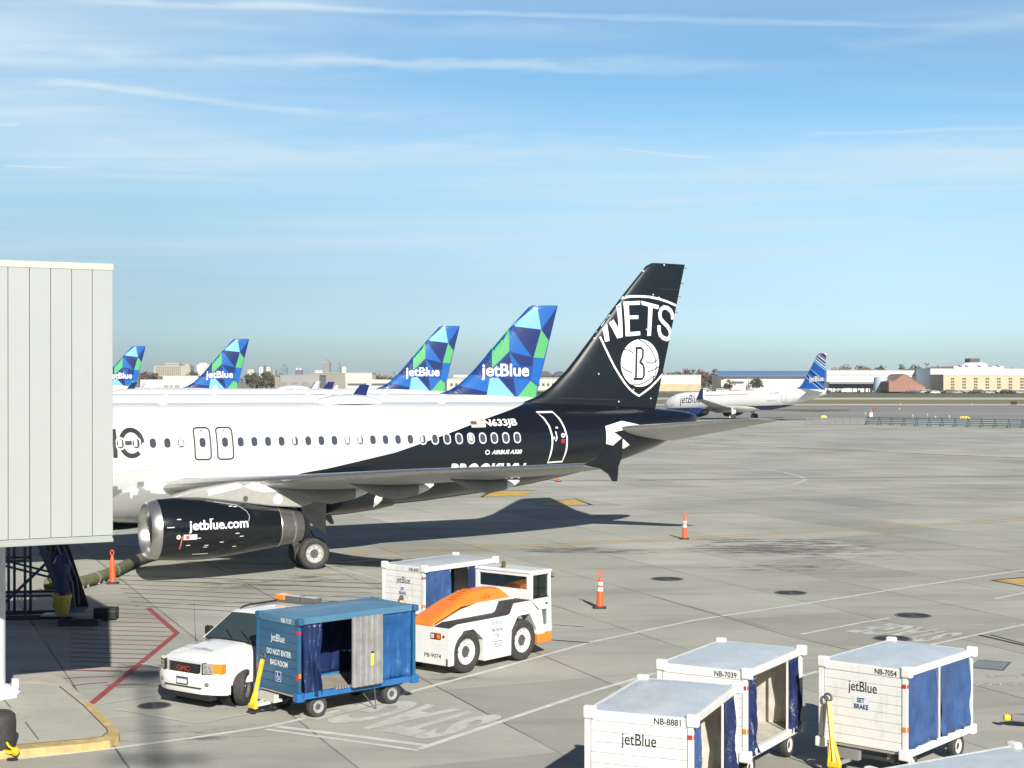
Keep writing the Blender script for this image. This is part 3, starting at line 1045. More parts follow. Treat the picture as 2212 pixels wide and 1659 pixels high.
def airliner(name, label, livery, loc, rot, group):
    root = thing(name, label, 'airliner', loc, rot, group)
    hero = livery == 'crest'
    # fuselage
    ss = [0, .12, .35, .65, 1, 1.5, 2, 2.5, 3, 3.7, 4.5, 5.2, 6] + [7 + k * 1.02 for k in range(15)] + [22.3, 23, 24, 25, 25.8, 26.7, 27.5, 28.2, 28.95, 29.7, 30.5, 31.2, 31.9, 32.6, 33.4, 34.2, 35.1, 35.8, 36.5, 36.9, 37.2, 37.45, 37.57]
    n = 64
    mb = MB()
    rings = []
    for s in ss:
        t, b, w = fsec(s)
        zm, hz = (t + b) / 2, (t - b) / 2
        rings.append([(s, w * math.cos(2 * math.pi * k / n), zm + hz * math.sin(2 * math.pi * k / n)) for k in range(n)])
    mb.loft(rings)
    paint = livery_split() if hero else AIRWHITE
    fu = mb.build('fuselage', paint, root, smooth=40)
    # belly fairing
    mb = MB()
    rings = []
    for s, hw, zb, zt in [(10.0, .5, 1.8, 2.0), (10.6, 1.3, 1.64, 2.35), (11.5, 1.8, 1.5, 2.75), (12.6, 2.06, 1.42, 3.0), (17, 2.12, 1.40, 3.0), (19, 2.08, 1.42, 2.85), (20.4, 1.9, 1.5, 2.6), (21.5, 1.5, 1.6, 2.35), (22.4, .8, 1.72, 2.0)]:
        ring = []
        for k in range(33):
            a = math.pi + math.pi * k / 32
            ring.append((s, hw * math.copysign(abs(math.cos(a)) ** .6, math.cos(a)), zt + (zt - zb) * math.copysign(abs(math.sin(a)) ** .75, math.sin(a))))
        ring += [(s, hw * .3, zt + .1), (s, -hw * .3, zt + .1)]
        rings.append(ring)
    mb.loft(rings)
    bf = mb.build('belly_fairing', paint, root, smooth=45)
    # fin
    mb = MB()
    zs = [5.35, 5.62, 5.9, 6.1, 6.5, 7.22, 7.67, 8.93, 10.52, 11.3, 11.7, 11.89, 12.03]
    rings = []
    for z in zs:
        a, b = fin_le(z), fin_te(z)
        ts = [(1 - math.cos(math.pi * i / 18)) / 2 for i in range(19)]
        rr = [(a + (b - a) * t, -fin_half(a + (b - a) * t, z), z) for t in ts] + [(a + (b - a) * t, fin_half(a + (b - a) * t, z), z) for t in ts[-2:0:-1]]
        rings.append(rr)
    mb.loft(rings)
    fin = mb.build('tail_fin', FINBLACK if hero else mat('prism_blue', PRISM_COL[1], 0.3, coat=0.25), root, smooth=50)
    if not hero:
        xy = prism_xy()
        mats = [mat('prism_tone_' + 'abcde'[i], c, 0.3, coat=0.25) for i, c in enumerate(PRISM_COL)]
        groups = [[[xy(*p) for p in poly] for poly in PRISM.get(i, [])] for i in range(5)]
        # keep marks inside the leading and trailing edges
        pl = [(1, -(36.97 - 35.42) / 6.41, 35.40 - 5.62 * (36.97 - 35.42) / 6.41), (0, 1, 12.0), (-1, 1.20, -33.66 + 1.20 * 10.52 + 0.02)]
        decal('tail_pattern', groups, mats, lambda s, z, mi=0: Vector((s, -fin_half(max(s, fin_le(z)), z) - 0.008, z)), fin, pl, 0.35)
        a, b = xy(615, 1215), xy(1310, 975)
        tx = text_polys('jetBlue', b[0] - a[0], (b[1] - a[1]) * 1.02, bold=0.018)
        decal('lettering', [shift(tx, a[0], a[1] - 0.02)], [DECALWHITE], fin_map(0.022), fin, maxe=0.3)
    # wings
    secs = [(1.2, 12.1, 7.0, 2.72, .135, .42), (2.0, 12.62, 6.3, 2.82, .13, .36), (6.4, 15.25, 3.95, 3.30, .118, .34), (11.5, 18.2, 2.75, 3.80, .11, .34), (14.5, 19.95, 2.1, 4.02, .105, .24), (16.9, 21.35, 1.55, 4.20, .10, .06)]
    for side in (-1, 1):
        wg = wing_mesh(secs, side).build('wing', [WINGGREY, STEEL], root, smooth=30)
        for (l, s0, s1, zt, dep, ww) in [(6.05, 15.6, 19.15, 3.0, .62, .44), (8.6, 17.2, 20.35, 3.22, .54, .36), (12.2, 19.2, 21.75, 3.52, .46, .30)]:
            mb = MB()
            prof = [(0, .02, 0), (.12, .5, -.35), (.35, 1, -.85), (.55, 1, -1), (.8, .8, -.72), (.93, .5, -.42), (1, .05, -.12)]
            rr = []
            for t, wf, d in prof:
                x = s0 + (s1 - s0) * t
                zz = zt - .10 * t
                rr.append([(x, side * l + ww / 2 * wf * math.cos(2 * math.pi * k / 12), zz + d * dep * .5 + dep * .5 * max(.1, abs(d)) * math.sin(2 * math.pi * k / 12) + .05) for k in range(12)])
            mb.loft(rr, mis=lambda i, j: 1 if i >= 4 else 0)
            mb.build('flap_fairing', [mat('fairing_grey', (0.20, 0.205, 0.21), 0.45, var=.1), WHITE], wg, smooth=50)
        if hero:
            mb = MB()
            f = [(21.40, 4.25), (21.75, 4.36), (22.15, 4.62), (22.62, 4.86), (22.55, 4.4), (22.52, 3.98), (22.5, 3.50), (22.30, 3.50), (22.12, 3.78), (21.85, 4.02)]
            f = [(21.35, 4.22), (21.8, 4.38), (22.2, 4.62), (22.75, 5.02), (22.72, 4.4), (22.6, 4.15), (22.56, 3.68), (22.40, 3.68), (22.25, 3.90), (21.95, 4.08)]
            mb.prism([(s, side * 16.88, z) for s, z in f], (0, side * .07, 0))
            mb.build('wingtip_fence', BLACK, wg, bevel=.015)
        else:
            mb = MB()
            rr = []
            for l, s, c, z, th in [(16.85, 21.35, 1.55, 4.2, .14), (17.2, 21.7, 1.4, 4.35, .13), (17.5, 22.1, 1.2, 4.75, .11), (17.75, 22.7, .95, 5.6, .08), (17.95, 23.4, .55, 6.55, .05)]:
                rr.append([(s + t * c, side * (l - h * th * (0 if l < 17 else 1)), z + h * th * (1 if l < 17.3 else .25)) for t, h in AF])
            mb.loft(rr)
            mb.build('sharklet', NAVY, wg, smooth=50)
        # tailplane
        hs = [(.75, 32.2, 3.7, 4.70, .115, .52), (6.0, 35.95, 1.40, 5.22, .11, .09), (6.3, 36.35, 1.0, 5.24, .06, .05)]
        wing_mesh(hs, side, .07).build('tailplane', [mat('tailplane_grey', (.50, .51, .51), .38, var=.08, dirt=.15), STEEL], root, smooth=30)
        # engine
        eng_rear = MB()
        zc = 1.70
        cy = side * 5.75
        en = MB()
        #  s, top, bottom
        prof = [(11.02, 2.60, .82), (11.10, 2.67, .75), (11.35, 2.75, .69), (12.1, 2.80, .64), (12.8, 2.78, .63), (13.4, 2.70, .65), (14.2, 2.56, .73), (15.0, 2.42, .84), (15.6, 2.33, .93)]
        rr = [[(s, cy + (t - b) / 2 * math.cos(2 * math.pi * k / 40), (t + b) / 2 + (t - b) / 2 * math.sin(2 * math.pi * k / 40)) for k in range(40)] for s, t, b in prof]
        en.loft(rr, cap=False, mis=lambda i, j: 1 if i < 2 else 0)
        inn = [(11.02, .89), (11.15, .80), (11.5, .77), (12.2, .80), (12.25, .02)]
        rr = [[(s, cy + r * math.cos(2 * math.pi * k / 40), 1.71 + r * math.sin(2 * math.pi * k / 40)) for k in range(40)] for s, r in inn]
        en.loft(rr, cap=False, mis=lambda i, j: 1 if i < 2 else (3 if i == 3 else 2))
        e = en.build('engine', [BLACK if hero else NAVY, CHROME, MIDGREY, MATTE], root, smooth=40)
        mb = MB()
        for k in range(22):
            a = 2 * math.pi * k / 22
            mb.face([(12.15, cy + r * math.cos(a + d), 1.71 + r * math.sin(a + d)) for r, d in ((.2, -.02), (.2, .10), (.78, .17), (.78, -.02))])
        mb.rev([(.001, -.35), (.1, -.22), (.2, 0)], (12.1, cy, 1.71), (1, 0, 0), 16, cap=False)
        mb.build('fan', DARKGREY, e, recalc=False)
        prof = [(15.58, 2.31, .95), (15.63, 2.32, .93), (15.66, 2.29, .96), (16.12, 2.21, 1.02), (16.13, 2.22, 1.00), (16.2, 2.19, 1.03), (16.5, 2.13, 1.1)]
        mb = MB()
        rr = [[(s, cy + (t - b) / 2 * math.cos(2 * math.pi * k / 40), (t + b) / 2 + (t - b) / 2 * math.sin(2 * math.pi * k / 40)) for k in range(40)] for s, t, b in prof]
        rr.append([(16.42, p[1] * .97 + cy * .03, (p[2] - 1.6) * .94 + 1.6) for p in rr[-1]])
        rr.append([(15.9, (p[1] - cy) * .85 + cy, (p[2] - 1.6) * .85 + 1.6) for p in rr[-1]])
        mb.loft(rr, mis=lambda i, j: 1 if i < 2 or i in (3, 4) else 0)
        mb.build('exhaust_nozzle', [TITAN, STEEL], e, smooth=30)
        # pylon
        mb = MB()
        pf = [(11.75, 2.74), (12.05, 2.86), (12.6, 3.02), (13.3, 3.12), (14.2, 3.24), (14.9, 3.24), (16.3, 3.2), (17.2, 2.9), (16.9, 2.42), (16.5, 2.28), (15.4, 2.36), (13.3, 2.66)]
        mb.prism([(s, cy - .19, z) for s, z in pf], (0, .38, 0))
        py_ = mb.build('pylon', mat('pylon_grey', (0.33, 0.33, 0.31), 0.45, var=.1, dirt=.2), e, bevel=.07, seg=3)
        if hero and side < 0:
            pm = lambda a, b, mi=0: Vector((a, cy - .194 - .006 - .003 * mi, b))
            decal('pylon_panel', [[[(13.15, 2.80), (14.2, 3.02), (14.72, 3.21), (14.15, 3.215), (13.1, 3.0)], [(14.15, 3.215), (14.72, 3.21), (15.35, 3.05), (15.75, 2.87), (15.1, 2.86), (14.6, 2.98)]],
                                  [ellipse(15.62, 2.60, .17, .17)], [ellipse(14.45, 2.66, .09, .10)]], [mat('panel_pale', (.68, .70, .68), .4), WHITE, DARKGREY], pm, py_)
    # main and nose gear
    for side in (-1, 1):
        g = MB()
        y = side * 3.8
        g.cyl((17.6, y, .47), (17.45, y * .96, 2.9), .13, .15)
        g.bar((17.6, y, 1.0), (17.5, side * 2.2, 2.2), .09)
        g.bar((17.6, y, .7), (17.0, y, 1.9), .07)
        g.bar((17.7, y, 1.25), (17.95, y, .75), .12, .05)
        gg = g.build('landing_gear', MIDGREY, root, smooth=40)
        for dy in (-.46, .46):
            wheel('wheel', gg, (17.6, y + dy, .465), (0, 1, 0), .58, .40, mat('wheel_alloy', (.50, .49, .46), .45, metal=.4, dirt=.4))
        g = MB()
        g.prism([(17.02, y + side * .62, 2.45), (18.02, y + side * .62, 2.40), (17.98, y + side * .66, 1.2), (17.55, y + side * .66, 1.45), (17.1, y + side * .64, 1.9)], (0, side * .05, 0))
        g.build('gear_door', MIDGREY, gg)
    g = MB()
    g.cyl((5.07, 0, .3), (4.9, 0, 2.0), .09)
    gg = g.build('nose_gear', MIDGREY, root)
    for dy in (-.25, .25):
        wheel('wheel', gg, (5.07, dy, .26), (0, 1, 0), .38, .22, STEEL, n=20)
    # aerials, domes
    mb = MB()
    rr = []
    for s, w_, h_ in [(19.2, .05, .01), (19.6, .42, .16), (20.1, .62, .27), (20.75, .68, .31), (21.4, .62, .27), (21.9, .42, .15), (22.3, .05, .01)]:
        rr.append([(s, w_ * math.cos(math.pi * k / 12), 5.84 + (h_ + .06) * math.sin(math.pi * k / 12)) for k in range(13)])
    mb.loft(rr, closed=False)
    mb.build('radome', AIRWHITE, root, smooth=50)
    for s, z in ((13.0, 5.87), (24.6, 5.87)):
        mb = MB()
        mb.prism([(s, -.015, z), (s + .42, -.015, z), (s + .42, -.015, z + .32), (s + .26, -.015, z + .32)], (0, .03, 0))
        mb.build('aerial', AIRWHITE, root)
    mb = MB()
    mb.prism([(19.6, -.015, 1.46), (20.0, -.015, 1.46), (20.15, -.015, 1.08), (20.0, -.015, 1.06)], (0, .03, 0))
    mb.build('aerial', MIDGREY, root)
    if not hero:
        mb = MB()
        for k in range(44):
            s = 6.2 + k * .5334
            for pl in ([fus_y(s + a, 4.45 + b, .012) for a, b in rrect(-.12, .12, -.17, .17, .1, 3)],):
                mb.face(pl)
        mb.build('window_row', PANE, root, recalc=False)
    return root


AX = R(28.76)
nets = airliner('airliner', 'black and white twin jet with a large shield crest and basketball on its black tail', 'crest', (-24.71, 50.81, .204), (0, R(.284), AX), 'parked airliners')


def pix_fus(x, y, lat=1.97):
    """photo pixel -> (station, height) on the near side of the nearest airliner"""
    c, n = math.cos(AX), math.sin(AX)
    u, v = (x - 1106) / FPX, (HOR - y) / FPX
    for _ in range(6):
        s = (u * (50.81 - c * lat) + 24.71 - n * lat) / (c - u * n)
        Y = 50.81 + n * s - c * lat
        z = CAM_H + v * Y - .204 + math.tan(R(.284)) * s
        if lat < .5:
            break
        t, b, w = fsec(s)
        zm, hz = (t + b) / 2, (t - b) / 2
        lat = w * math.sqrt(max(.02, 1 - ((z - zm) / hz) ** 2))
    return s, z


def ray_map(objs, eps):
    from mathutils.bvhtree import BVHTree
    trees = []
    for o in objs:
        vs = [v.co.copy() for v in o.data.vertices]
        trees.append(BVHTree.FromPolygons(vs, [tuple(p.vertices) for p in o.data.polygons]))
    def f(s, z, mi=0):
        best = None
        for t in trees:
            hit, nor, _, dist = t.ray_cast(Vector((s, -9, z)), Vector((0, 1, 0)))
            if hit is not None and (best is None or dist < best[1]):
                best = (hit + nor * (eps if nor.y < 0 else -eps), dist)
        return best[0] if best else Vector((s, -.5, z))
    return f


def dress():
    root = nets
    kids = {o.name.split('.')[0]: o for o in C.objects if o.parent == root}
    fu, fin = kids['fuselage'], kids['tail_fin']
    fm = fus_map()
    # cabin windows
    st = [11.55, 12.35, 12.88, 13.39] + [15.64 + .5334 * k for k in range(23)]
    st[0:1] = [11.18, 11.75]
    for i, s in enumerate(st):
        rim = [rrect(s - .165, s + .165, 4.45 - .225, 4.45 + .225, .15, 4)]
        pane = [rrect(s - .115, s + .115, 4.45 - .17, 4.45 + .17, .11, 4)]
        shade = []
        if i in (0, 1, 4, 9, 13, 14, 19, 23):
            k = random.uniform(.0, .1)
            shade = [rrect(s - .09, s + .02 + k, 4.45 - .12, 4.45 + .15, .03, 2)]
        o = decal('cabin_window', [rim, pane, shade], [mat('window_rim', (.50, .52, .53), .4), PANE, mat('window_shade', (.42, .42, .40), .5)], fm, fu)
    # overwing exits and the rear door
    for s in (14.19, 15.04):
        out = rrect(s - .30, s + .30, 3.83, 4.98, .12, 4)
        o = decal('exit_hatch', [stroke(out, .055, closed=True)], [mat('hatch_line', (.02, .022, .025), .5)], fm, fu, maxe=.2)
        decal('hatch_window', [[rrect(s - .115, s + .115, 4.45 - .17, 4.45 + .17, .11, 4)]], [PANE], fm, o)
        decal('arrow_mark', [[[(s - .05, 4.90), (s + .05, 4.90), (s, 4.83)]]], [RED], fm, o)
        decal('pull_mark', [[[(s - .1, 4.16), (s + .1, 4.16), (s + .1, 4.14), (s - .1, 4.14)]]], [mat('mark_pink', (.5, .25, .22), .5)], fm, o)
    dr = [(28.66, 5.46), (29.45, 5.47), (29.62, 5.2), (29.74, 4.8), (29.80, 4.42), (29.78, 3.9), (29.68, 3.42), (28.93, 3.40), (29.0, 3.75), (29.06, 4.2), (29.06, 4.5), (29.0, 4.9), (28.86, 5.22)]
    d = decal('rear_door', [stroke(dr, .075, closed=True)], [DECALWHITE], fm, fu, maxe=.2)
    decal('door_handle', [[rrect(29.52, 29.70, 4.42, 4.60, .08)] + stroke([(29.27, 4.68), (29.30, 4.4), (29.22, 4.28)], .05) + [rrect(29.05, 29.2, 4.36, 4.46, .01)] + [rrect(29.3, 29.42, 4.80, 4.86, .01)],
                          [rrect(29.56, 29.66, 4.46, 4.56, .05), rrect(29.5, 29.68, 4.2, 4.36, .02)]], [DECALWHITE, mat('door_red', (.35, .02, .03), .5)], fm, d, maxe=.2)
    # lettering on the fuselage
    def put(body, p0, p1, h, m, shear=0.0, bold=0.0, name='lettering'):
        a, b = pix_fus(*p0), pix_fus(*p1)
        w = b[0] - a[0]
        sl = (b[1] - a[1]) / w
        tx = text_polys(body, w, h, shear, bold)
        return decal(name, [[[(a[0] + x, a[1] + y + sl * x) for x, y in p] for p in tx]], [m], fus_map(.014), fu, maxe=.25)
    put('N633JB', (1046, 926), (1118, 923.5), .36, DECALWHITE, 0.06, .025, 'registration')
    put('AIRBUS A320', (1061, 981.5), (1126, 980), .17, DECALWHITE, .25, .03)
    c = pix_fus(1052, 977)
    decal('lettering', [stroke(ellipse(c[0], c[1], .09, .08, 16), .035, closed=True)], [DECALWHITE], fm, fu)
    put('BROOKLYN', (966, 1036), (1124, 1033), .66, DECALWHITE, .12, .05)
    a, b = pix_fus(1018, 924), pix_fus(1044, 910)
    fl, w, h = [], b[0] - a[0], b[1] - a[1]
    decal('flag', [[[(a[0], a[1]), (b[0], a[1]), (b[0], b[1]), (a[0], b[1])]],
                   [[(a[0], a[1] + h * k / 13), (b[0], a[1] + h * k / 13), (b[0], a[1] + h * (k + 1) / 13), (a[0], a[1] + h * (k + 1) / 13)] for k in range(0, 13, 2)],
                   [[(a[0], a[1] + h * .46), (a[0] + w * .42, a[1] + h * .46), (a[0] + w * .42, b[1]), (a[0], b[1])]]],
          [DECALWHITE, mat('flag_red', (.6, .22, .12), .5), mat('flag_blue', (.06, .07, .13), .5)], fm, fu)
    # last letters of the name in front of the wing: the stem of a u and a lower-case e
    e0 = pix_fus(283, 957)
    arc = [(e0[0] + .38 * math.cos(R(t)), e0[1] + .46 * math.sin(R(t))) for t in range(0, 318, 12)]
    sx = pix_fus(247, 960)
    decal('lettering', [stroke(arc, .17) + stroke([(e0[0] - .30, e0[1]), (e0[0] + .38, e0[1])], .15) + [[(sx[0] - .08, e0[1] - .52), (sx[0] + .08, e0[1] - .52), (sx[0] + .08, e0[1] + .5), (sx[0] - .08, e0[1] + .5)]]],
          [DECALBLACK], fus_map(.006), fu, maxe=.2)
    # grey skyline along the wing root
    sk = [(0, 245), (60, 245), (60, 275), (95, 275), (95, 298), (165, 298), (165, 350), (178, 350), (178, 320), (238, 320), (238, 205), (298, 205), (298, 278), (338, 278), (338, 303), (380, 303), (380, 300), (440, 308), (468, 308), (468, 265), (520, 262)]
    top = [pix_fus(238.9 + .24 * a, 991 + .24 * b) for a, b in sk]
    polys = []
    for p, q in zip(top, top[1:]):
        if q[0] - p[0] > .005:
            polys.append([(p[0], 1.75), (q[0], 1.75), (q[0], min(p[1], q[1])), (p[0], min(p[1], q[1]))])
    fmap = fus_map(.02)
    both = ray_map([fu, bf_of(root)], .02)
    decal('skyline_graphic', [polys], [DECALGREY], both, fu, maxe=.12)
    def zpix(pts):
        return [pix_fus(238.9 + .24 * a, 991 + .24 * b) for a, b in pts]
    decal('skyline_graphic', [stroke(zpix([(20, 145), (110, 115), (340, 98), (600, 98), (900, 100), (1200, 112), (1560, 135)]), .03) + stroke(zpix([(925, 60), (925, 175)]), .03) + stroke(zpix([(880, 97), (970, 97)]), .04) + stroke(zpix([(905, 130), (945, 130)]), .06) +
                              stroke(zpix([(905, 175), (905, 130)]), .03) + stroke(zpix([(945, 175), (945, 130)]), .03), [[p for p in zpix([(645, 175), (775, 172), (765, 142), (690, 145), (685, 152), (650, 152)])]]],
          [mat('decal_palegrey', (.52, .52, .49), .5), mat('decal_midgrey', (.5, .5, .47), .5)], fus_map(.01), fu, maxe=.3)
    # white plate round the tailplane root
    hx = [pix_fus(973.3 + .32 * a, 867.1 + .32 * b, 1.2) for a, b in [(1040, 168), (1150, 133), (1312, 168), (1180, 190), (1085, 210), (1205, 292), (1165, 318), (1045, 285)]]
    decal('tailplane_plate', [[[hx[0], hx[1], hx[3], hx[4]], [hx[1], hx[2], hx[3]], [hx[0], hx[4], hx[5], hx[6], hx[7]]]], [WHITE], fus_map(.02), fu, maxe=.2)
    # belly lamp housing
    q = [pix_fus(780 * .8848 + a * .168, 1050 * .8848 + b * .168) for a, b in [(565, 968), (640, 870), (700, 815), (760, 810), (785, 840), (750, 885), (660, 935)]]
    decal('fairing_panel', [[q]], [WHITE], ray_map([fu, bf_of(root)], .02), bf_of(root), maxe=.2)
    # engine lettering and small stencils
    eng = [o for o in C.objects if o.parent == root and o.name.startswith('engine')][0]
    EP = [(11.02, 2.60, .82), (11.35, 2.75, .69), (12.1, 2.80, .64), (12.8, 2.78, .63), (13.4, 2.70, .65), (14.2, 2.56, .73), (15.0, 2.42, .84), (15.6, 2.33, .93)]
    def em(s, z, mi=0):
        t, b = lerp_tab(EP, s)
        zm, r = (t + b) / 2, (t - b) / 2
        return Vector((s, -5.75 - r * math.sqrt(max(0, 1 - ((z - zm) / r) ** 2)) - .02 - .005 * mi, z))
    def pe(x, y):
        c, n = math.cos(AX), math.sin(AX)
        u, v = (x - 1106) / FPX, (HOR - y) / FPX
        l = 5.75 + .95
        s = (u * (50.81 - c * l) + 24.71 - n * l) / (c - u * n)
        return s, CAM_H + v * (50.81 + n * s - c * l) - .204 + math.tan(R(.284)) * s
    a, b = pe(405, 1152), pe(537, 1119)
    tx = text_polys('jetblue.com', b[0] - a[0], b[1] - a[1], bold=.022)
    decal('lettering', [shift(tx, a[0], a[1])], [DECALWHITE], em, eng, maxe=.15)
    a = pe(383, 1160)
    b2 = pe(405, 1160)
    wts = [ellipse(a[0], a[1], .07, .08, 14), rrect(b2[0] - .18, b2[0] + .28, b2[1] - .09, b2[1] + .09, .01)]
    for x, y in [(385, 1122), (455, 1121), (363, 1139.5), (370, 1139), (505, 1095), (515, 1096), (512, 1152), (522, 1158.5), (478, 1171), (427, 1162), (405, 1178), (443, 1182), (445, 1178), (508, 1181)]:
        p = pe(x, y)
        wts.append(rrect(p[0] - .07, p[0] + .07, p[1] - .014, p[1] + .014, .005))
    p = pe(436, 1198)
    wts.append(rrect(p[0] - .27, p[0] + .27, p[1] - .018, p[1] + .018, .005))
    p, q = pe(391, 1158), pe(388, 1187)
    decal('stencil', [wts, stroke([p, q], .05) + [rrect(b2[0] - .1, b2[0] + .02, b2[1] - .06, b2[1] + .06, .01), ellipse(a[0], a[1], .03, .03, 10)]], [mat('stencil_white', (.62, .60, .58), .5), mat('stencil_red', (.42, .12, .10), .5)], em, eng, maxe=.15)
    p0 = pe(470, 1092)
    decal('cowl_seam', [stroke([pe(470, 1086), pe(520, 1093), pe(538, 1105), pe(542, 1116), pe(538, 1127)], .025)], [mat('seam_light', (.35, .36, .37), .4)], em, eng, maxe=.15)

    # crest on the fin, traced from the photograph's own proportions
    def zf(pts):
        out = []
        c, n = math.cos(AX), math.sin(AX)
        for a, b in pts:
            x, y = 1238.7 + .19736 * a, 557.4 + .19736 * b
            u, v = (x - 1106) / FPX, (HOR - y) / FPX
            s = (u * 50.81 + 24.71) / (c - u * n)
            out.append((s, CAM_H + v * (50.81 + n * s) - .204 + math.tan(R(.284)) * s))
        return out
    k = .19736 * 68 / FPX                    # metres per zoom pixel
    wh = [zf(p) for p in [
        [(285, 742), (333, 672), (352, 908), (305, 917)], [(335, 665), (378, 620), (497, 866), (436, 882)], [(445, 530), (490, 490), (497, 866), (455, 800)],
        [(515, 480), (567, 476), (578, 856), (528, 857)], [(515, 480), (693, 470), (690, 513), (567, 516)], [(567, 632), (672, 628), (672, 668), (567, 670)], [(575, 812), (692, 803), (695, 845), (578, 856)],
        [(705, 470), (908, 520), (895, 562), (710, 513)], [(785, 515), (834, 527), (818, 850), (776, 853)]]]
    wh += stroke(zf([(1072, 672), (1070, 625), (1048, 580), (1010, 548), (965, 540), (932, 562), (918, 610), (925, 660), (958, 700), (1010, 745), (1042, 790), (1050, 835), (1038, 872), (1010, 888), (965, 876), (928, 842), (912, 790), (911, 738)]), 46 * k)
    wh += stroke(zf([(470, 448), (520, 433), (600, 421), (700, 421), (800, 428), (900, 447), (1010, 480), (1140, 532)]), 24 * k)
    wh += stroke(zf([(225, 780), (260, 870), (300, 975), (350, 1085), (400, 1185), (460, 1280), (520, 1365), (580, 1432), (640, 1478), (692, 1508), (750, 1470), (820, 1420), (900, 1343), (995, 1240)]), 22 * k)
    wh += [zf([(697 + 222 * math.cos(R(t)), 1150 + 260 * math.sin(R(t))) for t in range(0, 360, 10)])]
    bl = []
    for pts in ([(680, 893), (745, 925), (800, 975), (845, 1035), (875, 1105), (886, 1180), (883, 1250), (868, 1300)], [(505, 1003), (560, 1008), (615, 1038)], [(758, 1131), (800, 1148), (845, 1150), (885, 1125), (918, 1080)],
                [(488, 1192), (540, 1232), (607, 1258)], [(780, 1248), (850, 1228), (920, 1188)], [(600, 1388), (680, 1388), (770, 1355), (868, 1290)], [(868, 1290), (850, 1330), (845, 1350)]):
        bl += stroke(zf(pts), 11 * k)
    for pts in ([(654, 972), (650, 1335)], [(640, 985), (705, 985), (728, 1010), (726, 1085), (700, 1130), (690, 1140)], [(690, 1140), (728, 1165), (742, 1200), (744, 1290), (722, 1322), (622, 1324)]):
        bl += stroke(zf(pts), 27 * k)
    dots = [zf(ellipse(a, b, 9, 9, 8)) for a, b in [(962, 78), (742, 142), (838, 402), (905, 432), (765, 782), (203, 880), (226, 1268), (625, 1440), (830, 1535), (460, 1570), (985, 1192)]]
    # trailing and leading edge lines
    le = (-1, (33.64 - 31.21) / (10.52 - 7.67), -33.64 + 10.52 * (33.64 - 31.21) / (10.52 - 7.67) - .02)
    te = (1, -(36.97 - 35.42) / 6.41, 35.40 - 5.62 * (36.97 - 35.42) / 6.41)
    decal('crest', [wh, bl, dots], [DECALWHITE, DECALBLACK, mat('rivet_light', (.5, .52, .54), .4)], fin_map(.006), fin, [le, te], .3)
    decal('rudder_line', [stroke([(35.95, 12.0), (34.62, 8.2), (33.9, 6.25), (34.3, 5.85)], .025) + stroke(zf([(315, 1500), (410, 1280)]), .10)], [mat('line_black_gloss', (.003, .004, .005), .5)], fin_map(.004), fin, [te], .3)
    decal('panel_line', [stroke([(fin_te(z) - .02, z), (fin_te(z) - 1.75 + .1 * (z - 6), z - .02)], .02) for z in (7.3, 9.2, 10.9)] + [stroke([(30.2, 6.05), (33.6, 5.95)], .02)], [mat('seam_grey', (.03, .036, .042), .5)] * 4, fin_map(.003), fin, [te], .3)
    # static wicks on the trailing edge
    mb = MB()
    for z in (11.9, 11.2, 10.6, 9.9):
        mb.bar((fin_te(z) - .02, 0, z), (fin_te(z) + .16, 0, z - .05), .025)
    mb.build('static_wick', DARKGREY, fin)


def bf_of(root):
    return [o for o in C.objects if o.parent == root and o.name.startswith('belly_fairing')][0]


dress()


def behind(label, tx, ty, H, ang):
    """another narrow-body whose fin tip shows at pixel (tx, ty) with the fin H pixels high"""
    Y = 68.4 * 308 / H
    X = (tx - 1106) / FPX * Y
    a = R(ang)
    z = CAM_H + (HOR - ty) / FPX * Y - 12.03
    return airliner('airliner', label, 'prism', (X - 36.97 * math.cos(a), Y - 36.97 * math.sin(a), max(-.05, min(.4, z))), (0, 0, a), 'parked airliners')


behind('white twin jet with blue and green triangle tail, closest to the black-tailed jet', 1205, 660, 197, 5)
behind('white twin jet with blue and green triangle tail, second behind the black-tailed jet', 993.5, 704, 140, 9)
behind('white twin jet with blue and green triangle tail in front of the apartment blocks', 538.5, 732, 108.6, 11)
behind('white twin jet with blue and green triangle tail half hidden by the jet bridge', 315, 748, 90.5, 11)

# ================================================================== JET BRIDGE AND WHAT STANDS UNDER IT
def boolean_cut(o, cutters):
    for c in cutters:
        m = o.modifiers.new('cut', 'BOOLEAN')
        m.operation = 'DIFFERENCE'
        m.solver = 'EXACT'
        m.object = c
    dg = bpy.context.evaluated_depsgraph_get()
    dg.update()
    me = bpy.data.meshes.new_from_object(o.evaluated_get(dg))
    o.modifiers.clear()
    o.data = me
    for c in cutters:
        bpy.data.objects.remove(c)


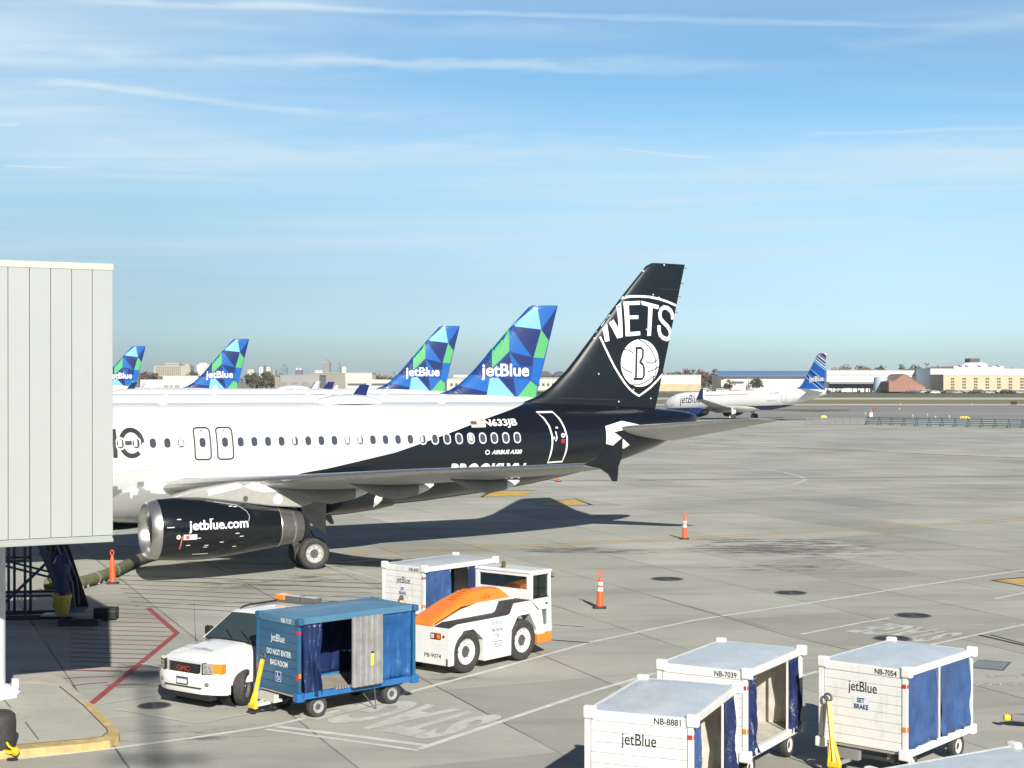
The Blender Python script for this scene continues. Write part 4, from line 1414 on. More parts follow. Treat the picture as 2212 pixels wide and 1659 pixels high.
def bridge():
    # local frame: x along the outer wall from its right-hand end, y away from the camera
    root = thing('jet_bridge', 'pale panelled jet bridge box at the left edge on a white round column', 'jet bridge', (-7.955, 30.44, 0), (0, 0, R(180 + 28.0)))
    L, D, z0, z1 = 9.5, -2.95, 3.68, 9.17          # +x runs left, -y runs away
    mb = MB()
    mb.box(0.05, L, D + .05, -.05, z0 + .1, z1 - .12)
    mb.build('wall', mat('seam_backing', (.16, .17, .16), .8), root)  # dark grey backing that shows through the gaps between the panels
    mb = MB()
    x = 0.0
    while x < L:
        w = .402
        mb.box(x + .006, min(x + w, L) - .006, -.05, 0.0, z0 + .12, z1 - .02)
        x += w
    y = 0
    while y > D + .1:
        mb.box(-.002, .05, y - .394, y - .008, z0 + .12, z1 - .02)
        y -= .402
    mb.build('panel', CONCRETE_OFF, root, bevel=.004)
    mb = MB()
    mb.box(-.012, L, -.02, .012, z1 - .10, z1 + .03)
    mb.box(-.012, -.0, D, -.02, z1 - .10, z1 + .03)
    mb.box(0, L, D, -.02, z1 - .02, z1 + .02)
    mb.build('roof', mat('trim_pale', (.44, .475, .42), .5, dirt=.1), root, bevel=.01)
    mb = MB()
    mb.box(-.01, L, -.02, .012, z0 - .02, z0 + .055)
    mb.box(0, L, D, -.02, z0, z0 + .11)
    mb.build('underside', mat('trim_grey', (.30, .33, .31), .5), root, bevel=.01)
    c = G(-19, 1503, .14)
    cl = Matrix.Rotation(-R(180 + 28.0), 4, 'Z') @ (Vector((c.x, c.y, 0)) - Vector((-7.955, 30.44, 0)))
    mb = MB()
    mb.rev([(.285, .34), (.285, z0)], (cl.x, cl.y, 0), n=32)
    col = mb.build('column', mat('column_white', (.66, .69, .70), .45, dirt=.12), root, smooth=40)
    mb = MB()
    mb.rev([(.62, .14), (.62, .19), (.40, .19)], (cl.x, cl.y, 0), n=8)
    mb.rev([(.46, .19), (.46, .27), (.34, .36), (.30, .36)], (cl.x, cl.y, 0), n=24)
    for k in range(8):
        a = 2 * math.pi * k / 8
        mb.cyl((cl.x + .52 * math.cos(a), cl.y + .52 * math.sin(a), .19), (cl.x + .52 * math.cos(a), cl.y + .52 * math.sin(a), .25), .035, n=6)
    mb.box(cl.x - .52, cl.x - .40, cl.y + .05, cl.y + .2, .19, .48)
    mb.build('base_plate', mat('column_white', (.6, .6, .6)), col, smooth=30)


bridge()


def stairs():
    o = G(118, 1338)
    root = thing('service_stairs', 'dark blue steel stairs in the shadow under the jet bridge', 'stairs', o, (0, 0, R(8)))
    STB = mat('stair_blue', (.035, .06, .10), .5, dirt=.3)
    for y in (-.45, .45):
        mb = MB()
        mb.bar((-1.75, y, .14), (.55, y, .14), .10, .14)
        mb.bar((.45, y, .2), (-.75, y, 3.3), .09, .18)
        mb.bar((-1.6, y, .2), (-1.6, y, 3.3), .09)
        mb.bar((-1.6, y, .3), (-.1, y, 1.75), .06)
        mb.bar((-1.6, y, 1.7), (0, y, 1.25), .06)
        mb.bar((-.75, y, 3.25), (-1.7, y, 3.25), .08)
        mb.build('side_frame', STB, root, bevel=.01)
        mb = MB()
        mb.tube([(.62, y, .35), (.55, y, 1.1), (-.62, y, 4.1)], .03, 8)
        mb.bar((-.1, y, 1.6), (-.02, y, 2.5), .03)
        mb.bar((.3, y, .7), (.35, y, 1.55), .03)
        mb.build('handrail', mat('rail_blue', (.07, .11, .16), .45), root)
    for x0_, x1_, z0_, z1_ in ((-1.6, -.75, 1.75, 1.75), (-1.6, .3, .75, .75), (-1.2, -1.2, .2, 3.2), (-.75, -.75, .2, 3.2)):
        mb = MB()
        mb.bar((x0_, -.45, z0_), (x1_, -.45, z1_), .07)
        mb.bar((x0_, .45, z0_), (x1_, .45, z1_), .07)
        mb.build('brace', STB, root)
    for k in range(10):
        x, z = .38 - .12 * k, .35 + .31 * k
        mb = MB()
        mb.box(x - .17, x + .10, -.42, .42, z, z + .04)
        mb.build('step', mat('stair_tread', (.09, .10, .11), .6), root)
    mb = MB()
    mb.box(.1, .9, -.5, .5, .2, .28)
    mb.box(-1.7, -.7, -.45, .45, 3.28, 3.34)
    mb.build('platform', MIDGREY, root)
    mb = MB()
    mb.prism([(-.85, .47, 3.4), (-.1, .47, 3.4), (.9, .47, .25), (.35, .47, .25)], (0, .04, 0))
    mb.build('side_panel', MATTE, root)
    for x in (-1.6, .3):
        for y in (-.5, .5):
            wheel(None, root, (x, y, .12), (0, 1, 0), .12, .08, MIDGREY, 12)
    b = o + Vector((.50, -.55, 0))
    t = thing('bucket', 'yellow plastic bucket standing in the shade by the stairs', 'bucket', o + Vector((.42, -.72, .0)))
    mb = MB()
    mb.box(-.55, .55, -.2, .3, .22, .26)
    mb.build('tray', mat('tray_steel', (.35, .36, .37), .5), t)
    mb = MB()
    mb.rev([(.19, .27), (.25, .72), (.275, .72), (.275, .82), (.25, .82), (.24, .74), (.18, .30)], n=20)
    mb.build('pail', mat('bucket_yellow', (.46, .38, .06), .4, dirt=.3), t, smooth=40)
    mb = MB()
    mb.tube([(.25, 0, .78), (.2, -.13, .6), (0, -.2, .5), (-.2, -.13, .6), (-.25, 0, .78)], .012, 6)
    mb.build('handle', MIDGREY, t)
    t = thing('blue_bag', 'crumpled blue plastic bag hanging on the dark stairs', 'bag', o + Vector((.3, -.35, 1.25)))
    mb = MB()
    rr = []
    for z, r in ((-.95, .05), (-.85, .22), (-.5, .27), (-.15, .2), (.1, .26), (.4, .27), (.6, .16), (.68, .04)):
        rr.append([(r * math.cos(a * math.pi / 7) * random.uniform(.75, 1.15), r * .7 * math.sin(a * math.pi / 7) * random.uniform(.75, 1.15), z) for a in range(14)])
    mb.loft(rr)
    mb.build('sack', mat('bag_blue', (.010, .026, .12), .4), t, smooth=30)
    mb = MB()
    mb.tube([(-.05, 0, .66), (-.1, .06, .85), (.05, .08, .9), (.06, 0, .66)], .015, 6)
    mb.build('knot', mat('bag_blue', (.010, .026, .12)), t)
    t = thing('equipment_case', 'black equipment case lying in the bridge shadow right of the stairs', 'case', G(229, 1339))
    mb = MB()
    mb.box(-.32, .32, -.2, .2, .04, .36)
    mb.build('box', MATTE, t, bevel=.03)
    mb = MB()
    mb.box(-.33, .33, -.21, .21, .25, .275)
    mb.tube([(-.1, -.2, .3), (-.1, -.25, .33), (.1, -.25, .33), (.1, -.2, .3)], .012, 6)
    mb.build('trim', DARKGREY, t)
    t = thing('wheel_chock', 'long black rubber chock lying in front of the stairs', 'wheel chock', G(168, 1352))
    mb = MB()
    mb.prism([(-.55, -.12, 0), (-.55, .12, 0), (-.55, 0, .2)], (1.1, 0, 0))
    mb.build('block', RUBBER, t, bevel=.02)
    mb = MB()
    mb.tube([(.5, 0, .16), (.62, -.05, .2), (.7, 0, .02), (.6, .1, .02)], .012, 6)
    mb.build('rope', mat('rope', (.25, .22, .12), .9), t)


stairs()


def hose():
    pts = [G(100, 1262, .2), G(150, 1262, .22), G(185, 1255, .22), G(212, 1247, .22), G(240, 1237, .22), G(268, 1224, .22), (G(300, 1208, .24)), G(335, 1198, .24), G(390, 1192, .24)]
    P = []
    for i in range(len(pts) - 1):
        for k in range(8):
            t = k / 8
            a, b, c, d = pts[max(i - 1, 0)], pts[i], pts[i + 1], pts[min(i + 2, len(pts) - 1)]
            P.append(.5 * (2 * b + (c - a) * t + (2 * a - 5 * b + 4 * c - d) * t * t + (3 * b - a - 3 * c + d) * t ** 3))
    root = thing('air_hose', 'thick olive green air hose snaking over the concrete to the black engine', 'hose', P[0])
    mb = MB()
    mb.tube([p - P[0] for p in P], [.19 + .012 * math.sin(i * 2.1) + .006 * (i % 2) for i in range(len(P))], 14)
    mb.build('duct', mat('hose_green', (.125, .135, .07), .75, var=.25, vscale=4, dirt=.5, bump=.4, bscale=12), root, smooth=50)
    for i in (10, 22, 34, 46):
        d = (P[i + 1] - P[i]).normalized()
        mb = MB()
        mb.rev([(.195, -.04), (.212, -.04), (.212, .04), (.195, .04)], P[i] - P[0], d, 14, cap=False)
        mb.build('clamp', MIDGREY, root)
    for i in (14, 17, 24, 27, 30):
        q = P[i] - P[0]
        mb = MB()
        mb.bar(q + Vector((.05, -.2, -.05)), q + Vector((.12, -.34, -.2)), .07, .04)
        mb.build('buckle', MIDGREY, root)
    mb = MB()
    d = (P[-18] - P[-24]).normalized()
    mb.rev([(.21, -.5), (.235, -.4), (.235, .4), (.21, .5)], P[-20] - P[0], d, 14)
    mb.build('cuff', MATTE, root, smooth=40)


hose()


# ------------------------------------------------------------------ traffic delineators
def cone(label, x, y, bands=True, loop=True, lean=0.0):
    p = G(x, y)
    t = thing('traffic_cone', label, 'traffic cone', p, (0, R(lean), 0), 'orange delineator cones on the apron')
    mb = MB()
    mb.prism([(q[0], q[1], 0) for q in rrect(-.20, .20, -.20, .20, .06, 3)], (0, 0, .045))
    mb.rev([(.15, .045), (.13, .07), (.10, .075)], n=20)
    mb.build('base', RUBBER, t, bevel=.008)
    mb = MB()
    mb.rev([(.115, .05), (.105, .15), (.075, .80), (.06, .86), (.05, .90), (.035, .93), (.035, .98)], n=24)
    if loop:
        mb.tube([(.0, 0, .95), (.045, 0, .99), (.055, 0, 1.05), (.04, 0, 1.11), (0, 0, 1.14), (-.04, 0, 1.11), (-.055, 0, 1.05), (-.045, 0, .99), (0, 0, .95)], .018, 8)
    mb.build('body', CONEORANGE, t, smooth=45)
    if bands:
        for z0, z1 in ((.52, .64), (.70, .80)):
            r = lambda z: .105 - (z - .15) * .03 / .65 + .003
            mb = MB()
            mb.rev([(r(z0), z0), (r(z1), z1)], n=24, cap=False)
            mb.build('band', mat('reflective_white', (.75, .75, .72), .4, dirt=.2), t, smooth=60)
    return t


cone('orange cone with white bands by the yellow line, beyond the oil stains', 1478.5, 1165, lean=1.5)
cone('orange cone with white bands on the open concrete right of the white tug', 1295.5, 1314, lean=1.5)
cone('plain orange cone standing against the green hose', 243, 1261, bands=False, lean=-1)
cone('orange cone half hidden under the wing tip of the black-tailed jet', 1206.5, 1040.5)


# ================================================================== BAGGAGE CARTS
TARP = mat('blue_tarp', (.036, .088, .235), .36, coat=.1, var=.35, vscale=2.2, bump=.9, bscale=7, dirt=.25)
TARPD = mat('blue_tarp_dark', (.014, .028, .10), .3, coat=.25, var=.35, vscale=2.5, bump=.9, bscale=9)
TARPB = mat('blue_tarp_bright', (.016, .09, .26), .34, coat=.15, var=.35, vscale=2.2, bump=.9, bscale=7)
ROOFW = mat('cart_roof', (.52, .57, .60), .36, coat=.15, var=.14, vscale=1.6, dirt=.16, bump=.7, bscale=3.0)
PLY = mat('plywood', (.56, .53, .46), .7, var=.2, vscale=4, dirt=.5)
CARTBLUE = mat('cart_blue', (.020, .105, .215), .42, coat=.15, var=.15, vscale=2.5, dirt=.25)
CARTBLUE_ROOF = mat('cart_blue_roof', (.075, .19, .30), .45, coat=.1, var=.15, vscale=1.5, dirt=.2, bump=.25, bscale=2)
RAILBLUE = mat('rail_bright_blue', (.022, .135, .37), .4, var=.2, vscale=6, dirt=.45)


def curtain_mesh(x0, x1, y, z0, z1, folds, depth, seed, sgn=-1, gather=0.0):
    rnd = random.Random(seed)
    nu, nv = max(16, int(folds * 7)), 14
    ph = [rnd.uniform(0, 6.28) for _ in range(6)]
    xc = (x0 + x1) / 2
    mb = MB()
    rows = []
    for j in range(nv + 1):
        v = j / nv
        row = []
        for i in range(nu + 1):
            u = i / nu
            x = x0 + (x1 - x0) * u
            g = 1 - gather * (1 - abs(2 * v - 1) ** 1.5) * .55
            x = xc + (x - xc) * g + .015 * math.sin(9 * v + ph[3])
            d = depth * (.25 + .9 * v ** .7) * (math.sin(2 * math.pi * folds * u + ph[0] + .8 * math.sin(3 * v + ph[1])) * .6 + .4 * math.sin(2 * math.pi * folds * 2.3 * u + ph[2] + 2 * v) + .35 * math.sin(9 * u + 13 * v + ph[5]) * v)
            d += depth * .5 * math.sin(5 * v + 4 * u + ph[4]) * v * (1 - v) * 2
            row.append((x, y + sgn * abs(d) * .6 + sgn * .5 * d + sgn * .012, z0 + (z1 - z0) * (1 - v)))
        rows.append(row)
    for j in range(nv):
        for i in range(nu):
            mb.face([rows[j][i], rows[j][i + 1], rows[j + 1][i + 1], rows[j + 1][i]])
    return mb


def cart(label, loc, phi, num, L=2.62, W=1.60, zt=1.91, blue=False, right=(), left=(), plate=True, bar='up', words=True, bar_y=-.25, bar_z=1.24, interior=False, group='white baggage carts with blue curtains'):
    root = thing('baggage_cart', label, 'baggage cart', (loc[0], loc[1], 0), (0, 0, R(90 - phi)), group)
    P = CARTBLUE if blue else CARTWHITE
    zf = .50
    hx, hy = L / 2, W / 2
    # chassis
    mb = MB()
    for y in (-.45, .45):
        mb.bar((-hx + .1, y, .40), (hx - .1, y, .40), .08, .12)
    for x in (-.95, .95):
        mb.bar((x, -hy + .18, .27), (x, hy - .18, .27), .07, .07)
        mb.box(x - .16, x + .16, -.5, -.42, .26, .38)
        mb.box(x - .16, x + .16, .42, .5, .26, .38)
    mb.build('chassis', mat('chassis_blue', (.03, .06, .10), .6) if blue else MIDGREY, root)
    mb = MB()
    mb.box(-hx, hx, -hy, hy, zf - .03, zf + .02)
    mb.build('floor', PLY if interior else mat('floor_boards', (.36, .33, .28), .7, var=.2, dirt=.5), root)
    RB = RAILBLUE if blue else P
    mb = MB()
    for s in (-1, 1):
        mb.box(-hx - .05, hx + .05, s * hy - .05, s * hy + .05, zf - .07, zf + .06)
    mb.build('side_rail', RB, root, bevel=.012)
    for sx in (-1, 1):
        for sy in (-1, 1):
            mb = MB()
            mb.box(sx * hx - .09, sx * hx + .09, sy * hy - .10, sy * hy + .09, zf - .10, zf + .08)
            mb.build('bumper', RB, root, bevel=.025, seg=3)
    # end walls: horizontal planks
    for s, nm in ((-1, 'front_wall'), (1, 'rear_wall')):
        mb = MB()
        n = 8
        zz = [zf + .02 + (zt - .12 - zf - .02) * k / n for k in range(n + 1)]
        mb.box(min(s * hx, s * (hx - .03)), max(s * hx, s * (hx - .03)), -hy + .05, hy - .05, zf, zt - .1, 1)
        for k in range(n):
            xa, xb = s * hx, s * (hx + .018)
            mb.box(min(xa, xb), max(xa, xb), -hy + .06, hy - .06, zz[k] + .003, zz[k + 1] - .003, 0)
        mb.build(nm, [P, PLY if (not blue and interior) else P if not blue else mat('inner_blue', (.03, .07, .12), .6)], root, bevel=.006)
    for sx in (-1, 1):
        for sy in (-1, 1):
            mb = MB()
            mb.box(sx * hx - .035, sx * hx + .035, sy * hy - .045, sy * hy + .045, zf, zt - .02)
            mb.build('post', P, root, bevel=.01)
    # roof with raised edge rails and corner castings
    mb = MB()
    nx, ny = 16, 10
    rnd = random.Random(num)
    rows = [[(-hx + L * i / nx, -hy + W * j / ny, zt + .030 + .035 * (1 - (2 * j / ny - 1) ** 2) * (1 - (2 * i / nx - 1) ** 8) + (0 if i in (0, nx) or j in (0, ny) else rnd.uniform(-.008, .008))) for j in range(ny + 1)] for i in range(nx + 1)]
    for i in range(nx):
        for j in range(ny):
            mb.face([rows[i][j], rows[i + 1][j], rows[i + 1][j + 1], rows[i][j + 1]])
    mb.box(-hx, hx, -hy, hy, zt - .02, zt + .01)
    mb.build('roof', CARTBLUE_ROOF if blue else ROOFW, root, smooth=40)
    mb = MB()
    for s in (-1, 1):
        mb.box(-hx - .03, hx + .03, s * hy - .035, s * hy + .035, zt - .095, zt + .035)
        mb.box(s * hx - .03, s * hx + .03, -hy + .035, hy - .035, zt - .12, zt + .033)
    mb.build('roof_rail', CARTBLUE_ROOF if blue else P, root, bevel=.012)
    for sx in (-1, 1):
        for sy in (-1, 1):
            mb = MB()
            h = .04 if blue else .095
            mb.box(sx * hx - .065, sx * hx + .065, sy * hy - .13, sy * hy + .065, zt - .10, zt + h)
            mb.build('corner_casting', CARTBLUE if blue else P, root, bevel=.035, seg=3)
    # curtains
    for sgn, items in ((-1, right), (1, left)):
        for k, it in enumerate(items):
            kind, a, b = it[:3]
            xa, xb = -hx + L * a, -hx + L * b
            if kind == 'pole':
                mb = MB()
                mb.cyl((xa, sgn * (hy - .01), zf), (xa, sgn * (hy - .01), zt - .08), .022, n=10)
                mb.build('pole', CARTWHITE, root, smooth=40)
                continue
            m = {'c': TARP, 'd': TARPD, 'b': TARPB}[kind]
            flat = (xb - xa) > .75
            o = curtain_mesh(xa, xb, sgn * (hy - .02), zf + (.06 if flat else -.02), zt - .08, 3.2 if flat else 3.5, .062 if flat else .095, num + k * 7 + 3 * sgn, sgn, 0 if flat else .5).build('curtain', m, root, smooth=60)
            so = o.modifiers.new('thick', 'SOLIDIFY')
            so.thickness = .006
    if interior:
        mb = MB()
        mb.box(-hx + .05, hx - .05, hy - .10, hy - .06, zf + .02, zt - .08)
        for k in range(1, 8):
            mb.box(-hx + .05, hx - .05, hy - .125, hy - .10, zf + .17 * k, zf + .17 * k + .02)
        mb.build('inner_lining', PLY, root)
    # wheels
    rm = CARTBLUE if blue else mat('rim_white', (.62, .62, .58), .5, dirt=.5)
    for x in (-.95, .95):
        for y in (-hy + .12, hy - .12):
            wheel('wheel', root, (x, y, .225), (0, 1, 0), .225, .15, mat('rim_grey', (.3, .31, .32), .5, dirt=.4) if blue else rm, 24)
    # tow bar
    if bar:
        y = bar_y
        mb = MB()
        if blue:
            a, b = Vector((-hx - .42, y, .22)), Vector((-hx - .10, y + .13, 1.12))
        else:
            a, b = Vector((-hx - .40, y, .22)), Vector((-hx - .13, y + .26, bar_z))
        mb.bar(a, b, .075, .075)
        mb.bar(a + Vector((0, .1, 0)), a.lerp(b, .45), .06, .06)
        mb.bar(a + Vector((0, -.1, 0)), a.lerp(b, .45), .06, .06)
        mb.bar(a + Vector((0, -.12, 0)), a + Vector((0, .12, 0)), .09)
        tb = mb.build('tow_bar', YELLOW, root, bevel=.012)
        d = (b - a).normalized()
        ring = [b + d * .07 + Vector((0, .065 * math.cos(t * math.pi / 8), 0)) + d * .065 * math.sin(t * math.pi / 8) for t in range(16)]
        mb = MB()
        mb.tube(ring, .02, 8, closed=True)
        mb.build('eye', DARKGREY, tb, smooth=60)
        mb = MB()
        mb.bar((-hx + .15, y - .2, .3), a, .06)
        mb.bar((-hx + .15, y + .2, .3), a, .06)
        mb.bar((-hx - .05, y - .3, .36), (-hx - .05, y + .3, .36), .12, .16)
        mb.build('tow_frame', mat('frame_pale', (.5, .5, .45), .6, dirt=.5) if blue else MIDGREY, root)
    # writing on the front wall: u runs left to right as seen from the front
    fm = plane_map((-hx - .019, hy, 0), (0, -1, 0), (0, 0, 1), .003)
    rm_ = plane_map((-hx - .032, hy, 0), (0, -1, 0), (0, 0, 1), .003)
    ink = DECALWHITE if blue else DECALBLACK
    fw = [o for o in C.objects if o.parent == root and o.name.startswith('front_wall')][0]
    if words:
      decal('cart_number', [shift(text_polys('NB-' + str(num), W * .255, .095, bold=.012), W * (.60 if blue else .655), zt - .095)], [ink], rm_, fw)
      decal('lettering', [shift(text_polys('jetBlue', W * .34, .235 if not blue else .2, bold=.006), W * .335, zt - (.50 if not blue else .56))], [ink], fm, fw)
    if plate:
        decal('notice_plate', [[[(W * .39, zt - .76), (W * .59, zt - .76), (W * .59, zt - .53), (W * .39, zt - .53)]],
                               shift(text_polys('SET', W * .09, .085, bold=.03), W * .44, zt - .635) + shift(text_polys('BRAKE', W * .17, .085, bold=.03), W * .405, zt - .745)],
              [mat('plate_pale', (.60, .66, .74), .5), DECALNAVY], fm, fw)
    if blue:
        decal('lettering', [shift(text_polys('DO NOT ENTER', W * .60, .115, bold=.022), W * .235, zt - .79) + shift(text_polys('BAG ROOM', W * .43, .115, bold=.022), W * .32, zt - 1.005)], [DECALWHITE], fm, fw)
        x0, z0 = W * .46, zt - 1.32
        per = stroke([(x0 + .07, z0 + .145), (x0 + .075, z0 + .10), (x0 + .125, z0 + .10), (x0 + .145, z0 + .04)], .02) + stroke([(x0 + .05, z0 + .115), (x0 + .04, z0 + .075), (x0 + .06, z0 + .045), (x0 + .095, z0 + .04), (x0 + .115, z0 + .065)], .016) + [ellipse(x0 + .068, z0 + .17, .016, .016, 10)]
        decal('access_sign', [[[(x0 - .012, z0 - .002), (x0 + .192, z0 - .002), (x0 + .192, z0 + .202), (x0 - .012, z0 + .202)]], [[(x0, z0 + .01), (x0 + .18, z0 + .01), (x0 + .18, z0 + .19), (x0, z0 + .19)]], per], [DECALWHITE, mat('sign_blue', (.02, .05, .35), .5), DECALWHITE], fm, fw)
    # side marker reflectors on the corner posts
    pf = plane_map((-hx - .037, hy, 0), (0, -1, 0), (0, 0, 1), .004)
    ref = [[rrect(W - .035, W + .035, zt - .28, zt - .21, .01)], [rrect(W - .035, W + .035, .88, .97, .01)]]
    if blue:
        ref = [[rrect(W - .03, W + .03, zt - .3, zt - .2, .01), rrect(W - .05, W + .05, .82, .95, .03), rrect(-.02, .05, .9, 1.0, .01)], []]
    for k, m in enumerate((mat('reflector_red', (.5, .04, .03), .3), AMBER)):
        for q in ref[k]:
            decal('reflector', [[q]], [m], pf, root)
    ps = plane_map((-hx - .035, -hy - .046, 0), (1, 0, 0), (0, 0, 1), .004)
    decal('reflector', [[rrect(0.0, .06, zt - .28, zt - .21, .01)]], [mat('reflector_red', (.5, .04, .03), .3)], ps, root)
    decal('reflector', [[rrect(0, .06, .88, .97, .01)]], [AMBER], ps, root)
    return root


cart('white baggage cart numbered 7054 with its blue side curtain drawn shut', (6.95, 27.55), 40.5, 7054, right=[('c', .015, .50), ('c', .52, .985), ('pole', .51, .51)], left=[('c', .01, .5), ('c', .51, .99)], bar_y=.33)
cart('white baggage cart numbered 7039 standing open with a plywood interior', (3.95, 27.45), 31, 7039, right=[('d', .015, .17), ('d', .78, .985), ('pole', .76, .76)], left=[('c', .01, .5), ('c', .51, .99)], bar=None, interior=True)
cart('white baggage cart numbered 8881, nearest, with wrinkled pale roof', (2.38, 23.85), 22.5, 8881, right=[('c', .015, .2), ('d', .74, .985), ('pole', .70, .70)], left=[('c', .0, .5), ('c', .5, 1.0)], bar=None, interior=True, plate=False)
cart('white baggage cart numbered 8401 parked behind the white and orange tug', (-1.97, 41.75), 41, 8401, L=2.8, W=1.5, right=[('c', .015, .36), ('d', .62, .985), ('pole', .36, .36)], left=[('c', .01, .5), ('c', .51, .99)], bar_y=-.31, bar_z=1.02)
cart('pale cart roof cut off by the bottom right corner of the photo', (6.06, 19.30), 59, 7061, right=[('c', .015, .985)], left=[('c', .01, .99)], bar=None, words=False, plate=False)
bc = cart('blue baggage cart numbered 7137 with an upright aluminium ramp on its side', (-3.70, 32.28), 47.5, 7137, L=2.95, W=1.46, zt=2.04, blue=True, right=[('d', .01, .20), ('b', .66, .985)], left=[('d', .01, .5), ('d', .5, .99)], plate=False, bar_y=.30, group='blue baggage carts')


def ramp():
    """folded aluminium ramp standing in the side opening of the blue cart"""
    hy, zf = .73, .5
    al = mat('aluminium', (.52, .52, .51), .42, metal=.7, var=.18, vscale=5, dirt=.25)
    mb = MB()
    x0, x1 = -.22, .52
    n = 5
    w = (x1 - x0) / n
    lean = lambda z: -hy - .17 + (z - .6) * .055
    pr = []
    for k in range(n):
        a = x0 + w * k
        pr += [(a, 0), (a + w * .40, 0), (a + w * .52, .05), (a + w * .88, .05)]
    pr.append((x1, 0))
    top, bot = 1.98, .56
    for (xa, da), (xb, db) in zip(pr, pr[1:]):
        mb.face([(xa - .03, lean(bot) - da, bot), (xb - .03, lean(bot) - db, bot), (xb + .03, lean(top) - db, top), (xa + .03, lean(top) - da, top)])
    r = mb.build('ramp', al, bc)
    so = r.modifiers.new('thick', 'SOLIDIFY')
    so.thickness = .008
    mb = MB()
    for a in (x0, x1):
        mb.bar((a - .03, lean(bot), bot), (a + .03, lean(top), top), .03, .05)
    mb.bar((x0 - .03, lean(bot), bot), (x1 - .03, lean(bot), bot), .05, .03)
    mb.build('ramp_edge', al, r)
    mb = MB()
    xx = .18
    mb.face([(xx, lean(.95) - .036, .95), (xx + .09, lean(.95) - .036, .95), (xx + .10, lean(1.2) - .036, 1.2), (xx + .01, lean(1.2) - .036, 1.2)])
    mb.face([(xx + .02, lean(1.2) - .037, 1.2), (xx + .11, lean(1.2) - .037, 1.2), (xx + .11, lean(1.24) - .037, 1.24), (xx + .02, lean(1.24) - .037, 1.24)], 1)
    mb.build('warning_tag', [mat('tag_yellow', (.80, .74, .04), .5), MATTE], r, recalc=False)
    mb = MB()
    for k in range(16):
        x = -.62 + .075 * k
        mb.box(x, x + .04, -hy - .09, -hy - .055, .545, .60)
    mb.build('toothed_edge', al, bc)
    mb = MB()
    mb.cyl((.42, -hy - .02, .45), (.40, -hy - .10, .0), .012, n=6)
    mb.cyl((.25, -hy + .2, .35), (.40, -hy - .10, .0), .012, n=6)
    mb.build('chain', DARKGREY, bc)


ramp()
mb = MB()
t = thing('tow_hitch', 'grey tow hitch with a yellow tip poking in at the right edge', 'tow hitch', G(2240, 1572), (0, 0, R(178)))
mb.prism([(-.9, -.14, .12), (.25, -.14, .12), (.5, -.03, .12), (.5, .03, .12), (.25, .14, .12), (-.9, .14, .12)], (0, 0, .14))
mb.build('tongue', mat('hitch_grey', (.22, .21, .21), .5, dirt=.4), t, bevel=.03)
mb = MB()
mb.rev([(.001, .0), (.06, .03), (.075, .09), (.06, .14), (.001, .16)], (.50, 0, .19), (1, 0, 0), 12)
mb.build('tip', YELLOW, t, smooth=50)
mb = MB()
mb.box(-.75, -.12, -.09, .09, .262, .30)
mb.box(-.5, -.4, -.17, .17, .26, .34)
mb.cyl((-.3, 0, .3), (-.3, 0, .42), .05)
mb.build('latch', mat('hitch_brass', (.30, .18, .03), .5, metal=.3), t, bevel=.01)


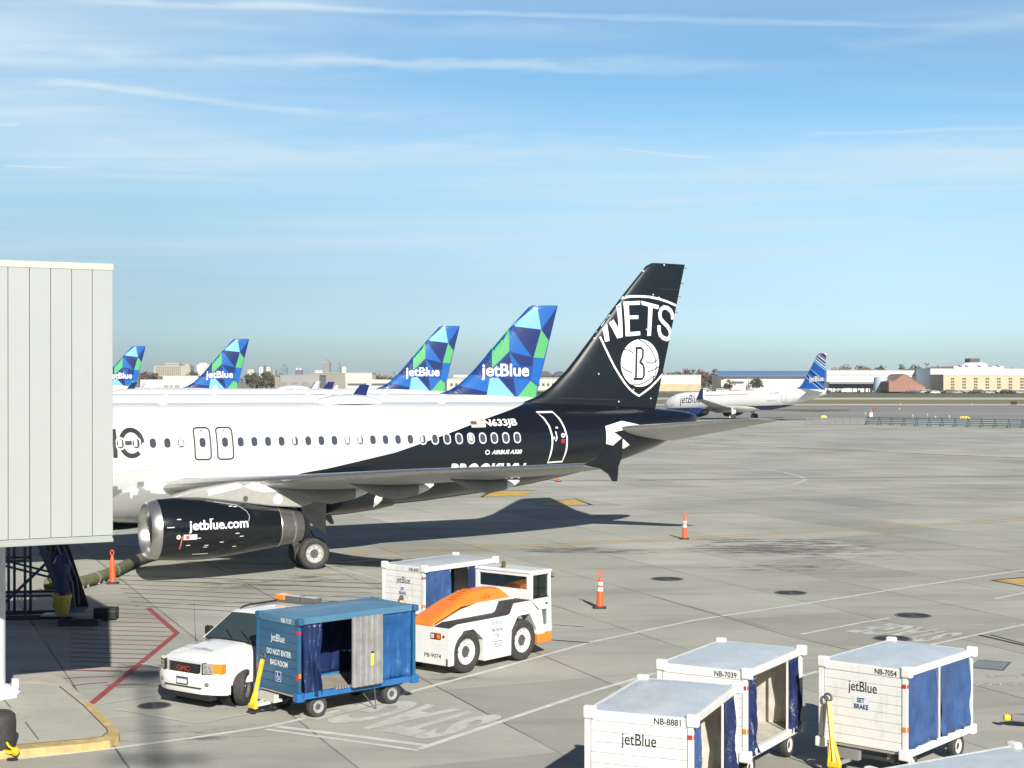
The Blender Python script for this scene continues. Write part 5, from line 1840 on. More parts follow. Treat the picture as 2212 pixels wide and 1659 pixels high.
# ================================================================== WHITE OFF-ROAD CAR
def suv():
    phi = 35.0
    d = Vector((math.sin(R(phi)), math.cos(R(phi)), 0))
    left = Vector((math.cos(R(phi)), -math.sin(R(phi)), 0))
    wc = G(517, 1525)
    o = wc - left * .86 - d * .93 + d * .10
    root = thing('parked_car', 'white off-road car with an amber roof light, half hidden by the blue cart', 'car', o, (0, 0, R(90 - phi)))
    P = mat('car_white', (.76, .76, .74), .25, coat=.6, dirt=.08)
    # lower body: x back from the bumper, -y is the side towards the blue cart
    sec = [(.16, .78, .42, .74, .925, .945), (.22, .87, .40, .76, .965, 1.0), (.45, .925, .38, .78, 1.035, 1.075), (.9, .94, .37, .82, 1.105, 1.155), (1.35, .945, .36, .82, 1.15, 1.205), (1.6, .945, .34, .82, 1.16, 1.21), (2.4, .945, .34, .82, 1.16, 1.2),
           (3.6, .945, .34, .82, 1.16, 1.2), (4.5, .93, .38, .84, 1.15, 1.19), (4.75, .88, .45, .84, 1.10, 1.12)]
    mb = MB()
    rr = []
    for x, w, zb, zm, zs, zt in sec:
        h = [(0, zb), (w * .8, zb), (w * .96, zb + .10), (w, zm), (w * .985, zs - .10), (w * .93, zs - .02), (w * .84, zs + .012), (w * .6, zt - .015), (w * .52, zt + .012), (w * .3, zt + .02), (0, zt + .022)]
        rr.append([(x, y, z) for y, z in h] + [(x, -y, z) for y, z in h[-2:0:-1]])
    mb.loft(rr)
    body = mb.build('body', P, root, smooth=35)
    cut = []
    for x in (.93, 3.80):
        c = MB()
        c.cyl((x, -1.2, .38), (x, -.55, .38), .455, n=32)
        c.cyl((x, .55, .38), (x, 1.2, .38), .455, n=32)
        cut.append(c.build('cutter', P))
    boolean_cut(body, cut)
    for p in body.data.polygons:
        p.use_smooth = True
    body.data.set_sharp_from_angle(angle=R(35))
    mb = MB()
    for x in (.93, 3.80):
        for s in (-1, 1):
            mb.rev([(.45, .57 * s), (.45, .90 * s), (.44, .90 * s), (.40, .57 * s), (.001, .56 * s)], (x, 0, .38), (0, 1, 0), 32, cap=False)
    mb.box(.3, 4.4, -.8, .8, .30, .40)
    mb.build('wheel_arch', MATTE, root, recalc=False)
    # glasshouse
    mb = MB()
    belt = [(1.36, .80, 1.20), (1.50, .90, 1.18), (4.60, .88, 1.17)]
    prof = [(1.42, 1.20, .87), (2.18, 1.70, .71), (2.36, 1.735, .68), (2.9, 1.745, .67), (3.9, 1.71, .67), (4.5, 1.64, .66), (4.68, 1.18, .82)]
    rr = []
    for x, z, w in prof:
        rr.append([(x, w, z), (x, w * .9, z + (.0 if z < 1.3 else .03)), (x, w * .4, z + (0 if z < 1.3 else .04)), (x, -w * .4, z + (0 if z < 1.3 else .04)), (x, -w * .9, z + (0 if z < 1.3 else .03)), (x, -w, z)])
    mb.loft(rr, closed=False)
    for s in (-1, 1):
        pts = [(x, s * w, z) for x, z, w in prof]
        k = Vector((3.0, s * .88, 1.17))
        for a, b in zip(pts, pts[1:]):
            mb.face([a, b, (b[0] if b[0] > 1.5 else 1.5, s * .89, 1.165), (a[0] if a[0] > 1.5 else 1.45, s * .89, 1.165)])
    roof = mb.build('roof', P, root, smooth=30)
    gd = mat('car_glass', (.035, .055, .05), .04, coat=1.0, spec=.8)
    mb = MB()
    def ws(u, v):                      # on the windscreen
        w = .80 - .13 * v
        return (1.435 + .70 * v - .012, u * w, 1.215 + .468 * v + .02 * (1 - u * u) + .008)
    for i in range(8):
        for j in range(4):
            q = [ws(-1 + .25 * (i + a), (j + b) / 4) for a, b in ((0, 0), (1, 0), (1, 1), (0, 1))]
            mb.face(q)
    mb.build('windscreen', gd, root, smooth=60)
    mb = MB()
    for s in (-1, 1):
        for xa, xb in ((1.95, 2.62), (2.72, 3.55), (3.65, 4.35)):
            y = lambda z: s * (.895 - (z - 1.165) * .30)
            mb.face([(xa + (.0 if xa > 2 else -.25), y(1.2), 1.21), (xb, y(1.2), 1.21), (xb, y(1.68), 1.68), (xa + (.0 if xa > 2 else .22), y(1.68), 1.68)])
    mb.build('side_window', gd, root, recalc=False)
    # wipers
    mb = MB()
    for y0, y1 in ((-.05, .42), (-.70, -.18)):
        a, b = Vector(ws(y0, .02)), Vector(ws(y1, .30))
        n = Vector((-.45, 0, .6)) * .04
        mb.bar(a + n, b + n, .018, .02)
    mb.box(1.36, 1.47, -.72, .72, 1.205, 1.232)
    mb.build('wiper', MATTE, root)
    # front: bumper, grille, lamps, plate
    mb = MB()
    bs = [(.42, .50, .16), (.46, .40, .62), (.54, .44, .78), (.66, .46, .80), (.74, .40, .78), (.80, .34, .62)]
    rr = []
    for yy in [-.945, -.92, -.86, -.74, -.5, -.2, .2, .5, .74, .86, .92, .945]:
        k = abs(yy) / .945
        fx = .02 + .22 * max(0, (k - .45) / .55) ** 2.2
        rr.append([(fx + .14, yy, .35), (fx + .05, yy, .37), (fx, yy, .54), (fx, yy, .70), (fx + .035, yy, .79), (fx + .16, yy, .82), (.5, yy, .82), (.5, yy, .35)])
    mb.loft(rr)
    bump = mb.build('bumper', P, root, smooth=40, bevel=.01, loc=(0, 0, -.055))
    mb = MB()
    mb.box(.10, .3, -.74, .74, .25, .37)
    mb.box(.008, .05, -.55, .55, .50, .525)
    mb.build('air_dam', MATTE, bump, bevel=.03)
    mb = MB()
    fx = lambda y: .075 + .16 * (abs(y) / .9) ** 2
    mb.prism([(fx(y), y, z) for y, z in ((-.52, 1.03), (.52, 1.03), (.50, .84), (.40, .79), (-.40, .79), (-.50, .84))], (.1, 0, 0))
    gr = mb.build('grille', MATTE, root, loc=(0, 0, -.075))
    mb = MB()
    for k in range(7):
        z = .82 + .032 * k
        mb.box(.055, .09, -.44, .44, z, z + .010)
    mb.build('grille_bar', mat('grille_grey', (.14, .14, .14), .3, metal=.7), gr)
    mb = MB()
    out = [(-.55, 1.055), (.55, 1.055), (.54, .83), (.43, .765), (-.43, .765), (-.54, .83)]
    inn = [(-.49, 1.02), (.49, 1.02), (.475, .845), (.40, .80), (-.40, .80), (-.475, .845)]
    for i in range(6):
        a, b, c, e = out[i], out[(i + 1) % 6], inn[(i + 1) % 6], inn[i]
        mb.prism([(fx(a[0]) - .045, a[0], a[1]), (fx(b[0]) - .045, b[0], b[1]), (fx(c[0]) - .045, c[0], c[1]), (fx(e[0]) - .045, e[0], e[1])], (.13, 0, 0), 0)
    mb.build('grille_frame', mat('grille_surround', (.66, .67, .68), .2, metal=.3, coat=.5), gr)
    gm = plane_map((.04, .20, .845), (0, -1, 0), (0, 0, 1), .002)
    decal('badge', [text_polys('GMC', .40, .12, bold=.03)], [mat('badge_red', (.26, .03, .03), .4)], gm, gr)
    for s in (-1, 1):
        mb = MB()
        f = lambda y: .045 + .21 * max(0, (abs(y) - .56) / .36) ** 1.5
        def lamp(ya, yb, mi):
            n = 6
            for i in range(n):
                p, q = ya + (yb - ya) * i / n, ya + (yb - ya) * (i + 1) / n
                mb.prism([(f(p), s * p, .845), (f(q), s * q, .835), (f(q), s * q, 1.045 - .03 * (q - .58)), (f(p), s * p, 1.045 - .03 * (p - .58))], (.12, 0, 0), mi)
        for p, q in ((.555, .58),):
            mb.prism([(f(p) - .004, s * p, .83), (f(q) - .004, s * q, .825), (f(q) - .004, s * q, 1.05 - .03 * (q - .58)), (f(p) - .004, s * p, 1.055)], (.12, 0, 0), 3)
        lamp(.58, .775, 0)
        lamp(.775, .925, 1)
        for yy, zz_ in ((.63, .98), (.71, .97), (.65, .89), (.73, .89)):
            mb.rev([(.001, -.008), (.03, -.004), (.034, .01)], (f(yy), s * yy, zz_), (1, 0, 0), 12, 2, cap=False)
        mb.build('headlight', [mat('lamp_clear', (.27, .27, .22), .15, metal=.0, coat=1.0), AMBER, CHROME, MATTE], root, smooth=35, loc=(0, 0, -.075))
        mb = MB()
        mb.rev([(.001, -.004), (.045, 0), (.05, .02), (.065, .025)], (.055, s * .66, .60), (1, 0, 0), 16, cap=False)
        mb.build('fog_lamp', CHROME, bump, smooth=40)
        mb = MB()
        mb.box(1.72, 1.84, min(s * .94, s * 1.14), max(s * .94, s * 1.14), 1.20, 1.40)
        mb.build('mirror', MATTE, root, bevel=.04, seg=3)
    mb = MB()
    mb.box(.0, .015, -.17, .17, .555, .71, 0)
    mb.box(-.004, .002, -.15, .15, .575, .69, 1)
    mb.box(-.006, .001, -.15, .15, .665, .69, 2)
    mb.build('number_plate', [MATTE, mat('plate_white', (.62, .64, .66), .5), mat('plate_blue', (.08, .14, .34), .5)], bump)
    hm = lambda a, b, mi=0: Vector((.72 - b * .98, -a, 1.175 + .022 - .06 * b + (.012 if abs(a) < .4 else 0)))
    decal('lettering', [[[(x - .30, y - .05) for x, y in p] for p in text_polys('jetBlue', .60, .19, bold=.0)]], [mat('hood_ink', (.30, .36, .38), .5)], lambda a, b, mi=0: Vector((.56 + b * .98, -a, 1.142 + b * .15)), body)
    mb = MB()
    mb.cyl((1.15, .80, 1.14), (1.10, .80, 2.0), .007, .003, 6)
    mb.build('aerial', MATTE, root)
    # roof rack and beacon
    mb = MB()
    for s in (-1, 1):
        mb.tube([(2.25, s * .58, 1.72), (2.38, s * .58, 1.79), (2.6, s * .58, 1.81), (4.2, s * .58, 1.78), (4.35, s * .58, 1.70)], .022, 8)
    mb.build('roof_rack', MATTE, root, smooth=40)
    mb = MB()
    mb.box(3.45, 3.68, -.64, .64, 1.785, 1.825)
    mb.box(3.44, 3.69, -.62, -.16, 1.825, 1.93)
    mb.box(3.44, 3.69, -.12, .30, 1.825, 1.93)
    bar = mb.build('light_bar', mat('lens_smoke', (.10, .105, .11), .2, coat=.6), root, bevel=.015)
    mb = MB()
    mb.box(3.43, 3.70, .32, .62, 1.82, 1.94)
    mb.build('beacon', AMBER, bar, bevel=.03, seg=3)
    for (x, y, turn) in ((.93, -.86, 1), (.93, .86, 1), (3.80, -.86, 0), (3.80, .86, 0)):
        a = Vector((0, 1, 0)) if not turn else Matrix.Rotation(R(30), 3, 'Z') @ Vector((0, 1, 0))
        w = wheel('wheel', root, (x, y, .385), a, .385, .25, mat('car_alloy', (.45, .45, .46), .3, metal=.8), 36, hubdark=False)


suv()


# ================================================================== AIRCRAFT TUG
def tug():
    phi = 39.7
    root = thing('aircraft_tug', 'white aircraft tug with an orange hood and a glazed cab', 'tug', (-1.116, 35.77, 0), (0, 0, R(90 - phi)))
    P = mat('tug_white', (.72, .73, .71), .4, coat=.2, var=.04, dirt=.18)
    TW = 1.80
    # near and far side plates with angular wheel openings
    prof = [(-.50, .24), (-.36, .24), (-.33, .66), (-.02, 1.00), (.34, 1.00), (.70, .72), (.72, .20), (1.72, .20), (1.74, .80), (1.98, 1.12), (2.45, 1.12), (2.74, .66), (2.76, .56), (2.95, .55), (2.80, 1.14), (2.48, 1.44), (1.87, 1.44), (1.74, 1.21), (1.60, 1.18), (-.22, 1.18), (-.53, 1.10)]
    for y0, y1 in ((0, .34), (TW - .34, TW)):
        mb = MB()
        mb.prism([(x, y0, z) for x, z in prof], (0, y1 - y0, 0))
        mb.build('fender', P, root, bevel=.012)
    mb = MB()
    mb.box(-.50, 2.4, .34, TW - .34, .26, 1.12)
    mb.prism([(-.5, .5, 1.1), (1.0, .5, 1.50), (2.45, .5, 1.5), (2.45, .5, 1.1)], (0, TW - 1.0, 0))
    mb.build('body', P, root, bevel=.012)
    mb = MB()
    mb.box(-.53, -.50, .0, TW, .24, 1.115)
    mb.build('end_plate', P, root, bevel=.01)
    # anti-slip treads on the fenders
    TR = mat('tread_black', (.035, .036, .038), .8, var=.3, vscale=12, bump=.6, bscale=60)
    for y0, y1 in ((.03, .50), (TW - .50, TW - .03)):
        mb = MB()
        mb.prism([(-.50, y0, 1.112), (-.22, y0, 1.184), (1.58, y0, 1.184), (1.70, y0, 1.215), (1.84, y0, 1.445), (2.44, y0, 1.445), (2.44, y0, 1.455), (1.835, y0, 1.46), (1.69, y0, 1.225), (1.58, y0, 1.192), (-.22, y0, 1.192), (-.51, y0, 1.118)], (0, y1 - y0, 0))
        mb.build('tread', TR, root)
    # orange hood
    mb = MB()
    yl, yr = .50, TW - .50
    rr = []
    for x, z, ze, ins in ((-.535, 1.15, 1.12, .0), (-.5, 1.23, 1.17, .02), (.48, 1.58, 1.475, .05), (1.05, 1.78, 1.475, .20), (1.6, 1.79, 1.475, .22), (2.08, 1.75, 1.475, .21), (2.36, 1.50, 1.455, .03)):
        rr.append([(x, yl, ze), (x, yl + ins * .85, z - .03), (x, yl + ins + .10, z), (x, yr - ins - .10, z), (x, yr - ins * .85, z - .03), (x, yr, ze)])
    mb.loft(rr)
    hood = mb.build('hood', ORANGE, root, bevel=.012)
    mb = MB()
    for k in range(7):
        x = .50 + .11 * k
        z = 1.58 + (x - .48) * .351 if x < 1.05 else 1.78
        mb.box(x, x + .045, .80, TW - .80, z - .002, z + .02)
    mb.build('vent', mat('vent_orange', (.42, .10, .015), .6), hood)
    decal('lettering', [text_polys('TUG', .40, .17, bold=.04)], [mat('emboss_orange', (.42, .09, .01), .5)], lambda a, b, mi=0: Vector((1.20 + a, .50 - .006 + .19 * (.08 + b) / .275, 1.475 + .08 + b)), hood)
    # cab
    x0, x1, zr = 2.46, 3.27, 2.10
    th = .06
    mb = MB()
    # front frame with a wide window
    def frame(o, u, v, W_, H_, l, r, b, t, depth):
        o, u, v, dd = Vector(o), Vector(u), Vector(v), Vector(depth)
        q = lambda a, c: o + u * a + v * c
        for a0, a1, c0, c1 in ((0, l, 0, H_), (W_ - r, W_, 0, H_), (l, W_ - r, 0, b), (l, W_ - r, H_ - t, H_)):
            mb.prism([q(a0, c0), q(a1, c0), q(a1, c1), q(a0, c1)], dd)
    frame((x0, .02, 1.46), (0, 1, 0), (0, 0, 1), TW - .04, .66, .10, .10, .24, .10, (th, 0, 0))
    frame((x1 - th, .02, 1.0), (0, 1, 0), (0, 0, 1), TW - .04, 1.12, .12, .12, .5, .10, (th, 0, 0))
    for y in (0.0, TW - th):
        frame((x0 + .002, y, 1.46), (1, 0, 0), (0, 0, 1), x1 - x0 - .004, .66, .10, .10, .03, .09, (0, th, 0))
        mb.prism([(x0 + .02, y, 1.45), (x1 + .01, y, 1.45), (x1 + .02, y, 1.18), (2.82, y, 1.18)], (0, th, 0))
        mb.prism([(2.82, y, 1.18), (2.90, y, 1.18), (3.02, y, .56), (2.94, y, .56)], (0, th, 0))
        mb.prism([(3.14, y, 1.18), (x1 + .02, y, 1.18), (x1 + .03, y, .60), (3.16, y, .60)], (0, th, 0))
        mb.prism([(3.0, y, .78), (3.16, y, .78), (3.16, y, .60), (3.02, y, .60)], (0, th, 0))
    mb.box(x0 + .2, x1 - .06, th, TW - th, .60, .66)
    mb.build('cab', P, root, bevel=.01)
    mb = MB()
    mb.prism([(x0 - .03, -.02, zr), (x1 + .03, -.02, zr), (x1 + .03, -.02, zr + .05), (x0 + .02, -.02, zr + .07)], (0, TW + .04, 0))
    rf = mb.build('cab_roof', mat('cab_roof_white', (.62, .65, .66), .45, dirt=.1), root, bevel=.02)
    mb = MB()
    mb.rev([(.05, 0), (.05, .04), (.06, .04), (.055, .15), (.03, .17), (.001, .172)], (x0 + .1, .95, zr + .065), n=14)
    mb.build('beacon', [mat('beacon_dark', (.10, .09, .02), .2, coat=1)], rf, smooth=40)
    gl_ = glass()
    mb = MB()
    mb.face([(x0 + .03, .12, 1.70), (x0 + .03, TW - .12, 1.70), (x0 + .03, TW - .12, 2.02), (x0 + .03, .12, 2.02)])
    mb.build('windscreen', gl_, root, recalc=False)
    for y in (.03, TW - .03):
        mb = MB()
        mb.face([(x0 + .10, y, 1.49), (x1 - .10, y, 1.49), (x1 - .10, y, 2.03), (x0 + .10, y, 2.03)])
        mb.face([(2.88, y, 1.16), (3.15, y, 1.16), (3.16, y, .79), (2.97, y, .79)])
        w = mb.build('side_window', gl_, root, recalc=False)
        mb = MB()
        mb.box(2.83, 2.86, y - .02, y + .02, 1.48, 2.03)
        for z0_, z1_ in ((1.47, 1.49), (2.03, 2.05)):
            mb.box(x0 + .09, x1 - .09, y - .035, y - .02 + .035, z0_, z1_)
        mb.build('window_seal', MATTE, w)
    mb = MB()
    mb.box(x1 - .05, x1 - .045, .14, TW - .14, 1.5, 2.02)
    mb.build('rear_window', gl_, root, recalc=False)
    mb = MB()
    mb.box(2.95, 3.12, .95, 1.40, .95, 1.55)
    mb.box(2.72, 3.1, .95, 1.40, .90, 1.0)
    mb.build('seat', MATTE, root, bevel=.04)
    mb = MB()
    ring = [Vector((2.66 + .06 * math.sin(t * math.pi / 10), 1.15 + .17 * math.cos(t * math.pi / 10), 1.62 + .15 * math.sin(t * math.pi / 10))) for t in range(20)]
    mb.tube(ring, .015, 8, closed=True)
    mb.bar((2.55, 1.15, 1.4), (2.66, 1.15, 1.62), .03)
    mb.build('steering_wheel', MATTE, root)
    mb = MB()
    mb.box(2.6, 3.25, .3, .35, 1.0, 1.5)
    mb.box(2.5, 2.6, .2, TW - .2, 1.1, 1.5)
    mb.build('dashboard', DARKGREY, root)
    mb = MB()
    mb.box(2.74, 3.30, -.015, .5, .34, .58)
    mb.box(2.74, 3.30, TW - .5, TW + .015, .34, .58)
    mb.box(3.16, 3.32, .0, TW, .36, .62)
    mb.build('bumper', ORANGE, root, bevel=.03)
    mb = MB()
    mb.box(3.05, 3.12, -.025, -.01, 1.30, 1.34)
    mb.build('door_handle', MATTE, root)
    # lamps
    for ya, yb in ((.26, .57), (TW - .57, TW - .26)):
        mb = MB()
        mb.box(-.545, -.53, ya, yb, .84, .98, 0)
        w3 = (yb - ya - .04) / 3
        for k in range(3):
            mb.box(-.56, -.543, ya + .02 + w3 * k, ya + .02 + w3 * (k + 1) - .008, .86, .96, 1 + k)
        mb.build('rear_lamp', [MATTE, AMBER, RED, mat('lamp_white', (.6, .58, .52), .3)], root)
        mb = MB()
        q = .17 if ya < 1 else TW - .17
        mb.rev([(.001, -.02), (.03, -.018), (.035, 0)], (-.53, q, .92), (1, 0, 0), 12, cap=False)
        mb.build('marker_lamp', RED, root)
    # tow hook side bracket, steps
    mb = MB()
    mb.box(-.56, -.5, 1.15, 1.45, .34, .62)
    mb.bar((-.55, .05, .42), (-.55, .05, .24), .03)
    mb.build('tow_pocket', DARKGREY, root, bevel=.01)
    fmap = plane_map((-.531, TW, 0), (0, -1, 0), (0, 0, 1), .004)
    ink = mat('decal_dark', (.05, .055, .065), .5)
    decal('lettering', [shift(text_polys('PB-9074', .53, .095, bold=.012), TW - .78, .40)], [ink], fmap, root)
    sm = plane_map((0, 0, 0), (1, 0, 0), (0, 0, 1), .004)
    bl = mat('decal_blue', (.09, .22, .32), .5)
    decal('lettering', [shift(text_polys('jetBlue', .38, .14), .99, .98), shift(text_polys('PB-9074', .38, .085, bold=.005), .99, .84) + shift(text_polys('TSI', .15, .085, bold=.005), 1.10, .71) + [[(1.03, .62), (1.40, .62), (1.40, .605), (1.03, .605)]] + shift(text_polys('TUG', .30, .10), 1.07, .47)], [bl, ink], sm, root)
    rw = mat('rim_cream', (.72, .71, .66), .45, dirt=.2)
    for x in (.10, 2.18):
        for y, s in ((.16, -1), (TW - .16, 1)):
            wheel('wheel', root, (x, y, .505), (0, 1, 0), .505, .34, rw, 36)


tug()

# ================================================================== REGIONAL JET TAXIING BEYOND THE APRON
def striped_paint():
    m = bpy.data.materials.new('striped_tail_paint')
    m.use_nodes = True
    t = NT(m.node_tree)
    b = t.n['Principled BSDF']
    tc = t.new('ShaderNodeTexCoord').outputs['Object']
    sx = t.new('ShaderNodeSeparateXYZ')
    t.l.new(tc, sx.inputs[0])
    v = t.math('SUBTRACT', sx.outputs[2], t.math('MULTIPLY', t.math('SUBTRACT', 36.2, sx.outputs[0]), 0.42 * 1.0))
    v = t.math('ADD', sx.outputs[2], t.math('MULTIPLY', t.math('SUBTRACT', sx.outputs[0], 34.0), 0.75))
    r = t.new('ShaderNodeValToRGB')
    r.color_ramp.interpolation = 'CONSTANT'
    el = r.color_ramp.elements
    nv, bl, lb, wh, rd, or_ = (0.008, 0.02, 0.11), (0.012, 0.10, 0.42), (0.25, 0.48, 0.75), (0.78, 0.80, 0.82), (0.25, 0.03, 0.06), (0.55, 0.16, 0.04)
    seq = [(0, bl), (5.0, lb), (5.2, nv), (5.7, lb), (5.85, bl), (6.5, nv), (7.0, lb), (7.15, bl), (8.9, lb), (9.1, bl), (9.3, wh), (9.5, nv), (9.75, lb), (10.05, nv), (10.15, rd), (10.25, nv), (10.4, wh), (10.6, nv), (10.8, lb), (10.95, nv), (11.2, rd), (11.4, nv), (11.6, wh), (11.95, or_), (12.1, nv)]
    lo, hi = 3.0, 13.5
    while len(el) < len(seq):
        el.new(0.5)
    for e, (z, c) in zip(el, seq):
        e.position = min(1, max(0, (z - lo) / (hi - lo)))
        e.color = c + (1,)
    t.l.new(t.mapr(v, lo, hi), r.inputs[0])
    t.l.new(r.outputs[0], b.inputs['Base Color'])
    b.inputs['Roughness'].default_value = .25
    return m


def regional():
    ang = R(-48)
    c, n = math.cos(ang), math.sin(ang)
    # anchor: fin tip trailing edge
    tip = AT(1790, 762, 250.0)
    root = thing('regional_jet', 'small white regional jet with a striped blue tail taxiing beyond the apron', 'airliner', (tip.x - 36.0 * c, tip.y - 36.0 * n, -.60), (0, R(-2.0), ang))
    F = [(0, 2.75, 2.65, .05), (.5, 3.4, 2.1, .6), (1.5, 4.15, 1.75, 1.1), (3, 4.75, 1.55, 1.4), (5, 5.0, 1.5, 1.5), (24, 5.0, 1.5, 1.5), (27, 4.98, 1.85, 1.42), (30, 4.9, 2.45, 1.2), (33, 4.75, 3.1, .85), (35.5, 4.55, 3.7, .42), (36.2, 4.4, 3.9, .2)]
    def belly():
        m = bpy.data.materials.new('blue_belly_paint')
        m.use_nodes = True
        t = NT(m.node_tree)
        b = t.n['Principled BSDF']
        sx = t.new('ShaderNodeSeparateXYZ')
        t.l.new(t.new('ShaderNodeTexCoord').outputs['Object'], sx.inputs[0])
        t.l.new(t.mix(t.math('LESS_THAN', sx.outputs[2], 2.22), (.76, .77, .77), (.012, .025, .12)), b.inputs['Base Color'])
        b.inputs['Roughness'].default_value = .25
        return m
    PB_ = belly()
    mb = MB()
    ss = [0, .2, .5, 1, 1.5, 2.2, 3, 4, 5] + [6 + k * 1.5 for k in range(13)] + [25, 26, 27, 28.5, 30, 31.5, 33, 34.3, 35.5, 36, 36.2]
    rr = []
    for s in ss:
        t, b, w = lerp_tab(F, s)
        rr.append([(s, w * math.cos(math.pi * k / 16), (t + b) / 2 + (t - b) / 2 * math.sin(math.pi * k / 16)) for k in range(32)])
    mb.loft(rr)
    fu = mb.build('fuselage', PB_, root, smooth=40)
    fin = [(4.5, 28.6, 35.3), (4.9, 29.7, 35.35), (5.4, 30.6, 35.4), (6.5, 31.5, 35.5), (9.0, 33.2, 35.75), (10.3, 34.05, 35.95), (10.55, 34.4, 36.0)]
    mb = MB()
    rr = []
    for z, a, b in fin:
        ts = [(1 - math.cos(math.pi * i / 10)) / 2 for i in range(11)]
        h = lambda t: .09 * min(b - a, 3.6) * (2.97 * math.sqrt(t) - 1.26 * t - 3.516 * t * t + 2.843 * t ** 3 - 1.036 * t ** 4) * .5 + .01
        rr.append([(a + (b - a) * t, -h(t), z) for t in ts] + [(a + (b - a) * t, h(t), z) for t in ts[-2:0:-1]])
    mb.loft(rr)
    fo = mb.build('tail_fin', striped_paint(), root, smooth=50)
    decal('lettering', [shift(text_polys('jetBlue', 2.9, 1.15, bold=.02), 32.55, 5.7)], [DECALWHITE], lambda s, z, mi=0: Vector((s, -.30, z)), fo)
    fm = lambda s, z, mi=0: Vector((s, -1.5 * math.sqrt(max(0, 1 - ((z - 3.25) / 1.75) ** 2)) - .03 - .01 * mi, z))
    decal('lettering', [shift(text_polys('jetBlue', 4.9, 1.9, shear=.12), 5.0, 2.6)], [DECALNAVY], fm, fu, maxe=.4)
    decal('lettering', [shift(text_polys('N318JB', 2.2, .26), 24.8, 4.15) + shift(text_polys('EMBRAER 190', 2.0, .16), 24.6, 2.95) + [rrect(10.8, 15.5, 4.22, 4.32, .02)], [rrect(15.7, 20.5, 4.24, 4.34, .02)]], [mat('ink_grey', (.16, .17, .2), .5), mat('ink_orange', (.5, .25, .15), .5)], fm, fu, maxe=.4)
    for k in range(24):
        s = 9.6 + k * .80
        decal('cabin_window', [rrect(s - .14, s + .14, 3.62 - .2, 3.62 + .2, .12, 3)], [PANE], fm, fu)
    for s in (3.1, 28.0):
        t, b, w = lerp_tab(F, s)
        decal('door', [stroke(rrect(s - .42, s + .42, 2.75, 4.45, .2, 4), .06, closed=True)], [mat('door_line', (.35, .36, .38), .5)], lambda s_, z, mi=0: Vector((s_, -lerp_tab(F, s_)[2] * math.sqrt(max(0, 1 - ((z - (lerp_tab(F, s_)[0] + lerp_tab(F, s_)[1]) / 2) / ((lerp_tab(F, s_)[0] - lerp_tab(F, s_)[1]) / 2)) ** 2)) - .03, z)), fu, maxe=.4)
    mb = MB()
    rr = [[(s, w * math.cos(math.pi + math.pi * k / 14), zt - (zt - zb) * math.sin(math.pi * k / 14)) for k in range(15)] for s, w, zb, zt in [(11, .6, 1.5, 1.9), (12.5, 1.5, 1.2, 2.3), (17, 1.62, 1.15, 2.4), (20, 1.5, 1.25, 2.2), (22.5, .6, 1.55, 1.8)]]
    mb.loft(rr, closed=False)
    mb.build('belly_fairing', WHITE, root, smooth=50)
    for s in (-1, 1):
        wg = wing_mesh([(1.2, 11.6, 6.0, 2.1, .13, .3), (4.6, 14.2, 3.7, 2.45, .12, .15), (13.0, 18.9, 1.6, 3.5, .1, .02)], s).build('wing', [WINGGREY, STEEL], root, smooth=30)
        mb = MB()
        mb.loft([[(18.9 + t * 1.6, s * (13.0 - h * .12), 3.5 + h * .12) for t, h in AF], [(19.4 + t * 1.3, s * (13.35 - h * .1), 3.8 + h * .1) for t, h in AF], [(20.6 + t * .55, s * (13.75 - h * .05), 5.25) for t, h in AF]])
        mb.build('winglet', NAVY, wg, smooth=50)
        mb = MB()
        mb.rev([(.72, 0), (.80, .1), (.86, .8), (.82, 2.2), (.60, 3.3), (.58, 3.35), (.42, 3.9), (.001, 3.95)], (10.2, s * 4.65, 1.35), (1, 0, 0), 24, mis=[1, 0, 0, 0, 2, 2, 2])
        mb.rev([(.001, .35), (.70, .3), (.72, 0)], (10.2, s * 4.65, 1.35), (1, 0, 0), 24, 2, cap=False)
        e = mb.build('engine', [mat('nacelle_blue', (.015, .03, .15), .3), STEEL, TITAN], root, smooth=40)
        mb = MB()
        mb.prism([(11.2, s * 4.5, 2.1), (15.0, s * 4.5, 2.4), (16.0, s * 4.5, 2.2), (14, s * 4.5, 1.6)], (0, .3, 0))
        mb.build('pylon', MIDGREY, e)
        hs = wing_mesh([(.3, 32.0, 3.4, 4.15, .1, 0), (6.0, 34.9, 1.3, 4.75, .09, 0)], s, .07).build('tailplane', [WHITE, STEEL], root, smooth=30)
        g = MB()
        g.cyl((18.2, s * 2.95, .5), (18.0, s * 2.7, 2.0), .12)
        g.box(17.8, 18.6, s * 2.5, s * 2.55, 1.0, 1.7)
        gg = g.build('landing_gear', WHITE, root)
        for dy in (-.32, .32):
            wheel('wheel', gg, (18.2, s * 2.95 + dy, .48), (0, 1, 0), .48, .3, STEEL, 16)
    g = MB()
    g.cyl((4.4, 0, .3), (4.3, 0, 1.7), .08)
    gg = g.build('nose_gear', WHITE, root)
    wheel('wheel', gg, (4.4, 0, .3), (0, 1, 0), .3, .4, STEEL, 14)
    mb = MB()
    mb.loft([[(s, w * math.cos(math.pi * k / 10), 4.95 + h * math.sin(math.pi * k / 10)) for k in range(11)] for s, w, h in [(19, .05, .02), (19.5, .45, .3), (20.6, .5, .36), (21.8, .42, .28), (22.3, .05, .02)]], closed=False)
    mb.build('radome', AIRWHITE, root, smooth=50)
    mb = MB()
    mb.cyl((35.9, 0, 4.15), (36.5, 0, 4.15), .34, .26, 16)
    mb.build('tail_cone', TITAN, root)


regional()


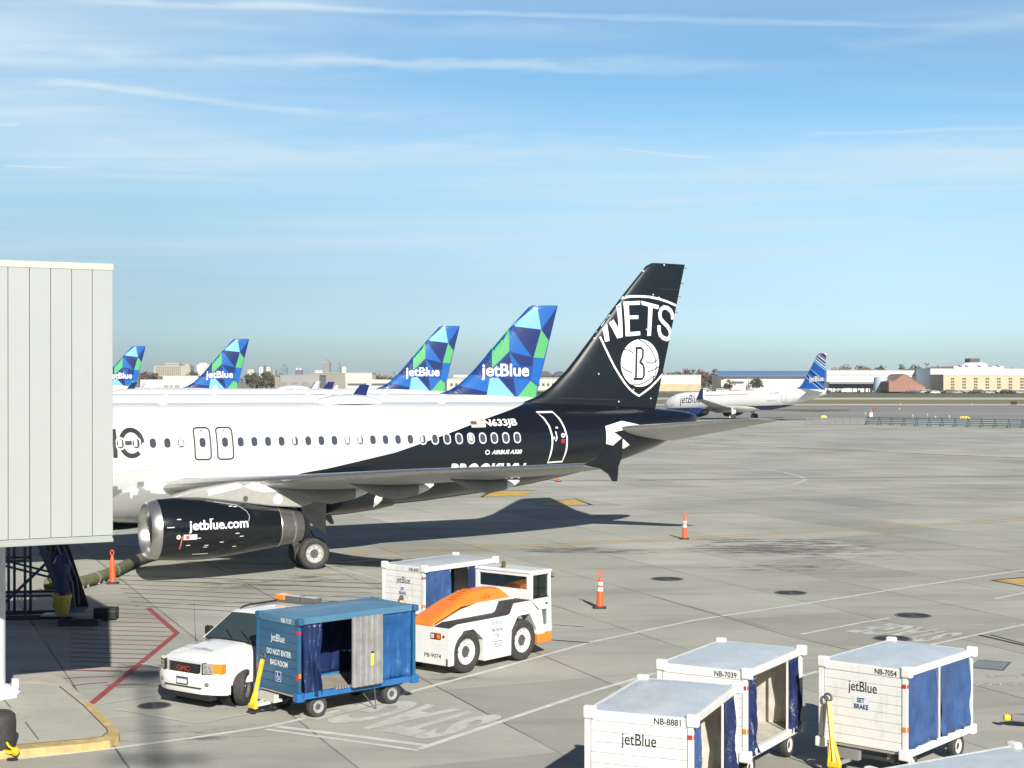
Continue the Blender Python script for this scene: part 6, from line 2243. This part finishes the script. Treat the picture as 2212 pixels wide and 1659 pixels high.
# ================================================================== FAR SIDE OF THE FIELD
def box_thing(name, label, cat, x0, x1, yt, Y, depth, m, roof_m=None, group=None, yb=None, rot=0):
    """a building whose front spans photo columns x0..x1, its top at row yt, at distance Y"""
    a, b = AT(x0, yt, Y), AT(x1, yt, Y)
    z0 = -.1 if yb is None else AT(x0, yb, Y).z
    root = thing(name, label, cat, (a.x, a.y, 0), 0, group)
    w, h = b.x - a.x, a.z
    mb = MB()
    mb.box(0, w, 0, depth, z0, h)
    mb.build('wall', m, root)
    mb = MB()
    mb.box(-.3, w + .3, -.3, depth + .3, h, h + max(.35, h * .02))
    mb.build('roof', roof_m or mat('roof_grey', (.40, .40, .39), .8, var=.1), root)
    return root, w, h


def rows(root, name, m, w, h, xs, zs, ww, hh, y=-.06, deep=.1):
    for z in zs:
        mb = MB()
        for x in xs:
            mb.box(x - ww / 2, x + ww / 2, y, y + deep, z - hh / 2, z + hh / 2)
        mb.build(name, m, root)


def lin(a, b, n):
    return [a + (b - a) * i / (n - 1) for i in range(n)]


CREAM = mat('wall_cream', (.60, .54, .43), .8, var=.06, vscale=.05)
CREAMW = mat('wall_pale_cream', (.66, .63, .52), .8, var=.05, vscale=.05)
BEIGE = mat('wall_beige', (.42, .37, .29), .8, var=.08, vscale=.05)
GREYW = mat('wall_grey', (.27, .265, .25), .8, var=.1, vscale=.05)
BROWNG = mat('wall_brown_grey', (.25, .225, .195), .8, var=.1, vscale=.05)
WWALL = mat('wall_white', (.70, .72, .72), .7, var=.04, vscale=.05)
TANW = mat('wall_tan', (.58, .43, .29), .8, var=.07, vscale=.08)
WDARK = mat('window_dark', (.09, .10, .11), .3)
WGREY = mat('window_grey', (.20, .205, .20), .4)
BRICK = mat('wall_brick', (.30, .155, .115), .85, var=.12, vscale=.1)
BLUEROOF = mat('roof_blue', (.10, .20, .38), .5, var=.1, vscale=.02)
GLASSB = mat('tower_glass', (.17, .23, .28), .25, metal=.2)

# apartment blocks and towers on the skyline
r, w, h = box_thing('apartment_block', 'long beige apartment block with a raised roof storey, left on the skyline', 'apartment block', 333, 411, 791, 2400, 30, BEIGE)
rows(r, 'window_row', WDARK, w, h, lin(3, w - 16, 14), lin(h * .42, h * .93, 7), 1.7, 1.5)
mb = MB()
mb.box(w * .28, w * .68, 4, 24, h, h + 5.0)
mb.box(w * .86, w * .98, -1.5, 10, h * .1, h + 3.5)
mb.box(-.5, w * .05, -1.2, 10, h * .1, h + .5)
mb.build('roof_storey', BEIGE, r)
rows(r, 'window_row', WDARK, w, h, lin(w * .30, w * .66, 10), [h + 2.4], 1.4, 1.4, y=3.9)
r, w, h = box_thing('apartment_block', 'white apartment block with a blank pale end wall behind a blue and green tail', 'apartment block', 425, 476, 788, 2400, 26, mat('wall_pale', (.62, .60, .54), .8))
rows(r, 'window_row', WGREY, w, h, lin(w * .36, w * .95, 8), lin(h * .3, h * .92, 7), 2.0, 1.3)
mb = MB()
mb.box(w * .10, w * .42, 2, 20, h, h + 3)
mb.build('roof_storey', mat('wall_pale', (.6, .6, .6)), r)
for lab, x0, x1, yt, m, extra in [
        ('low pale block with a dark roof line right of the blue and green tail', 535, 549, 798, CREAM, None), ('pale tower with a dark central stripe on the skyline', 560, 584, 793, mat('wall_pale', (.6, .6, .6)), 'stripe'),
        ('small blue glass tower, left of the two glass towers', 606, 619, 794, GLASSB, 'taper'), ('twin dark glass tower with white tops, right of the small glass one', 638, 652, 799, mat('tower_dark', (.10, .115, .135), .3), 'twin'),
        ('low white building at the foot of the tallest brown tower', 680, 697, 800, mat('wall_pale', (.6, .6, .6)), None), ('tallest brown tower on the skyline with a stepped top', 698, 712, 783, BROWNG, 'step'),
        ('grey glass tower just left of the white slab tower', 729, 736, 791, GLASSB, 'taper'), ('plain white slab tower right of the tallest brown tower', 738, 748, 792, mat('wall_pale', (.6, .6, .6)), None),
        ('narrow grey tower far behind the grey hangar', 590, 595, 800, GREYW, None), ('pair of hazy grey flats behind the trees right of the shield tail', 1434, 1441, 803, BROWNG, None)]:
    r, w, h = box_thing('tower_block', lab, 'tower', x0, x1, yt, 3000, 20, m)
    if extra == 'stripe':
        mb = MB()
        mb.box(w * .38, w * .62, -.5, 0, h * .2, h + 3)
        mb.build('stripe', WDARK, r)
    elif extra in ('taper', 'step'):
        mb = MB()
        mb.box(w * .2, w * .8, 3, 16, h, h + 4)
        mb.box(w * .38, w * .62, 5, 13, h + 4, h + 7)
        mb.build('top', m, r)
    elif extra == 'twin':
        mb = MB()
        mb.box(w * .1, w * .4, 0, 12, h, h + 4)
        mb.box(w * .6, w * .95, 0, 12, h, h + 3)
        mb.build('top', mat('wall_pale', (.6, .6, .6)), r)
    rows(r, 'window_row', WGREY, w, h, lin(w * .15, w * .85, 4), lin(h * .45, h * .92, 4), w * .12, 1.6)

# hangars and sheds across the field
r, w, h = box_thing('hangar', 'cream hangar block with a lower wing behind the left tails', 'hangar', 352, 428, 812.5, 1000, 30, CREAMW)
mb = MB()
mb.box(-15, 0, 1, 28, -.1, h - 2.3)
mb.build('side_wing', CREAMW, r)
for k, (a, b) in enumerate(((.02, .16), (.2, .28), (.33, .47))):
    mb = MB()
    mb.box(w * a, w * b, -.2, 0, 0, h * .36)
    mb.build('door', GREYW, r)
r, w, h = box_thing('hangar', 'grey hangar with a rounded end behind the second tail', 'hangar', 605, 690, 811, 980, 35, GREYW)
mb = MB()
mb.box(-3.6, 0, 2, 30, -.1, h - .8)
mb.rev([(2.2, 0), (2.2, 3)], (w * .70, -1.2, h * .2), (0, -1, 0), 16)
mb.build('annex', BROWNG, r)
rows(r, 'door', WGREY, w, h, lin(w * .1, w * .9, 4), [h * .3], w * .16, h * .5)
r, w, h = box_thing('hangar', 'broad brown grey hangar with ribbed walls on the skyline', 'hangar', 672, 748, 806.5, 1040, 40, BROWNG)
rows(r, 'panel_joint', GREYW, w, h, lin(w * .08, w * .95, 12), [h * .55], .25, h * .8)
r, w, h = box_thing('warehouse', 'cream warehouse with a long dark glazed strip, left of the two middle tails', 'warehouse', 746, 803, 806, 960, 30, CREAM)
mb = MB()
mb.box(w * .03, w * 1.75, -3, 20, -.1, h * .62)
mb.build('front_wing', CREAM, r)
rows(r, 'glazing', WDARK, w, h, [w * .9], [h * .34], w * 1.6, h * .13, y=-3.1)
r, w, h = box_thing('terminal_building', 'long low cream building with square dark windows between the tails', 'terminal', 966, 1225, 818.5, 700, 25, CREAM)
rows(r, 'window_row', WDARK, w, h, lin(2, w - 2, 24), [h * .62], 1.15, 1.4)
rows(r, 'awning', GREYW, w, h, [w * .5], [h * .25], w * .98, .7, y=-2.5, deep=2.4)
for lab, x0, x1, m in [('low curved dark roof behind the cream building, left of the shield tail', 1160, 1196, DARKGREY), ('low curved dark roof behind the cream building, touching the shield tail', 1194, 1226, DARKGREY)]:
    a, b = AT(x0, 812, 900), AT(x1, 812, 900)
    t = thing('pavilion', lab, 'building', (a.x, a.y, 0))
    w = b.x - a.x
    mb = MB()
    mb.prism([(w * i / 10, 0, a.z + 2.9 * math.sin(math.pi * i / 10)) for i in range(11)], (0, 30, 0))
    mb.build('roof', m, t)
    mb = MB()
    mb.box(w * .05, w * .95, 1, 29, 0, a.z)
    mb.build('wall', BROWNG, t)
r, w, h = box_thing('apartment_block', 'white block seen between the two middle tails above the cream building', 'building', 980, 1011, 810, 1100, 20, mat('wall_pale', (.6, .6, .6)))
rows(r, 'window_row', WGREY, w, h, lin(1, w - 1, 7), [h * .8], 1, 1)
r, w, h = box_thing('warehouse', 'windowless cream warehouse right of the shield tail', 'warehouse', 1424, 1514, 810.5, 900, 30, CREAMW)
mb = MB()
mb.box(-1, w * 1.0, -.4, 0, 0, h * .45)
mb.build('plinth', mat('wall_ochre', (.45, .38, .24), .85, var=.15, vscale=.3), r)
rows(r, 'downpipe', BEIGE, w, h, lin(w * .3, w * .95, 3), [h * .7], .25, h * .5)
r, w, h = box_thing('terminal_building', 'long low terminal with a blue metal roof behind the regional jet', 'terminal', 1558, 1790, 812.5, 880, 40, CREAMW)
mb = MB()
mb.prism([(-2, -2, h), (w + 2, -2, h), (w + 2, 12, h + 2.7), (-2, 12, h + 2.7)], (0, .5, .4))
mb.build('metal_roof', BLUEROOF, r)
rows(r, 'fascia', WDARK, w, h, [w * .5], [h - .25], w, .5, y=-2.2)
rows(r, 'glazing', WDARK, w, h, [w * .16], [h * .58], w * .10, h * .16)
mb = MB()
mb.box(w * .24, w * .34, -3, 0, 0, h * .5)
mb.build('porch', WWALL, r)
r, w, h = box_thing('hangar', 'white hangar with a long grey canopy right of the striped tail', 'hangar', 1786, 2009, 800.5, 860, 50, WWALL)
rows(r, 'fascia', GREYW, w, h, [w * .5], [h * .79], w, .7)
rows(r, 'canopy', mat('canopy_grey', (.20, .215, .22), .6), w, h, [w * .28], [h * .42], w * .56, h * .10, y=-6, deep=6)
rows(r, 'door', DARKGREY, w, h, [w * .28], [h * .2], w * .52, h * .34, y=-.3, deep=.3)
rows(r, 'wall_panel', mat('panel_greygreen', (.42, .45, .43), .7), w, h, [w * .26], [h * .60], w * .17, h * .22)
r, w, h = box_thing('terminal_building', 'huge pale blue terminal with stepped roofs and a dark rooftop box at the right edge', 'terminal', 2010, 2240, 797, 830, 60, mat('wall_ice', (.58, .68, .72), .7, var=.04, vscale=.05))
mb = MB()
mb.box(w * .25, w * .72, 6, 50, h, h + 1.5)
mb.prism([(w * .32, 8, h + 1.5), (w * .62, 8, h + 1.5), (w * .54, 8, h + 3.5), (w * .38, 8, h + 3.5)], (0, 40, 0))
mb.build('upper_roof', WWALL, r)
mb = MB()
mb.box(w * .415, w * .505, 8, 18, h + 3.6, h + 5.9)
mb.box(w * .43, w * .49, 8, 18, h + 3.5, h + 3.7)
mb.build('rooftop_box', DARKGREY, r)
mb = MB()
for x in (.3, .36, .48, .58, .66, .8, .92):
    mb.box(w * x, w * (x + .03), 5, 9, h + (1.5 if .25 < x < .7 else 0), h + (2.1 if .25 < x < .7 else .7))
mb.build('roof_plant', GREYW, r)
rows(r, 'window_row', WDARK, w, h, [w * .05, w * .96], [h * .68], w * .05, .9)
r, w, h = box_thing('terminal_building', 'tan building with tall dark window strips at the right edge', 'terminal', 2038, 2245, 810, 800, 25, TANW)
for x in lin(w * .095, w * .94, 8):
    mb = MB()
    for k in range(4):
        mb.box(x - .95, x - .08, -.08, 0, h * (.22 + .17 * k), h * (.33 + .17 * k))
        mb.box(x + .08, x + .95, -.08, 0, h * (.22 + .17 * k), h * (.33 + .17 * k))
    mb.build('window', WDARK, r)
rows(r, 'parapet', CREAM, w, h, [w * .5], [h - .2], w, .4, y=-.2)
a = AT(1902, 815, 790)
t = thing('storage_tank', 'squat pale blue cylindrical storage tank by the brick gable', 'tank', (a.x, a.y, 0))
mb = MB()
mb.rev([(3.5, -.1), (3.5, a.z), (3.3, a.z + .1), (.1, a.z + .3)], n=24)
mb.build('shell', mat('tank_blue', (.38, .50, .58), .5), t, smooth=40)
mb = MB()
mb.box(3, 14, -2, 4, -.1, 4.5)
mb.build('annex', WWALL, t)
a = AT(1920, 842, 770)
t = thing('salt_shed', 'steep brown gabled shed in front of the white hangar', 'shed', (a.x, a.y, 0))
k = 770 / FPX
mb = MB()
mb.prism([(x * k, 0, (819.4 - y) * k + CAM_H) for x, y in [(0, 846), (0, 825), (14, 823), (33, 808.5), (46, 815), (66, 829), (80, 837), (80, 846)]], (0, 26, 0))
mb.build('wall', BRICK, t)
mb = MB()
for (x0, y0), (x1, y1) in zip([(0, 825), (14, 823), (33, 808.5), (46, 815), (66, 829)], [(14, 823), (33, 808.5), (46, 815), (66, 829), (80, 837)]):
    mb.prism([(x0 * k, -.3, (819.4 - y0) * k + CAM_H), (x1 * k, -.3, (819.4 - y1) * k + CAM_H), (x1 * k, -.3, (819.4 - y1) * k + CAM_H + .25), (x0 * k, -.3, (819.4 - y0) * k + CAM_H + .25)], (0, 27, 0))
mb.build('roof', mat('shed_roof', (.34, .22, .17), .8), t)


# ------------------------------------------------------------------ trees
def leaf_mat(name, a, b):
    m = bpy.data.materials.new(name)
    m.use_nodes = True
    t = NT(m.node_tree)
    bs = t.n['Principled BSDF']
    pos = t.new('ShaderNodeNewGeometry').outputs['Position']
    n = t.noise(pos, .45, 4, .6)
    t.l.new(t.mix(t.mapr(n, .3, .7), a, b), bs.inputs['Base Color'])
    bs.inputs['Roughness'].default_value = .8
    return m


LEAF = {'brown': leaf_mat('leaf_brown', (.075, .045, .028), (.15, .09, .05)), 'green': leaf_mat('leaf_green', (.035, .05, .022), (.075, .085, .035)), 'dark': leaf_mat('leaf_dark', (.025, .035, .02), (.05, .06, .03)), 'gold': leaf_mat('leaf_gold', (.14, .10, .045), (.22, .16, .08))}
BARK = mat('bark', (.06, .045, .035), .9, var=.2)


def crown(mb, c, rx, ry, rz, n, size, rnd):
    clumps = [(Vector((rnd.gauss(0, .45), rnd.gauss(0, .45), rnd.gauss(0, .42))), rnd.uniform(.25, .5)) for _ in range(14)]
    for _ in range(n):
        q, r = rnd.choice(clumps)
        p = q + Vector((rnd.gauss(0, 1), rnd.gauss(0, 1), rnd.gauss(0, 1))).normalized() * r * rnd.random() ** .4
        if p.length > 1.25:
            continue
        p = Vector((c[0] + p.x * rx, c[1] + p.y * ry, c[2] + p.z * rz))
        a = Vector((rnd.gauss(0, 1), rnd.gauss(0, 1), rnd.gauss(0, 1))).normalized() * size * rnd.uniform(.5, 1.2)
        b = a.orthogonal().normalized() * size * rnd.uniform(.4, 1)
        mb.face([p - a, p - b, p + a, p + b])


def tree(label, x, ytop, Y, w, kind, seed, group='trees beyond the airfield'):
    rnd = random.Random(seed)
    a = AT(x, ytop, Y)
    h = a.z
    t = thing('tree', label, 'tree', (a.x, a.y, 0), 0, group)
    mb = MB()
    mb.tube([(0, 0, 0), (.1, 0, h * .3), (-.1, .1, h * .6), (.05, 0, h * .85)], [w * .035, w * .03, w * .02, w * .008], 7)
    for k in range(5):
        an = rnd.uniform(0, 6.28)
        z = h * rnd.uniform(.3, .6)
        mb.tube([(0, 0, z), (math.cos(an) * w * .2, math.sin(an) * w * .2, z + h * .15), (math.cos(an) * w * .36, math.sin(an) * w * .36, z + h * .22)], [w * .015, w * .01, w * .004], 5)
    mb.build('trunk', BARK, t)
    mb = MB()
    crown(mb, (0, 0, h * .55), w * .48, w * .48, h * .44, 520, w * .06, rnd)
    mb.build('crown', LEAF[kind], t, recalc=False)


i = 0
KIND = {'brown': 'bare brown', 'green': 'dull green', 'dark': 'dark green', 'gold': 'golden autumn'}
spec = []
for k, x in enumerate((313, 321, 329)):
    spec.append((x, 799 + k, 1500, 16, 'brown', ['leftmost', 'middle', 'rightmost'][k] + ' brown tree between the left tail and the beige apartment block'))
for x, y in ((416, 801), (422, 803)):
    spec.append((x, y, 1500, 13, 'dark', 'dark tree in the gap beside the white apartment block' + (', left one' if x < 420 else ', right one')))
for k, x in enumerate((545, 556, 566, 576, 586, 596)):
    spec.append((x, 805 + (k * 7) % 4, 1050, 14, ['green', 'brown', 'green', 'gold', 'green', 'brown'][k], '%s hedge tree left of the grey hangar, number %s from the blue tail' % (KIND[['green', 'brown', 'green', 'gold', 'green', 'brown'][k]], ['one', 'two', 'three', 'four', 'five', 'six'][k])))
for k, x in enumerate((822, 834, 846, 858)):
    spec.append((x, 810 + (k * 5) % 4, 1000, 13, ['gold', 'brown', 'gold', 'green'][k], '%s tree behind the cream warehouse, %s from its end' % (KIND[['gold', 'brown', 'gold', 'green'][k]], ['first', 'second', 'third', 'fourth'][k])))
for k, x in enumerate((1452, 1462, 1473, 1484, 1496, 1508, 1520, 1531, 1541, 1551)):
    spec.append((x, 799 + (k * 7) % 5, 1300, 17, 'brown', 'brown tree above the windowless cream warehouse, %s from the shield tail' % ['first', 'second', 'third', 'fourth', 'fifth', 'sixth', 'seventh', 'eighth', 'ninth', 'tenth'][k]))
for k, (x, y, w) in enumerate(((1569, 817, 7), (1577, 819, 5), (1626, 816, 7), (1641, 816, 8))):
    spec.append((x, y, 830, w, 'dark', 'dark tree in front of the blue roofed terminal, %s from the left' % ['first', 'second', 'third', 'fourth'][k]))
for k, x in enumerate((1818, 1832, 1846, 1860, 1872, 1886, 1900)):
    spec.append((x, 790 + (k * 5) % 6, 1150, 17, ['gold', 'brown', 'gold', 'brown', 'gold', 'dark', 'dark'][k], '%s tree rising over the white hangar roof, %s from the striped tail' % (KIND[['gold', 'brown', 'gold', 'brown', 'gold', 'dark', 'dark'][k]], ['first', 'second', 'third', 'fourth', 'fifth', 'sixth', 'seventh'][k])))
for k, (x, y, kd) in enumerate(((1964, 785, 'dark'), (1985, 786, 'gold'), (1998, 789, 'gold'), (2012, 789, 'brown'))):
    spec.append((x, y, 1150, 18, kd, '%s tree between white hangar and pale blue terminal, %s from the left' % (KIND[kd], ['first', 'second', 'third', 'fourth'][k])))
for x, y, Y, w, kd, lab in spec:
    i += 1
    tree(lab, x, y, Y, w, kd, 100 + i)
# the far wood that closes the horizon reads as one mass
mb = MB()
rnd = random.Random(5)
for k in range(330):
    x = -1500 + 4300 * k / 330 + rnd.uniform(-6, 6)
    y = 1900 + rnd.uniform(-150, 300)
    h = rnd.uniform(9, 15)
    crown(mb, (x, y, h * .5), rnd.uniform(8, 15), 9, h * .55, 40, 1.7, rnd)
o = mb.build('far_wood', leaf_mat('leaf_far', (.06, .055, .045), (.10, .085, .06)), recalc=False)
tag(o, 'low brown and grey wood along the horizon behind the buildings', 'wood', kind='stuff')


# ------------------------------------------------------------------ parked vehicles on the far side
def car_mesh(van=False):
    mb = MB()
    if van:
        pr = [(-2.6, .35), (2.6, .35), (2.6, 1.0), (2.2, 1.15), (1.6, 1.95), (1.3, 2.1), (-2.6, 2.1)]
        w = .95
    else:
        pr = [(-2.2, .35), (2.2, .35), (2.2, .75), (2.0, .9), (1.1, 1.0), (.5, 1.45), (-1.1, 1.47), (-1.8, 1.05), (-2.2, 1.0)]
        w = .88
    mb.prism([(x, -w, z) for x, z in pr], (0, 2 * w, 0))
    return mb, w


def vehicle(label, x, y, Y, colm, van, rot, group):
    p = AT(x, y, Y)
    t = thing('parked_van' if van else 'parked_car', label, 'van' if van else 'car', (p.x, p.y, 0), (0, 0, rot), group)
    mb, w = car_mesh(van)
    mb.build('body', colm, t, bevel=.06)
    mb = MB()
    if van:
        mb.box(-2.3, 1.5, -w - .01, w + .01, 1.35, 1.8)
        mb.prism([(2.18, -.8, 1.22), (2.18, .8, 1.22), (1.66, .8, 1.88), (1.66, -.8, 1.88)], (.02, 0, .01))
    else:
        mb.prism([(1.02, -w - .01, 1.02), (.48, -w - .01, 1.38), (-1.05, -w - .01, 1.40), (-1.6, -w - .01, 1.06)], (0, 2 * w + .02, 0))
    mb.build('window', WDARK, t)
    for sx in (-1.35, 1.35):
        for s in (-1, 1):
            mb = MB()
            mb.cyl((sx, s * (w - .2), .33), (sx, s * (w + .02), .33), .33, n=12)
            mb.build('wheel', RUBBER, t)


CC = {'white': WWALL, 'black': mat('car_black', (.012, .012, .014), .25, coat=.6), 'grey': mat('car_grey', (.12, .125, .13), .3, coat=.5), 'silver': mat('car_silver', (.42, .43, .44), .3, metal=.4, coat=.5), 'red': mat('car_red', (.28, .02, .02), .3, coat=.5), 'navy': mat('car_navy', (.015, .025, .06), .3, coat=.5)}
rnd = random.Random(11)
for k in range(26):
    c = ['black', 'grey', 'navy', 'black', 'silver', 'black', 'white', 'grey'][k % 8]
    x = 1953 + k * 10.2 + rnd.uniform(-1.5, 1.5)
    vehicle('%s car in the long parked row under the tan building' % c, x, 846, 770 + rnd.uniform(-12, 12), CC[c], False, rnd.choice((0, math.pi)) + rnd.uniform(-.25, .25), '%s cars parked under the tan building' % c)
for k in range(22):
    c = ['black', 'navy', 'grey', 'silver', 'black', 'white'][k % 6]
    x = 1962 + k * 11.6 + rnd.uniform(-2, 2)
    vehicle('%s car in the nearer parked row before the tan building' % c, x, 849, 728 + rnd.uniform(-8, 8), CC[c], k % 5 == 3, rnd.choice((0, math.pi)) + rnd.uniform(-.25, .25), '%s cars in the nearer row before the tan building' % c)
for k in range(12):
    x = 1783 + k * 8.8
    vehicle('white van in the parked row under the grey hangar canopy', x, 838, 800 + rnd.uniform(-6, 6), CC['white'], True, math.pi / 2 + rnd.uniform(-.2, .2), 'white vans parked under the canopy')
for k in range(20):
    c = ['white', 'silver', 'grey', 'black', 'white'][k % 5]
    x = 1520 + k * 9.6 + rnd.uniform(-2, 2)
    vehicle('%s car parked before the blue roofed terminal' % c, x, 840, 800 + rnd.uniform(-25, 10), CC[c], k % 4 == 0 and c == 'white', rnd.uniform(-.5, .5) + (k % 2) * math.pi / 2, '%s cars parked before the blue roofed terminal' % c)

# ------------------------------------------------------------------ fence, signs and markers by the taxiway
FB = mat('fence_blue', (.055, .105, .13), .5, var=.15, vscale=.5, dirt=.15)
FG = mat('fence_grey', (.15, .16, .165), .6, var=.1)
A, B = G(1871, 917.5), G(2330, 927)
t = thing('blast_fence', 'long blue grey slatted blast fence at the edge of the apron', 'fence', A)
d = (B - A)
L = d.length
d.normalize()
nrm = Vector((d.y, -d.x, 0))
mb = MB()
for k in range(4):
    z = .20 + .28 * k
    q = nrm * (.30 - .16 * k)
    mb.prism([q + Vector((0, 0, z)), q + d * L + Vector((0, 0, z)), q - nrm * .07 + d * L + Vector((0, 0, z + .14)), q - nrm * .07 + Vector((0, 0, z + .15))], nrm * .02)
mb.build('slat', FB, t)
for k in range(17):
    p = d * (L * k / 16)
    mb = MB()
    mb.bar(p + nrm * .35, p - nrm * .3 + Vector((0, 0, 1.27)), .07)
    mb.bar(p - nrm * .9, p - nrm * .3 + Vector((0, 0, 1.15)), .07)
    mb.box(-.2, .2, -.5, .3, 0, .12, M=Matrix.Translation(p))
    mb.build('post', DARKGREY, t)
A2 = G(1741, 917)
d2 = A - A2
L2 = d2.length
d2.normalize()
t = thing('barrier', 'low grey open barrier joining the left end of the blue blast fence', 'barrier', A2)
for k in range(9):
    p = d2 * (L2 * k / 8)
    mb = MB()
    mb.box(-.08, .08, -.08, .08, 0, 1.05, M=Matrix.Translation(p))
    mb.build('post', FG, t)
mb = MB()
for z in (.3, .62, .95):
    mb.bar(Vector((0, 0, z)), d2 * L2 + Vector((0, 0, z)), .09, .16)
mb.build('rail', FG, t)
p = G(1881.5, 900)
t = thing('marker_post', 'white post with a red and white top behind the blast fence', 'marker', p)
mb = MB()
mb.box(-.28, .28, -.15, .15, .0, .75)
mb.build('plinth', WWALL, t, bevel=.02)
mb = MB()
mb.rev([(.22, .75), (.22, 1.05), (.12, 1.1), (.12, 1.3)], n=12)
mb.build('beacon', mat('beacon_red', (.55, .18, .13), .5), t)
p = G(1890, 890.5)
for lab, q, w, h, m in [('red brown sign board on short legs above the blast fence', G(1890, 889), 1.05, .62, mat('sign_brown', (.19, .055, .03), .6)), ('small black sign board on the far taxiway verge at the right', G(2190, 876), 1.6, .9, MATTE)]:
    t = thing('taxiway_sign', lab, 'sign', q)
    mb = MB()
    mb.box(-w / 2, w / 2, -.12, .12, .25, .25 + h)
    mb.build('board', m, t, bevel=.02)
    for s in (-1, 1):
        mb = MB()
        mb.box(s * w * .35 - .04, s * w * .35 + .04, -.05, .05, 0, .25)
        mb.build('leg', DARKGREY, t)
for lab, x, y, w in [('yellow sandbag pile lying behind the blast fence near the right edge', 2083, 905, 1.9), ('small yellow bag lying behind the low grey barrier', 1779, 903, 1.1)]:
    t = thing('yellow_marker', lab, 'marker', G(x, y))
    mb = MB()
    for k in range(4):
        mb.rev([(.02, -.32), (.16, -.28), (.2, 0), (.16, .28), (.02, .32)], (w * (k - 1.5) / 4, 0, .18), (0, 1, .1), 10)
    mb.build('sack', mat('sack_yellow', (.68, .52, .12), .8, var=.2), t, smooth=60)
    mb = MB()
    mb.box(-w * .35, w * .35, -.2, .2, .3, .46)
    mb.build('cover', mat('sack_yellow', (.7, .5, .1)), t, bevel=.06)
rnd = random.Random(3)
for k, (x, y) in enumerate(((1869, 896), (1943, 886), (1972, 901), (2003, 899), (2021, 904), (2051, 903), (1945, 875), (2100, 875))):
    q = G(x, y)
    t = thing('edge_light', 'low taxiway edge light standing on the far pavement', 'light', q, 0, 'taxiway edge lights')
    mb = MB()
    mb.rev([(.14, 0), (.12, .05), (.04, .06), (.04, .28)], n=8)
    mb.build('stem', YELLOW, t)
    mb = MB()
    mb.rev([(.09, .28), (.1, .4), (.05, .46)], n=8)
    mb.build('lens', WWALL, t)

# ------------------------------------------------------------------ things that only show by an edge or a shadow
p = G(-6, 1632, 0)
t = thing('rubber_drum', 'dark rubber drum with a yellow hook cut off by the left edge', 'drum', p)
mb = MB()
mb.rev([(.20, .0), (.30, .06), (.32, .2), (.33, .6), (.31, .74), (.24, .80), (.01, .81)], n=28)
mb.build('drum', RUBBER, t, smooth=50)
mb = MB()
mb.bar((.20, -.26, .14), (.40, -.30, .12), .05)
mb.rev([(.001, -.05), (.07, -.03), (.075, .03), (.001, .05)], (.42, -.30, .14), (0, 1, .3), 12)
mb.tube([(.26, -.28, .3), (.32, -.33, .24), (.40, -.31, .18)], .022, 6)
mb.build('hook', YELLOW, t, smooth=40)
mb = MB()
mb.tube([(.40 + .09 * math.cos(a * .6), -.40 + .05 * math.sin(a * .6), .03) for a in range(11)], .018, 6)
mb.build('ring', MATTE, t)
# the floodlight mast behind the viewer, known by its shadow on the concrete
head = G(312, 1462)
H = 15.5
base = Vector((head.x, head.y, 0)) + Vector((math.sin(R(SUN_AZ)), -math.cos(R(SUN_AZ)), 0)) * (H / math.tan(R(SUN_EL)))
k = Vector((-math.sin(R(SUN_AZ)), math.cos(R(SUN_AZ)), 0))
H2 = H + 20
base = Vector((head.x, head.y, 0)) - k * (H2 / math.tan(R(SUN_EL)))
t = thing('floodlight_mast', 'tall floodlight mast on the terminal side that throws the post shadow', 'light mast', base)
mb = MB()
mb.rev([(.26, 0), (.11, H2)], n=16)
mb.build('pole', MIDGREY, t, smooth=40)
mb = MB()
mb.box(-.55, .55, -.3, .3, H2 - .1, H2 + .5)
mb.box(-.9, .9, -.1, .1, H2 - 4.6, H2 - 4.4)
mb.build('lamp_head', DARKGREY, t, bevel=.03)

# the terminal the photographer stands in: it shades the low sky behind the viewer
t = thing('terminal_building', 'dark glazed terminal front standing behind the viewer', 'terminal', (0, -2.2, 0))
mb = MB()
mb.box(-70, 70, -30, 0, 0, 5.2)
mb.box(-70, 70, -30, 0, 9.4, 10.8)
mb.box(-70, 70, -30, -6, 5.2, 9.4)
mb.build('wall', mat('terminal_wall', (.22, .22, .21), .7), t)
mb = MB()
for k in range(29):
    mb.box(-70 + 5 * k - .1, -70 + 5 * k + .1, -.25, -.02, 5.2, 9.4)
mb.build('mullion', DARKGREY, t)

# thin autumn haze over the field
hm = bpy.data.materials.new('air')
hm.use_nodes = True
ht = NT(hm.node_tree)
ht.n.clear()
ho = ht.new('ShaderNodeOutputMaterial')
hv = ht.new('ShaderNodeVolumePrincipled')
hv.inputs['Color'].default_value = (.86, .93, 1.0, 1)
hv.inputs['Density'].default_value = 0.00011
hv.inputs['Anisotropy'].default_value = 0.2
ht.l.new(hv.outputs[0], ho.inputs['Volume'])
mb = MB()
mb.box(-2600, 3400, -500, 3300, -1.3, 62)
tag(mb.build('haze', hm), kind='stuff')
